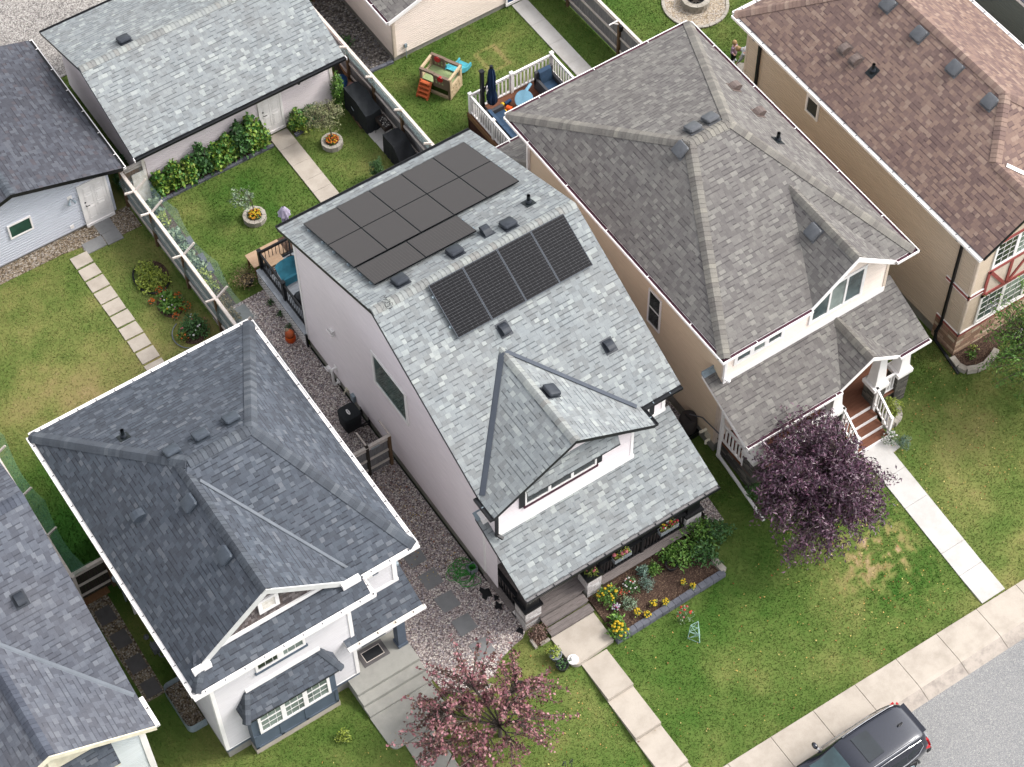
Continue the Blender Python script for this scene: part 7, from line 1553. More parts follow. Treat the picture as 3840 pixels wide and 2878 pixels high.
# green hose heap and bucket
mb = MB(); pts = []; 
for i in range(760):
    t = i*.085; cx_, cy_ = -.55+.16*math.sin(t*.173), .58+.14*math.cos(t*.131); r = .16+.14*abs(math.sin(t*.31))+.05*math.sin(t*1.7); pts.append((cx_+r*math.cos(t)*1.05+.12*math.sin(t*.07), cy_+r*math.sin(t)+.1*math.cos(t*.11), .03+.05*abs(math.sin(t*.77))+.03*(i/760)))
pts += [(-.25, .3, .04), (-.15, .1, .03), (-.22, -.02, .03), (-.5, .02, .03), (-.8, .2, .03)]
mb.tube(pts, .011, 5); tag(mb.build('garden_hose', M['green_hose']), 'heap of green garden hose on the gravel', 'hose')
o = thing('hose_bin', 'small grey bin holding hose at the foot of the mauve wall', 'bin', (-.2, .5, 0)); mb = MB(); 
for a in ((-.35, -.06, .36, .38), (-.35, -.06, .62, .64), (-.35, -.33, .36, .64), (-.08, -.06, .36, .64)): mb.box(*a, 0, .26)
mb.box(-.35, -.06, .36, .64, 0, .02); mb.build('bin_body', M['pot_g'], o); mb = MB(); mb.tube([(-.2+.1*math.cos(i*.5), .5+.1*math.sin(i*.5), .1+.004*i) for i in range(40)], .014, 5); mb.build('coiled_hose', M['green_hose'], o)
for i, (x, y, a, l) in enumerate([(-.3, -.42, .22, 'larger scrap of black cloth on the gravel by the porch'), (-.12, -.74, .1, 'tiny scrap of black cloth beside the porch edge'), (-.22, -1.02, .15, 'scrap of black cloth next to the porch corner'), (-.14, -2.1, .13, 'scrap of black cloth at the foot of the left stone pier')]):
    mb = MB(); q = [(x+a*(1+.35*math.sin(k_*2.2+i))*math.cos(2*PI*k_/11)*.75, y+a*(1+.4*math.cos(k_*1.9+i))*math.sin(2*PI*k_/11)) for k_ in range(11)]; mb.prism(q, .018, .034); tag(mb.build('cloth_scrap', M['black']), l, 'cloth')
# window well by the left wall
o = thing('window_well', 'corrugated metal window well filled with pebbles', 'window well', (-9.9, 1.4, 0)); mb = MB()
pth = [(-9.66, 2.25), (-10.05, 2.25)]+arc(-10.08, 2.05, .17, .2, 90, 180, 6)+[(-10.25, .85)]+arc(-10.08, .75, .17, .2, 180, 270, 6)+[(-9.66, .55)]
for z in range(7):
    for (x0, y0), (x1, y1) in zip(pth, pth[1:]):
        z0, z1, z2 = -.1+z*.075, -.1+z*.075+.0375, -.1+(z+1)*.075; k_ = .012; cxy = Vector((-9.9, 1.4)); e = lambda x, y, s_: tuple(Vector((x, y))+(Vector((x, y))-cxy).normalized()*s_)
        a0, a1, b0, b1 = e(x0, y0, 0), e(x1, y1, 0), e(x0, y0, k_), e(x1, y1, k_); mb.face([(*a0, z0), (*a1, z0), (*b1, z1), (*b0, z1)]); mb.face([(*b0, z1), (*b1, z1), (*a1, z2), (*a0, z2)])
mb.build('corrugated_wall', M['galv'], o); mb = MB(); mb.prism(pth[::-1] if False else pth, -.05, .1); mb.build('pebble_fill', M['gravel_t'], o)
mb = MB(); pth2 = [(-11.8, -.2), (-11.4, -.2)]+arc(-11.4, -.5, .12, .3, 90, -60, 6)+[(-11.6, -1.0)]
for (x0, y0), (x1, y1) in zip(pth2, pth2[1:]): mb.beam((x0, y0, .15), (x1, y1, .15), .03, .3)
tag(mb.build('window_well', M['galv']), 'metal window well edge beside the lower left house', 'window well')
# rain barrel and rails between the pale and taupe houses
o = thing('rain_barrel', 'dark brown rain barrel with a rectangular lid opening', 'barrel', (8.42, .85, 0)); mb = MB(); mb.lathe((8.42, .85), [(0, .28), (.26, .28), (.31, .45), (.315, .7), (.3, .9), (.28, .97), (.27, 1.0), (0, 1.0)], 26); mb.build('drum', M['brown_pl'], o, smooth=True); mb = MB(); mb.box(8.36, 8.42, .66, 1.0, 1.0, 1.012); mb.build('lid_slot', M['black'], o); mb = MB(); mb.box(8.13, 8.7, .56, 1.14, 0, .28); mb.build('stand', M['black'], o)
mb = MB(); mb.tube([(8.5, .9, 1.02), (8.62, .4, 1.35), (8.62, -.5, 1.5)], .022, 7); mb.build('inlet_tube', M['vent'], o)
mb = MB(); mb.beam((8.62, -1.73, .05), (8.47, -3.2, .05), .09, .07); mb.beam((8.62, -1.73, .09), (8.47, -3.2, .09), .05, .012); tag(mb.build('downspout_extension', M['white']), 'white downspout extension lying on the lawn beside the purple tree', 'downspout')
# wall-hung flower boxes and pots on the porch railing
def flower_box(x0, x1, y, z, lab, fl):
    o = thing('flower_box', lab, 'flower box', ((x0+x1)/2, y, z)); mb = MB(); t_ = .012
    mb.box(x0, x1, y-.1, y-.1+t_, z, z+.2); mb.box(x0, x1, y+.1-t_, y+.1, z, z+.2); mb.box(x0, x0+t_, y-.1, y+.1, z, z+.2); mb.box(x1-t_, x1, y-.1, y+.1, z, z+.2); mb.box(x0, x1, y-.1, y+.1, z, z+.02); mb.build('trough', M['pot_g'], o); mb = MB(); mb.box(x0+.02, x1-.02, y-.08, y+.08, z+.1, z+.16); mb.build('soil', M['soil'], o)
    n = 130; P = np.stack([RNG.uniform(x0+.04, x1-.04, n), y+RNG.normal(0, .07, n), z+.18+np.abs(RNG.normal(0, .1, n))], 1); leaves('foliage', P, .06, M['lf_lime'], o)
    for f, k_, s_ in fl:
        mb = MB()
        for i in range(k_): mb.blob((random.uniform(x0+.06, x1-.06), y+random.uniform(-.1, .08), z+.28+random.uniform(0, .14)), (s_, s_, s_*.7), 7, 5)
        mb.build('blossoms', M['fl_'+f], o)
flower_box(3.2, 3.85, -2.27, 1.2, 'grey railing box with pink and yellow flowers', [('pink', 3, .07), ('yellow', 4, .035)]); flower_box(4.95, 5.65, -2.27, 1.2, 'grey railing box with crimson, yellow and white flowers near the right pier', [('crimson', 7, .04), ('yellow', 4, .04), ('white', 3, .035)])
clump('flower_plant', 'grassy pink flowered plant on the black pier cap', 'flowers', (2.44, -2.2, 1.22), .18, .3, 90, .12, M['lf_lime'], [('pink', 5, .035), ('red', 3, .03)], aspect=6)
for (x, y, z, l) in ((5.0, -2.95, .05, 'empty dark pot with dry stalks sunk in the porch bed'), (6.78, -1.98, .0, 'black pot behind the green bushes by the gravel')):
    o = thing('plant_pot', l, 'pot', (x, y, z)); mb = MB(); mb.lathe((x, y), [(.13, z), (.18, z+.22), (.2, z+.24), (.17, z+.24), (.15, z+.12), (0, z+.12)], 20); mb.build('pot', M['pot_d'], o, smooth=True); mb = MB(); mb.frustum((x, y), z+.1, z+.14, .15, .15, 16); mb.build('soil', M['soil'], o)
o = thing('bird_dish', 'round white dish ornament on the landing\'s rounded corner', 'ornament', (.62, -3.86, .06)); mb = MB(); mb.lathe((.62, -3.86), [(0, .06), (.16, .06), (.18, .1), (.17, .13), (.1, .15), (.07, .2), (.05, .22), (0, .22)], 24); mb.build('dish', M['white'], o, smooth=True)
# rose with a green wire cage on the lawn
o = clump('rose_plant', 'straggly plant with orange red flowers on the lawn by the slate edging', 'flowers', (4.35, -4.55, -.2), .26, .7, 110, .07, M['lf_grey'], [('red', 14, .035), ('pink', 2, .04)])
o = thing('plant_cage', 'pale green metal plant cage tipped on the front lawn', 'plant cage', (4.25, -5.25, -.3)); mb = MB(); b_ = [(4.08, -5.1, -.27), (4.3, -5.42, -.3), (4.48, -5.18, -.28)]; t_ = [(4.22, -5.0, .28), (4.36, -5.2, .26), (4.5, -5.02, .28)]
for a, b in zip(b_, t_): mb.tube([a, b], .012, 6)
for f in (0, .5, 1):
    q = [Vector(a).lerp(Vector(b), f) for a, b in zip(b_, t_)]
    for i in range(3): mb.tube([q[i], q[(i+1) % 3]], .009, 5)
for i in range(3): mb.tube([b_[i], Vector(b_[(i+1) % 3]).lerp(Vector(t_[(i+1) % 3]), .5)], .009, 5); mb.tube([Vector(b_[(i+1) % 3]).lerp(Vector(t_[(i+1) % 3]), .5), t_[i]], .009, 5)
mb.build('wire_frame', M['cage'], o)
# glass bird bath on a curled iron stand
o = thing('bird_bath', 'clear glass bird bath on a curled black iron stand', 'bird bath', (-1.6, -6.95, tz(-6.95))); z0 = tz(-6.95)
t = NT('pale_green_glass'); t.fin((.75, .9, .86, 1), .08, .6); t.b.inputs['Transmission Weight'].default_value = .5; t.b.inputs['Alpha'].default_value = .8; M['bath'] = t.m
mb = MB(); mb.lathe((-1.85, -7.0), [(0, z0+.72), (.14, z0+.74), (.24, z0+.8), (.27, z0+.85), (.25, z0+.85), (.2, z0+.8), (0, z0+.76)], 26); mb.build('bowl', M['bath'], o, smooth=True); mb = MB(); mb.tube([(-1.85, -7.0, z0+.7), (-1.7, -6.9, z0+.5), (-1.75, -6.95, z0-.05)], .014, 6)
for s_ in (0, 1):
    c_ = Vector((-1.62+.22*s_, -6.6-.06*s_, z0+.85)); mb.tube([(-1.7, -6.9, z0+.5), (-1.66+.16*s_, -6.8, z0+.75)]+[(c_.x+.09*math.cos(a)*(1-a/14), c_.y+.03*math.cos(a), c_.z+.09*math.sin(a)*(1-a/14)) for a in [i*.55 for i in range(16)]], .011, 6)
mb.build('iron_stand', M['black'], o)
# planter yard: barrel, tarp, lumber, covers, charcoal grill
o = thing('barrel', 'blue plastic drum lying beside the garage corner', 'barrel', (6.75, 19.95, 0)); ax = Vector((.5, .82, .12)).normalized(); c_ = Vector((6.5, 19.6, .42)); mb = MB(); pr_ = [(0, .24), (.03, .285), (.06, .29), (.28, .30), (.3, .312), (.33, .30), (.55, .30), (.57, .312), (.6, .30), (.8, .285), (.84, .24)]; mb.tube([c_+ax*a for a, r in pr_], [r for a, r in pr_], 22); mb.build('drum', M['blue_pl'], o, smooth=True); mb = MB(); mb.tube([c_-ax*.005+Vector((.0, 0, .12)), c_-ax*.02+Vector((0, 0, .12))], .04, 10); mb.tube([c_-ax*.004+Vector((.08, -.04, -.1)), c_-ax*.02+Vector((.08, -.04, -.1))], .04, 10); mb.build('bung', M['black'], o)
mb = MB(); mb.blob((7.05, 19.62, .3), (.26, .34, .42), 18, 12, jit=.16); tag(mb.build('crumpled_tarp', M['tarp'], smooth=True), 'crumpled dusty rose tarp between the drum and the covered barbecue', 'tarp')
for i in range(7):
    a = random.uniform(-.12, .12); x, y = 6.68+.12*i, 20.6+.1*random.random(); mb = MB(); mb.beam((x, y-.55, .06+.03*(i % 3)), (x+.25+a, y+.75, .28+.1*(i % 3)), .11, .03); tag(mb.build('plank', M['wood_tan' if i % 2 else 'wood_dark']), 'old plank in the heap behind the blue drum, %s from the garage' % sl[i], 'plank', 'planks heaped behind the blue drum')
def covered(lab, x0, x1, y0, y1, h, slope, mat, name='covered_barbecue'):
    o = thing(name, lab, 'barbecue', ((x0+x1)/2, (y0+y1)/2, 0)); mb = MB(); n = 9; m_ = 15
    def H(u, v): return h*(1-slope*max(0, v-.62)*2.2)*(1-.05*math.cos(v*9)*(u-.5))-.03*math.sin(u*7+v*11)
    T = [[(x0+.04+(x1-x0-.08)*u/n, y1-.04-(y1-y0-.08)*v/m_, H(u/n, v/m_)) for v in range(m_+1)] for u in range(n+1)]
    for u in range(n):
        for v in range(m_): mb.face([T[u][v], T[u+1][v], T[u+1][v+1], T[u][v+1]][::-1])
    rim = [T[u][0] for u in range(n+1)]+[T[n][v] for v in range(1, m_+1)]+[T[u][m_] for u in range(n-1, -1, -1)]+[T[0][v] for v in range(m_-1, 0, -1)]; cc = Vector(((x0+x1)/2, (y0+y1)/2, 0)); L = len(rim)
    lev = [1, .8, .55, .3, .04]
    def R(i, f):
        p = Vector(rim[i % L]); d = Vector((p.x-cc.x, p.y-cc.y, 0)).normalized(); return (p.x+d.x*(.03*(1-f)+.022*math.sin(i*1.9)*(1-f)), p.y+d.y*(.03*(1-f)+.022*math.sin(i*1.9)*(1-f)), p.z*f)
    for a, b in zip(lev, lev[1:]):
        for i in range(L): mb.face([R(i, b), R(i+1, b), R(i+1, a), R(i, a)])
    mb.build('cloth_cover', mat, o, smooth=True)
    for x in (x0+.1, x1-.1):
        mb = MB(); mb.box(x-.04, x+.04, y0+.1, y1-.1, 0, .1); mb.build('cart_base', M['black'], o)
    return o
o = covered('larger barbecue under a black cover beside the board fence', 6.5, 7.22, 17.75, 19.35, 1.12, .18, M['cover']); mb = MB(); mb.tube([(6.62, 18.95, 1.1), (6.75, 19.1, 1.13), (6.9, 19.1, 1.13)], .008, 5); mb.tube([(6.46, 18.7, .72), (6.47, 18.55, .62)], .012, 5); mb.build('tie_cord', M['galv'], o)
covered('smaller barbecue under a black cover next to the pale house\'s gutter', 6.55, 7.3, 15.55, 16.75, .98, .5, M['cover2'])
o = thing('charcoal_grill', 'open rusty charcoal grill with ash on thin legs', 'grill', (7.03, 17.33, 0)); mb = MB(); x0, x1, y0, y1 = 6.86, 7.2, 17.02, 17.66
for a in ((x0, x1, y0, y0+.01), (x0, x1, y1-.01, y1), (x0, x0+.01, y0, y1), (x1-.01, x1, y0, y1)): mb.box(*a, .66, .84)
mb.box(x0, x1, y0, y1, .65, .67); mb.build('fire_tray', M['steel'], o); mb = MB(); mb.box(x0+.015, x1-.015, y0+.015, y1-.015, .67, .77); mb.build('ash_bed', M['ash'], o)
for x in (x0+.02, x1-.02):
    for y in (y0+.03, y1-.03): mb = MB(); mb.tube([(x, y, .68), (x+(.06 if x > 7.03 else -.06), y+(.04 if y > 17.3 else -.04), 0)], .012, 6); mb.build('leg', M['black'], o)
# ================================================================== playhouse yard
o = thing('playhouse', 'beige plastic climbing playhouse with an orange ladder and aqua slide', 'playhouse', (10.0, 18.2, 0)); p0 = Vector((9.37, 18.6, 0)); u = Vector((.46, -.888, 0)); v = Vector((.888, .46, 0)); Wp, Dp, Hp = 1.24, .85, 1.12; Z = Vector((0, 0, 1))
Q = lambda a, b, z: p0+u*a+v*b+Z*z
def pb(mb, a0, a1, b0, b1, z0, z1, mi=0): mb.obox(Q((a0+a1)/2, (b0+b1)/2, (z0+z1)/2), u*((a1-a0)/2), v*((b1-b0)/2), Z*((z1-z0)/2), mi)
for a0, a1 in ((-.03, .05), (Wp-.05, Wp+.03)):                      # stone-look end walls with window openings
    mb = MB(); pb(mb, a0, a1, 0, Dp, 0, .62); pb(mb, a0, a1, 0, .13, .62, 1.02); pb(mb, a0, a1, Dp-.13, Dp, .62, 1.02); pb(mb, a0, a1, 0, Dp, .96, Hp-.05)
    for i in range(14): pb(mb, a0-.012, a1+.012, random.uniform(.05, Dp-.22), 0, 0, 0) if False else pb(mb, a0-.012, a1+.012, *(lambda b: (b, b+.11))(random.uniform(.03, Dp-.15)), *(lambda z: (z, z+.07))(random.uniform(.05, .5)))
    mb.build('end_wall', M['beige_pl'], o, bevel=.012)
mb = MB(); pb(mb, .05, Wp-.05, .04, Dp-.04, .5, .55); mb.build('platform', M['sage_pl'], o)
for b0, b1, op in ((-.02, .05, 0), (Dp-.05, Dp+.02, 1)):
    mb = MB(); s0, s1 = (.06, .52) if op == 0 else (.62, 1.1)
    t0, t1 = (.56, Wp-.05) if op == 0 else (.06, .58)
    pb(mb, t0, t1, b0, b1, .44, 1.0); pb(mb, .0, .07, b0, b1, .0, 1.0); pb(mb, Wp-.07, Wp, b0, b1, .0, 1.0)
    pb(mb, -.02, .58, b0-.02, b1+.02, 1.0, 1.09); pb(mb, .54, Wp+.02, b0-.025, b1+.025, .97, 1.06)
    mb.build('side_panel', M['taupe_pl'], o, bevel=.012); mb = MB(); pb(mb, .05, Wp-.05, b0, b1, .0, .12); mb.build('base_rail', M['beige_pl'], o, bevel=.01)
    mb = MB(); c_ = Q((t0+t1)/2 if op == 0 else .28, b0-.02 if op == 0 else b0-.02, .95); mb.tube([c_-v*.03, c_+v*.05], .13 if op else .12, 18); mb.build('wheel_toy', M['red_pl'], o)
    mb = MB()
    for i in range(3):
        for z in (.66, .8): pb(mb, t0+.1+i*.13, t0+.16+i*.13, b0-.006, b1+.006, z, z+.08)
    mb.build('peep_hole', M['sage_pl'], o)
mb = MB(); 
for a in (.06, .5): mb.beam(Q(a, -.06, .6), Q(a, -.42, 0), .06, .07)
for i in range(4): f = .12+i*.24; c_ = Q(.28, -.06-.36*f, .6-.6*f); mb.obox(c_, u*.22, v*.07, Z*.03)
mb.build('ladder', M['orange_pl'], o, bevel=.01)
mb = MB(); sp_ = [(Dp-.05, .62), (Dp+.15, .5), (Dp+.45, .24), (Dp+.75, .1), (Dp+.95, .12)]; 
for (b0, z0), (b1, z1) in zip(sp_, sp_[1:]):
    mb.face([Q(.64, b0, z0), Q(1.08, b0, z0), Q(1.08, b1, z1), Q(.64, b1, z1)]); mb.face([Q(.64, b1, z1-.04), Q(1.08, b1, z1-.04), Q(1.08, b0, z0-.04), Q(.64, b0, z0-.04)])
    for a in (.62, 1.10): mb.beam(Q(a, b0, z0+.05), Q(a, b1, z1+.05), .05, .18)
mb.build('slide', M['aqua'], o)
# things on the brown deck
def cushion(mb, x0, x1, y0, y1, z0, z1): mb.box(x0, x1, y0, y1, z0, z1)
o = thing('patio_sofa', 'dark wicker sofa with navy cushions on the brown deck', 'sofa', (10.4, 14.1, .86)); mb = MB(); mb.box(9.95, 10.72, 13.1, 15.2, .86, 1.12); mb.box(9.95, 10.06, 13.1, 15.2, 1.12, 1.5); mb.box(9.95, 10.72, 15.08, 15.2, 1.12, 1.42); mb.build('frame', M['wicker'], o)
for y0, y1 in ((13.2, 14.12), (14.14, 15.06)):
    mb = MB(); mb.box(10.1, 10.72, y0, y1, 1.12, 1.26); mb.build('seat', M['navy'], o, bevel=.04); mb = MB(); mb.obox((10.12, (y0+y1)/2, 1.45), (.07, 0, -.02), (0, (y1-y0)/2, 0), (-.05, 0, .2)); mb.build('backrest', M['navy'], o, bevel=.04)
o = thing('patio_chair', 'dark wicker armchair with navy cushions in the deck corner', 'armchair', (12.75, 15.15, .86)); mb = MB(); mb.box(12.38, 13.12, 14.75, 15.6, .86, 1.1); mb.box(12.38, 12.48, 14.75, 15.6, 1.1, 1.42); mb.box(13.02, 13.12, 14.75, 15.6, 1.1, 1.42); mb.box(12.38, 13.12, 15.48, 15.6, 1.1, 1.72); mb.build('frame', M['wicker'], o); mb = MB(); mb.box(12.5, 13.0, 14.76, 15.46, 1.1, 1.24); mb.build('seat', M['navy'], o, bevel=.04); mb = MB(); mb.obox((12.75, 15.42, 1.5), (.25, 0, 0), (0, .07, .02), (0, .06, .24)); mb.build('backrest', M['navy'], o, bevel=.05)
t = NT('blue_trellis_rug'); uv = t.geo(); sx = t.n('SeparateXYZ'); t.l(uv, sx.inputs[0]); a_ = t.math('ABSOLUTE', t.math('ADD', t.math('SINE', t.math('MULTIPLY', sx.outputs[0], 11)), t.math('SINE', t.math('MULTIPLY', sx.outputs[1], 11)))); M['rug'] = t.fin(t.mix(t.math('LESS_THAN', a_, .28), C4((50, 96, 150)), C4((232, 232, 236))), .9, .1)
mb = MB(); mb.box(10.6, 12.6, 12.9, 14.9, .862, .875); tag(mb.build('rug', M['rug']), 'blue rug with a white trellis pattern on the brown deck', 'rug')
mb = MB(); mb.blob((10.95, 14.75, 1.1), (.1, .22, .2), 12, 8); tag(mb.build('throw_pillow', M['sage_pl'], smooth=True), 'pale green throw pillow on the blue rug', 'pillow')
o = thing('patio_umbrella', 'closed navy cantilever umbrella beside its black post on the brown deck', 'umbrella', (10.3, 15.7, .86)); mb = MB(); mb.box(10.12, 10.24, 15.58, 15.7, .86, 3.0); mb.box(10.1, 10.26, 15.56, 15.72, 3.0, 3.06); mb.build('post', M['black'], o); mb = MB(); mb.beam((10.2, 15.62, 1.9), (10.5, 15.62, 2.6), .04, .05); mb.build('arm', M['black'], o); folded(10.56, 15.6, 1.2, 3.05, .27, M['navy_d'], o, tie=.36); mb = MB(); mb.frustum((10.56, 15.6), 3.03, 3.12, .07, .06, 12); mb.build('top_cap', M['black'], o); mb = MB(); mb.box(9.95, 10.4, 15.4, 15.8, .86, .92); mb.build('umbrella_base', M['black'], o)
o = thing('water_table', 'light blue round plastic water table tipped on the brown deck', 'toy', (11.6, 15.1, .86)); ax = Vector((-.35, -.62, .70)).normalized(); c_ = Vector((11.6, 15.1, 1.2)); mb = MB(); pr_ = [(-.05, .18), (-.03, .32), (.06, .34), (.07, .33), (.0, .29), (-.01, .06), (.05, .05), (.06, .0)]; mb.tube([c_+ax*a for a, r in pr_], [max(r, .002) for a, r in pr_], 24); mb.build('basin', M['ltblue'], o, smooth=True); mb = MB(); mb.tube([c_+Vector((.2, .18, .15)), c_+Vector((.5, .3, .25))], .06, 10); mb.build('spout', M['ltblue'], o)
o = thing('toy', 'orange and blue dumbbell shaped toy on the brown deck', 'toy', (11.1, 15.25, .86)); mb = MB(); mb.tube([(10.98, 15.3, .95), (11.08, 15.12, .95)], .11, 12); mb.tube([(11.2, 15.0, .95), (11.12, 14.92, .95)], .1, 12); mb.build('wheel', M['orange_br'], o); mb = MB(); mb.tube([(11.05, 15.5, .93), (11.3, 15.52, .95)], .07, 10); mb.tube([(11.3, 15.05, .93), (11.45, 15.0, .93)], .06, 10); mb.build('grip', M['blue_pl'], o); mb = MB(); mb.blob((10.95, 15.52, .95), .08); mb.blob((10.85, 15.2, .93), .07); mb.build('tassel', M['yellow_pl'], o)
# fire pit
o = thing('fire_pit', 'round block fire pit on cream stones behind the taupe roof', 'fire pit', (20.3, 16.35, 0))
for z0, z1, off in ((.02, .2, 0), (.2, .36, .15)):
    mb = MB()
    for i in range(14):
        a0, a1 = 2*PI*i/14+off, 2*PI*(i+1)/14+off-.02; q = [(20.3+.34*math.cos(a0), 16.35+.34*math.sin(a0)), (20.3+.56*math.cos(a0), 16.35+.56*math.sin(a0)), (20.3+.56*math.cos(a1), 16.35+.56*math.sin(a1)), (20.3+.34*math.cos(a1), 16.35+.34*math.sin(a1))]; mb.prism(q, z0, z1)
    mb.build('block_ring', M['blockw'], o, bevel=.012)
mb = MB(); mb.frustum((20.3, 16.35), .0, .1, .35, .35, 20); mb.build('ash_bed', M['ash'], o); mb = MB()
for i in range(6): a = i*1.05; mb.beam((20.3, 16.35, .16), (20.3+.28*math.cos(a), 16.35+.28*math.sin(a), .14), .07, .06)
mb.build('logs', M['wood_dark'], o); mb = MB(); mb.lathe((20.3, 16.35), [(.33, .3), (.36, .37), (.33, .37)], 24); mb.build('metal_ring', M['black'], o)
for i, (x, y) in enumerate([(19.7, 12.2), (19.95, 11.7), (19.4, 11.6), (19.8, 12.75)]):
    mb = MB(); mb.prism([(x+.22*math.cos(a)*(1+.2*math.sin(a*3+i)), y+.2*math.sin(a)*(1+.2*math.cos(a*2+i))) for a in [2*PI*k_/9 for k_ in range(9)]], -.02, .03); tag(mb.build('flagstone', M['blockw']), 'irregular pale flagstone at the corner of the beige house, %s of four' % sl[i], 'flagstone', 'flagstones at the corner of the beige house')
o = thing('flower_pot', 'pale lilac pot on the curved block planter\'s corner', 'pot', (14.05, -2.42, .1)); mb = MB(); mb.lathe((14.05, -2.42), [(0, .18), (.1, .18), (.115, .3), (.09, .38), (.0, .4)], 20); mb.build('pot', M['lilac_cloth'], o, smooth=True)
o = thing('ride_on_toy', 'red plastic toy on the porch behind the white railing', 'toy', (9.3, -.8, .76)); mb = MB(); mb.blob((9.3, -.75, .98), (.22, .34, .2), 14, 8, jit=.1); mb.build('body', M['red_pl'], o, smooth=True)
for dx, dy in ((-.2, -.25), (.2, -.25), (-.2, .2), (.2, .2)): mb = MB(); mb.tube([(9.3+dx-.03, -.75+dy, .84), (9.3+dx+.03, -.75+dy, .84)], .08, 12); mb.build('wheel', M['rubber'], o)
mb = MB(); mb.obox((20.05, -2.3, .15), (.18, 0, .05), (0, .12, .02), (0, 0, .03)); tag(mb.build('paper_bag', M['white']), 'white crumpled bag under the green tree', 'bag')
# ================================================================== car parked at the kerb, heading towards the lower left
car = thing('parked_car', 'dark blue black estate car parked at the kerb', 'car', (5.7, -11.2, -.868)); zc = -.868; XC, YC = 7.86, -11.30; rot = math.radians(0.0)
def K(t, s_, z): return Vector((XC-t, YC+s_, zc+z))               # t metres forward from the tail, s across, z up
st_ = [  # t, half width at sill, beltline, roof; z sill, belt, roof
 (0.02, .60, .70, .44, .55, .92, 1.05), (.10, .80, .86, .56, .40, 1.00, 1.42), (.30, .86, .90, .62, .34, 1.02, 1.60), (.75, .89, .92, .655, .32, 1.02, 1.665), (1.5, .90, .925, .67, .30, 1.01, 1.69), (2.3, .90, .925, .67, .30, 1.00, 1.675), (2.75, .90, .925, .645, .30, 1.0, 1.61), (3.2, .90, .92, .62, .30, 1.0, 1.28), (3.55, .90, .915, .68, .30, .99, 1.06), (4.1, .89, .90, .70, .32, .95, .99), (4.45, .82, .84, .62, .36, .86, .90), (4.6, .66, .70, .5, .42, .70, .76)]
mb = MB(); rings = []
for t, a, b, c, z0, z1, z2 in st_:
    rings.append([K(t, -a, z0), K(t, -a*1.015, (z0+z1)/2), K(t, -b, z1), K(t, -(b*.35+c*.65), z1+(z2-z1)*.62), K(t, -c, z2-.03), K(t, -c*.8, z2), K(t, 0, z2+.015), K(t, c*.8, z2), K(t, c, z2-.03), K(t, b*.35+c*.65, z1+(z2-z1)*.62), K(t, b, z1), K(t, a*1.015, (z0+z1)/2), K(t, a, z0)])
for A_, B_ in zip(rings, rings[1:]):
    for i in range(12): mb.face([A_[i], A_[i+1], B_[i+1], B_[i]])
mb.face(rings[0][::-1]); mb.face(rings[-1])
for A_, B_ in zip(rings, rings[1:]): mb.face([A_[12], A_[0], B_[0], B_[12]])
body = mb.build('body', M['car_paint'], car, smooth=True); ss = body.modifiers.new('sub', 'SUBSURF'); ss.levels = 2; ss.render_levels = 2
def patch(name, mat, pts, off=.014, par=car, th=.006):
    """panel lying just proud of the body: grid of points from the station table"""
    mb = MB()
    for q in pts: mb.face(q)
    return mb.build(name, mat, par, smooth=True)
def side_at(t, s_, f):
    """point on the cabin side between belt (f = 0) and roof rail (f = 1), slightly proud of it"""
    for A_, B_ in zip(st_, st_[1:]):
        if A_[0] <= t <= B_[0]:
            k_ = (t-A_[0])/(B_[0]-A_[0]); v = [A_[i]+(B_[i]-A_[i])*k_ for i in range(7)]; b, c, z1, z2 = v[2], v[3], v[5], v[6]; w_ = (b+(c-b)*(f*1.0)**1.05); return K(t, s_*(w_+.012-.035*f*(1-f)), z1+(z2-z1)*(f*.86))
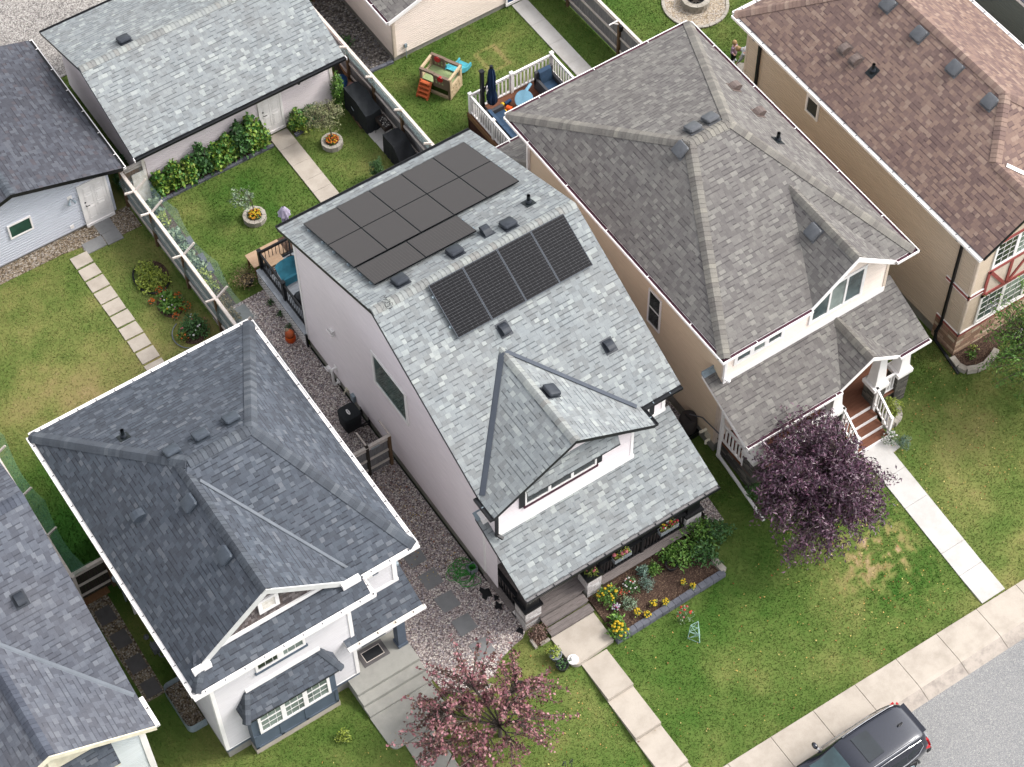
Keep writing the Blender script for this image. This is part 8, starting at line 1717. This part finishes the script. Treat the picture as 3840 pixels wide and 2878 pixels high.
for s_ in (-1, 1):
    for nm, t0, t1, lo, hi in (('rear_side_window', .42, .95, .16, .80), ('side_window', 1.02, 1.85, .10, .86), ('side_window', 1.93, 2.85, .08, .84)):
        n = 6; qs = []
        for i in range(n):
            a, b = t0+(t1-t0)*i/n, t0+(t1-t0)*(i+1)/n; tp = lambda x: hi if x < 2.5 else hi*(1-.35*(x-2.5)/.35); bt = lambda x: lo+(.28*(1-(x-t0)/(t1-t0)) if nm == 'rear_side_window' else 0)
            qs.append([side_at(a, s_, bt(a)), side_at(b, s_, bt(b)), side_at(b, s_, tp(b)), side_at(a, s_, tp(a))])
        patch(nm, M['car_glass'], qs)
    mb = MB(); tr_ = [side_at(.36, s_, .42), side_at(.42, s_, .86), side_at(.9, s_, .93), side_at(1.6, s_, .95), side_at(2.4, s_, .93), side_at(2.85, s_, .7)]; mb.tube(tr_, .014, 6); mb.tube([side_at(.36, s_, .42), side_at(.6, s_, .14), side_at(1.0, s_, .04), side_at(2.0, s_, .02), side_at(3.0, s_, .02)], .014, 6); mb.build('chrome_trim', M['chrome'], car)
    mb = MB(); mb.tube([K(.45, s_*.60, 1.665), K(.6, s_*.615, 1.71), K(1.5, s_*.635, 1.735), K(2.2, s_*.63, 1.72), K(2.35, s_*.625, 1.67)], .016, 6); mb.build('roof_rail', M['chrome'], car)
    mb = MB(); mb.obox(K(.13, s_*.70, 1.10), (.06, .03*s_, 0), (0, .05, 0), (-.04, -.04*s_, .17)); mb.obox(K(.24, s_*.80, .98), (.15, .03*s_, 0), (0, .05, 0), (-.03, 0, .06)); mb.build('tail_light', M['tail'], car, bevel=.03)
    mb = MB(); mb.blob(K(2.95, s_*1.06, 1.06), (.08, .12, .085), 12, 8); mb.beam(K(2.9, s_*.9, 1.0), K(2.93, s_*1.0, 1.03), .05, .04); mb.build('wing_mirror', M['car_paint'], car, smooth=True)
    for t in (.86, 3.62):
        mb = MB(); a, b = K(t, s_*.70, .35), K(t, s_*.925, .35); mb.tube([a, a.lerp(b, .9), b], [.34, .345, .31], 24); wl = mb.build('wheel', M['rubber'], car, smooth=True); mb = MB(); mb.tube([K(t, s_*.9, .35), K(t, s_*.935, .35)], .22, 18); mb.build('rim', M['galv'], wl)
        mb = MB(); mb.tube([K(t+.40*math.cos(x), s_*.905, .35+.40*math.sin(x)) for x in [PI*i/12 for i in range(13)]], .035, 6); mb.build('arch_trim', M['black'], car)
zt_c = lambda t: 1.69 if 1.2 < t < 2.2 else 1.68
g = MB()
def top(t, s_):
    for A_, B_ in zip(st_, st_[1:]):
        if A_[0] <= t <= B_[0]:
            k_ = (t-A_[0])/(B_[0]-A_[0]); c = A_[3]+(B_[3]-A_[3])*k_; z2 = A_[6]+(B_[6]-A_[6])*k_; return K(t, s_*c, z2+.016-.02*abs(s_)**4*.8+.006)
def toppatch(name, mat, t0, t1, w0, w1, n=5, m_=6):
    mb = MB(); P_ = lambda i, j: top(t0+(t1-t0)*i/n, (w0+(w1-w0)*i/n)*(-1+2*j/m_))
    for i in range(n):
        for j in range(m_): mb.face([P_(i, j), P_(i+1, j), P_(i+1, j+1), P_(i, j+1)])
    return mb.build(name, mat, car, smooth=True)
toppatch('sunroof', M['car_glass'], 1.62, 2.2, .62, .66); toppatch('windscreen', M['windscreen'], 2.72, 3.5, .88, .95); toppatch('rear_window', M['car_glass'], .05, .17, .86, .86, 3)
mb = MB(); mb.obox(K(.17, 0, 1.50), (.09, 0, .025), (0, .52, 0), (-.006, 0, .02)); mb.build('tail_spoiler', M['car_paint'], car, bevel=.015); mb = MB(); mb.face([K(.78, 0, 1.70), K(.66, -.03, 1.70), K(.6, 0, 1.75)]); mb.face([K(.6, 0, 1.75), K(.66, .03, 1.70), K(.78, 0, 1.70)]); mb.obox(K(.68, 0, 1.70), (.08, 0, 0), (0, .025, 0), (0, 0, .03)); mb.build('roof_aerial', M['black'], car, bevel=.01)
mb = MB(); mb.obox(K(-.02, 0, .48), (.06, 0, 0), (0, .8, 0), (0, 0, .13)); mb.build('rear_bumper', M['black'], car, bevel=.04); mb = MB(); mb.obox(K(-.03, .0, .98), (.02, 0, 0), (0, .62, 0), (0, 0, .02)); mb.build('tailgate_trim', M['chrome'], car)
# ================================================================== people
def body(name, lab, segs, base, mat, blobs=()):
    """one continuous skin: tapered limbs fused by a voxel remesh"""
    mb = MB()
    for pts, r in segs:
        mb.tube(pts, r, 10)
        for p_, rr in zip(pts, r if isinstance(r, (list, tuple)) else [r]*len(pts)): mb.blob(p_, rr*.99, 10, 6)
    for c_, r in blobs: mb.blob(c_, r, 14, 10)
    o = mb.build(name, mat); o.modifiers.new('fuse', 'REMESH').voxel_size = .011; s_ = o.modifiers.new('smooth', 'SMOOTH'); s_.factor = .5; s_.iterations = 3
    tag(o, lab, 'person'); ROOTOFF[o.name] = (0, 0, 0); return o
def hand(p, d, segs):
    p = Vector(p); d = Vector(d).normalized(); s_ = d.cross(Vector((0, 0, 1))); s_ = s_.normalized() if s_.length > .1 else Vector((1, 0, 0)); n_ = s_.cross(d)
    segs.append(([p, p+d*.085], [.03, .036]))
    for i, L in enumerate((.062, .074, .07, .055)):
        q = p+d*.085+s_*(.024*(i-1.5)); segs.append(([q, q+d*L*.55+n_*.008, q+d*L*.8+n_*.03], [.0095, .009, .008]))
    segs.append(([p+d*.03+s_*.035, p+d*.06+s_*.06, p+d*.085+s_*.062+n_*.02], [.012, .011, .009]))
hd_ = Vector((-.55, .83, 0)).normalized(); rt = Vector((.83, .55, 0)); H0 = Vector((19.98, 12.25, .92)); Sh = H0+hd_*.45+Vector((0, 0, .10)); Hd = Sh+hd_*.20+Vector((0, 0, -.02))
seg = []; LL = []
for s_ in (-1, 1):
    hp = H0+rt*(.1*s_); kn = hp+Vector((0, 0, -.42))+hd_*.03; an = kn+Vector((0, 0, -.40))-hd_*.03; seg += [([hp, kn, an], [.085, .06, .042]), ([an+Vector((0, 0, -.04)), an+hd_*.17+Vector((0, 0, -.05))], [.042, .035])]; LL.append((hp, kn, an))
    sh = Sh+rt*(.18*s_); el = sh+Vector((0, 0, -.27))+hd_*.06; wr = el+Vector((0, 0, -.22))+hd_*.1; seg += [([sh, el, wr], [.05, .04, .03])]; hand(wr, hd_*.5+Vector((0, 0, -1)), seg)
seg += [([H0, H0.lerp(Sh, .5)+Vector((0, 0, .05)), Sh], [.14, .135, .13]), ([Sh-rt*.14, Sh+rt*.14], [.075, .075]), ([Sh, Hd], [.06, .055])]
ad = body('person', 'adult in a white hoodie bending over at the corner of the beige house', seg, None, M['skin'], [(Hd+hd_*.1, (.08, .095, .105)), (Hd+hd_*.19+Vector((0, 0, -.03)), .02)])
mb = MB(); mb.tube([H0-hd_*.06, H0.lerp(Sh, .5)+Vector((0, 0, .055)), Sh+hd_*.03], [.158, .155, .15], 16)
for s_ in (-1, 1): sh = Sh+rt*(.18*s_); el = sh+Vector((0, 0, -.27))+hd_*.06; wr = el+Vector((0, 0, -.2))+hd_*.09; mb.tube([Sh+rt*(.08*s_), sh, el, wr], [.1, .075, .06, .045], 12)
mb.blob(Sh+hd_*.08+Vector((0, 0, .03)), (.11, .11, .07), 12, 8); mb.build('hoodie', M['hoodie'], ad, smooth=True)
mb = MB(); 
for hp, kn, an in LL: mb.tube([hp+Vector((0, 0, .06)), kn, an+Vector((0, 0, .02))], [.125, .078, .06], 12)
mb.blob(H0, (.17, .16, .14), 14, 9); mb.build('jeans', M['jeans'], ad, smooth=True); mb = MB(); mb.blob(Hd+hd_*.075+Vector((0, 0, .035)), (.092, .105, .1), 14, 9, jit=.04); mb.blob(Hd-hd_*.0+Vector((0, 0, .07)), (.05, .05, .05), 10, 7); mb.build('hair', M['hair'], ad, smooth=True)
b0 = Vector((19.72, 13.22, 0)); seg = []; fw = Vector((.2, -.98, 0)).normalized(); rt2 = Vector((.98, .2, 0))
for s_ in (-1, 1):
    hp = b0+rt2*(.06*s_)+Vector((0, 0, .42)); kn = hp+Vector((0, 0, -.2))+fw*.02; an = hp+Vector((0, 0, -.38)); seg += [([hp, kn, an], [.06, .045, .035]), ([an, an+fw*.1+Vector((0, 0, -.015))], [.035, .03])]; sh = b0+rt2*(.11*s_)+Vector((0, 0, .72)); el = sh+rt2*(.04*s_)+Vector((0, 0, -.15)); wr = el+fw*.12+Vector((0, 0, -.06)); seg.append(([sh, el, wr], [.036, .03, .023])); 
    sub = []; hand(wr, fw, sub); seg += [([wr+(Vector(q)-wr)*.6 for q in pts], [x*.7 for x in r]) for pts, r in sub]
seg += [([b0+Vector((0, 0, .42)), b0+Vector((0, 0, .6)), b0+Vector((0, 0, .72))], [.095, .1, .085]), ([b0+Vector((0, 0, .72)), b0+Vector((0, 0, .82))], [.045, .045])]
hc = b0+Vector((0, 0, .92)); ch = body('person', 'small fair haired child in a pale pink top beside the bending adult', seg, None, M['skin'], [(hc, (.082, .09, .1)), (hc+fw*.088+Vector((0, 0, -.01)), .013)])
mb = MB(); mb.tube([b0+Vector((0, 0, .40)), b0+Vector((0, 0, .58)), b0+Vector((0, 0, .76))], [.125, .118, .085], 16)
for s_ in (-1, 1): sh = b0+rt2*(.11*s_)+Vector((0, 0, .72)); el = sh+rt2*(.04*s_)+Vector((0, 0, -.15)); mb.tube([b0+rt2*(.05*s_)+Vector((0, 0, .71)), sh, el, el+fw*.07+Vector((0, 0, -.035))], [.06, .05, .042, .034], 10)
mb.build('top', M['pink_cloth'], ch, smooth=True); mb = MB()
for s_ in (-1, 1): hp = b0+rt2*(.06*s_)+Vector((0, 0, .42)); mb.tube([hp, hp+Vector((0, 0, -.2))+fw*.02, hp+Vector((0, 0, -.36))], [.078, .057, .047], 12)
mb.build('trousers', M['dark_cloth'], ch, smooth=True); mb = MB(); mb.blob(hc-fw*.012+Vector((0, 0, .022)), (.09, .094, .098), 14, 9); mb.build('hair', M['hair'], ch, smooth=True); mb = MB()
for s_ in (-1, 1): a = b0+rt2*(.06*s_); mb.blob(a+fw*.05+Vector((0, 0, .03)), (.042, .085, .036), 10, 7)
mb.build('shoes', M['shoe'], ch, smooth=True)
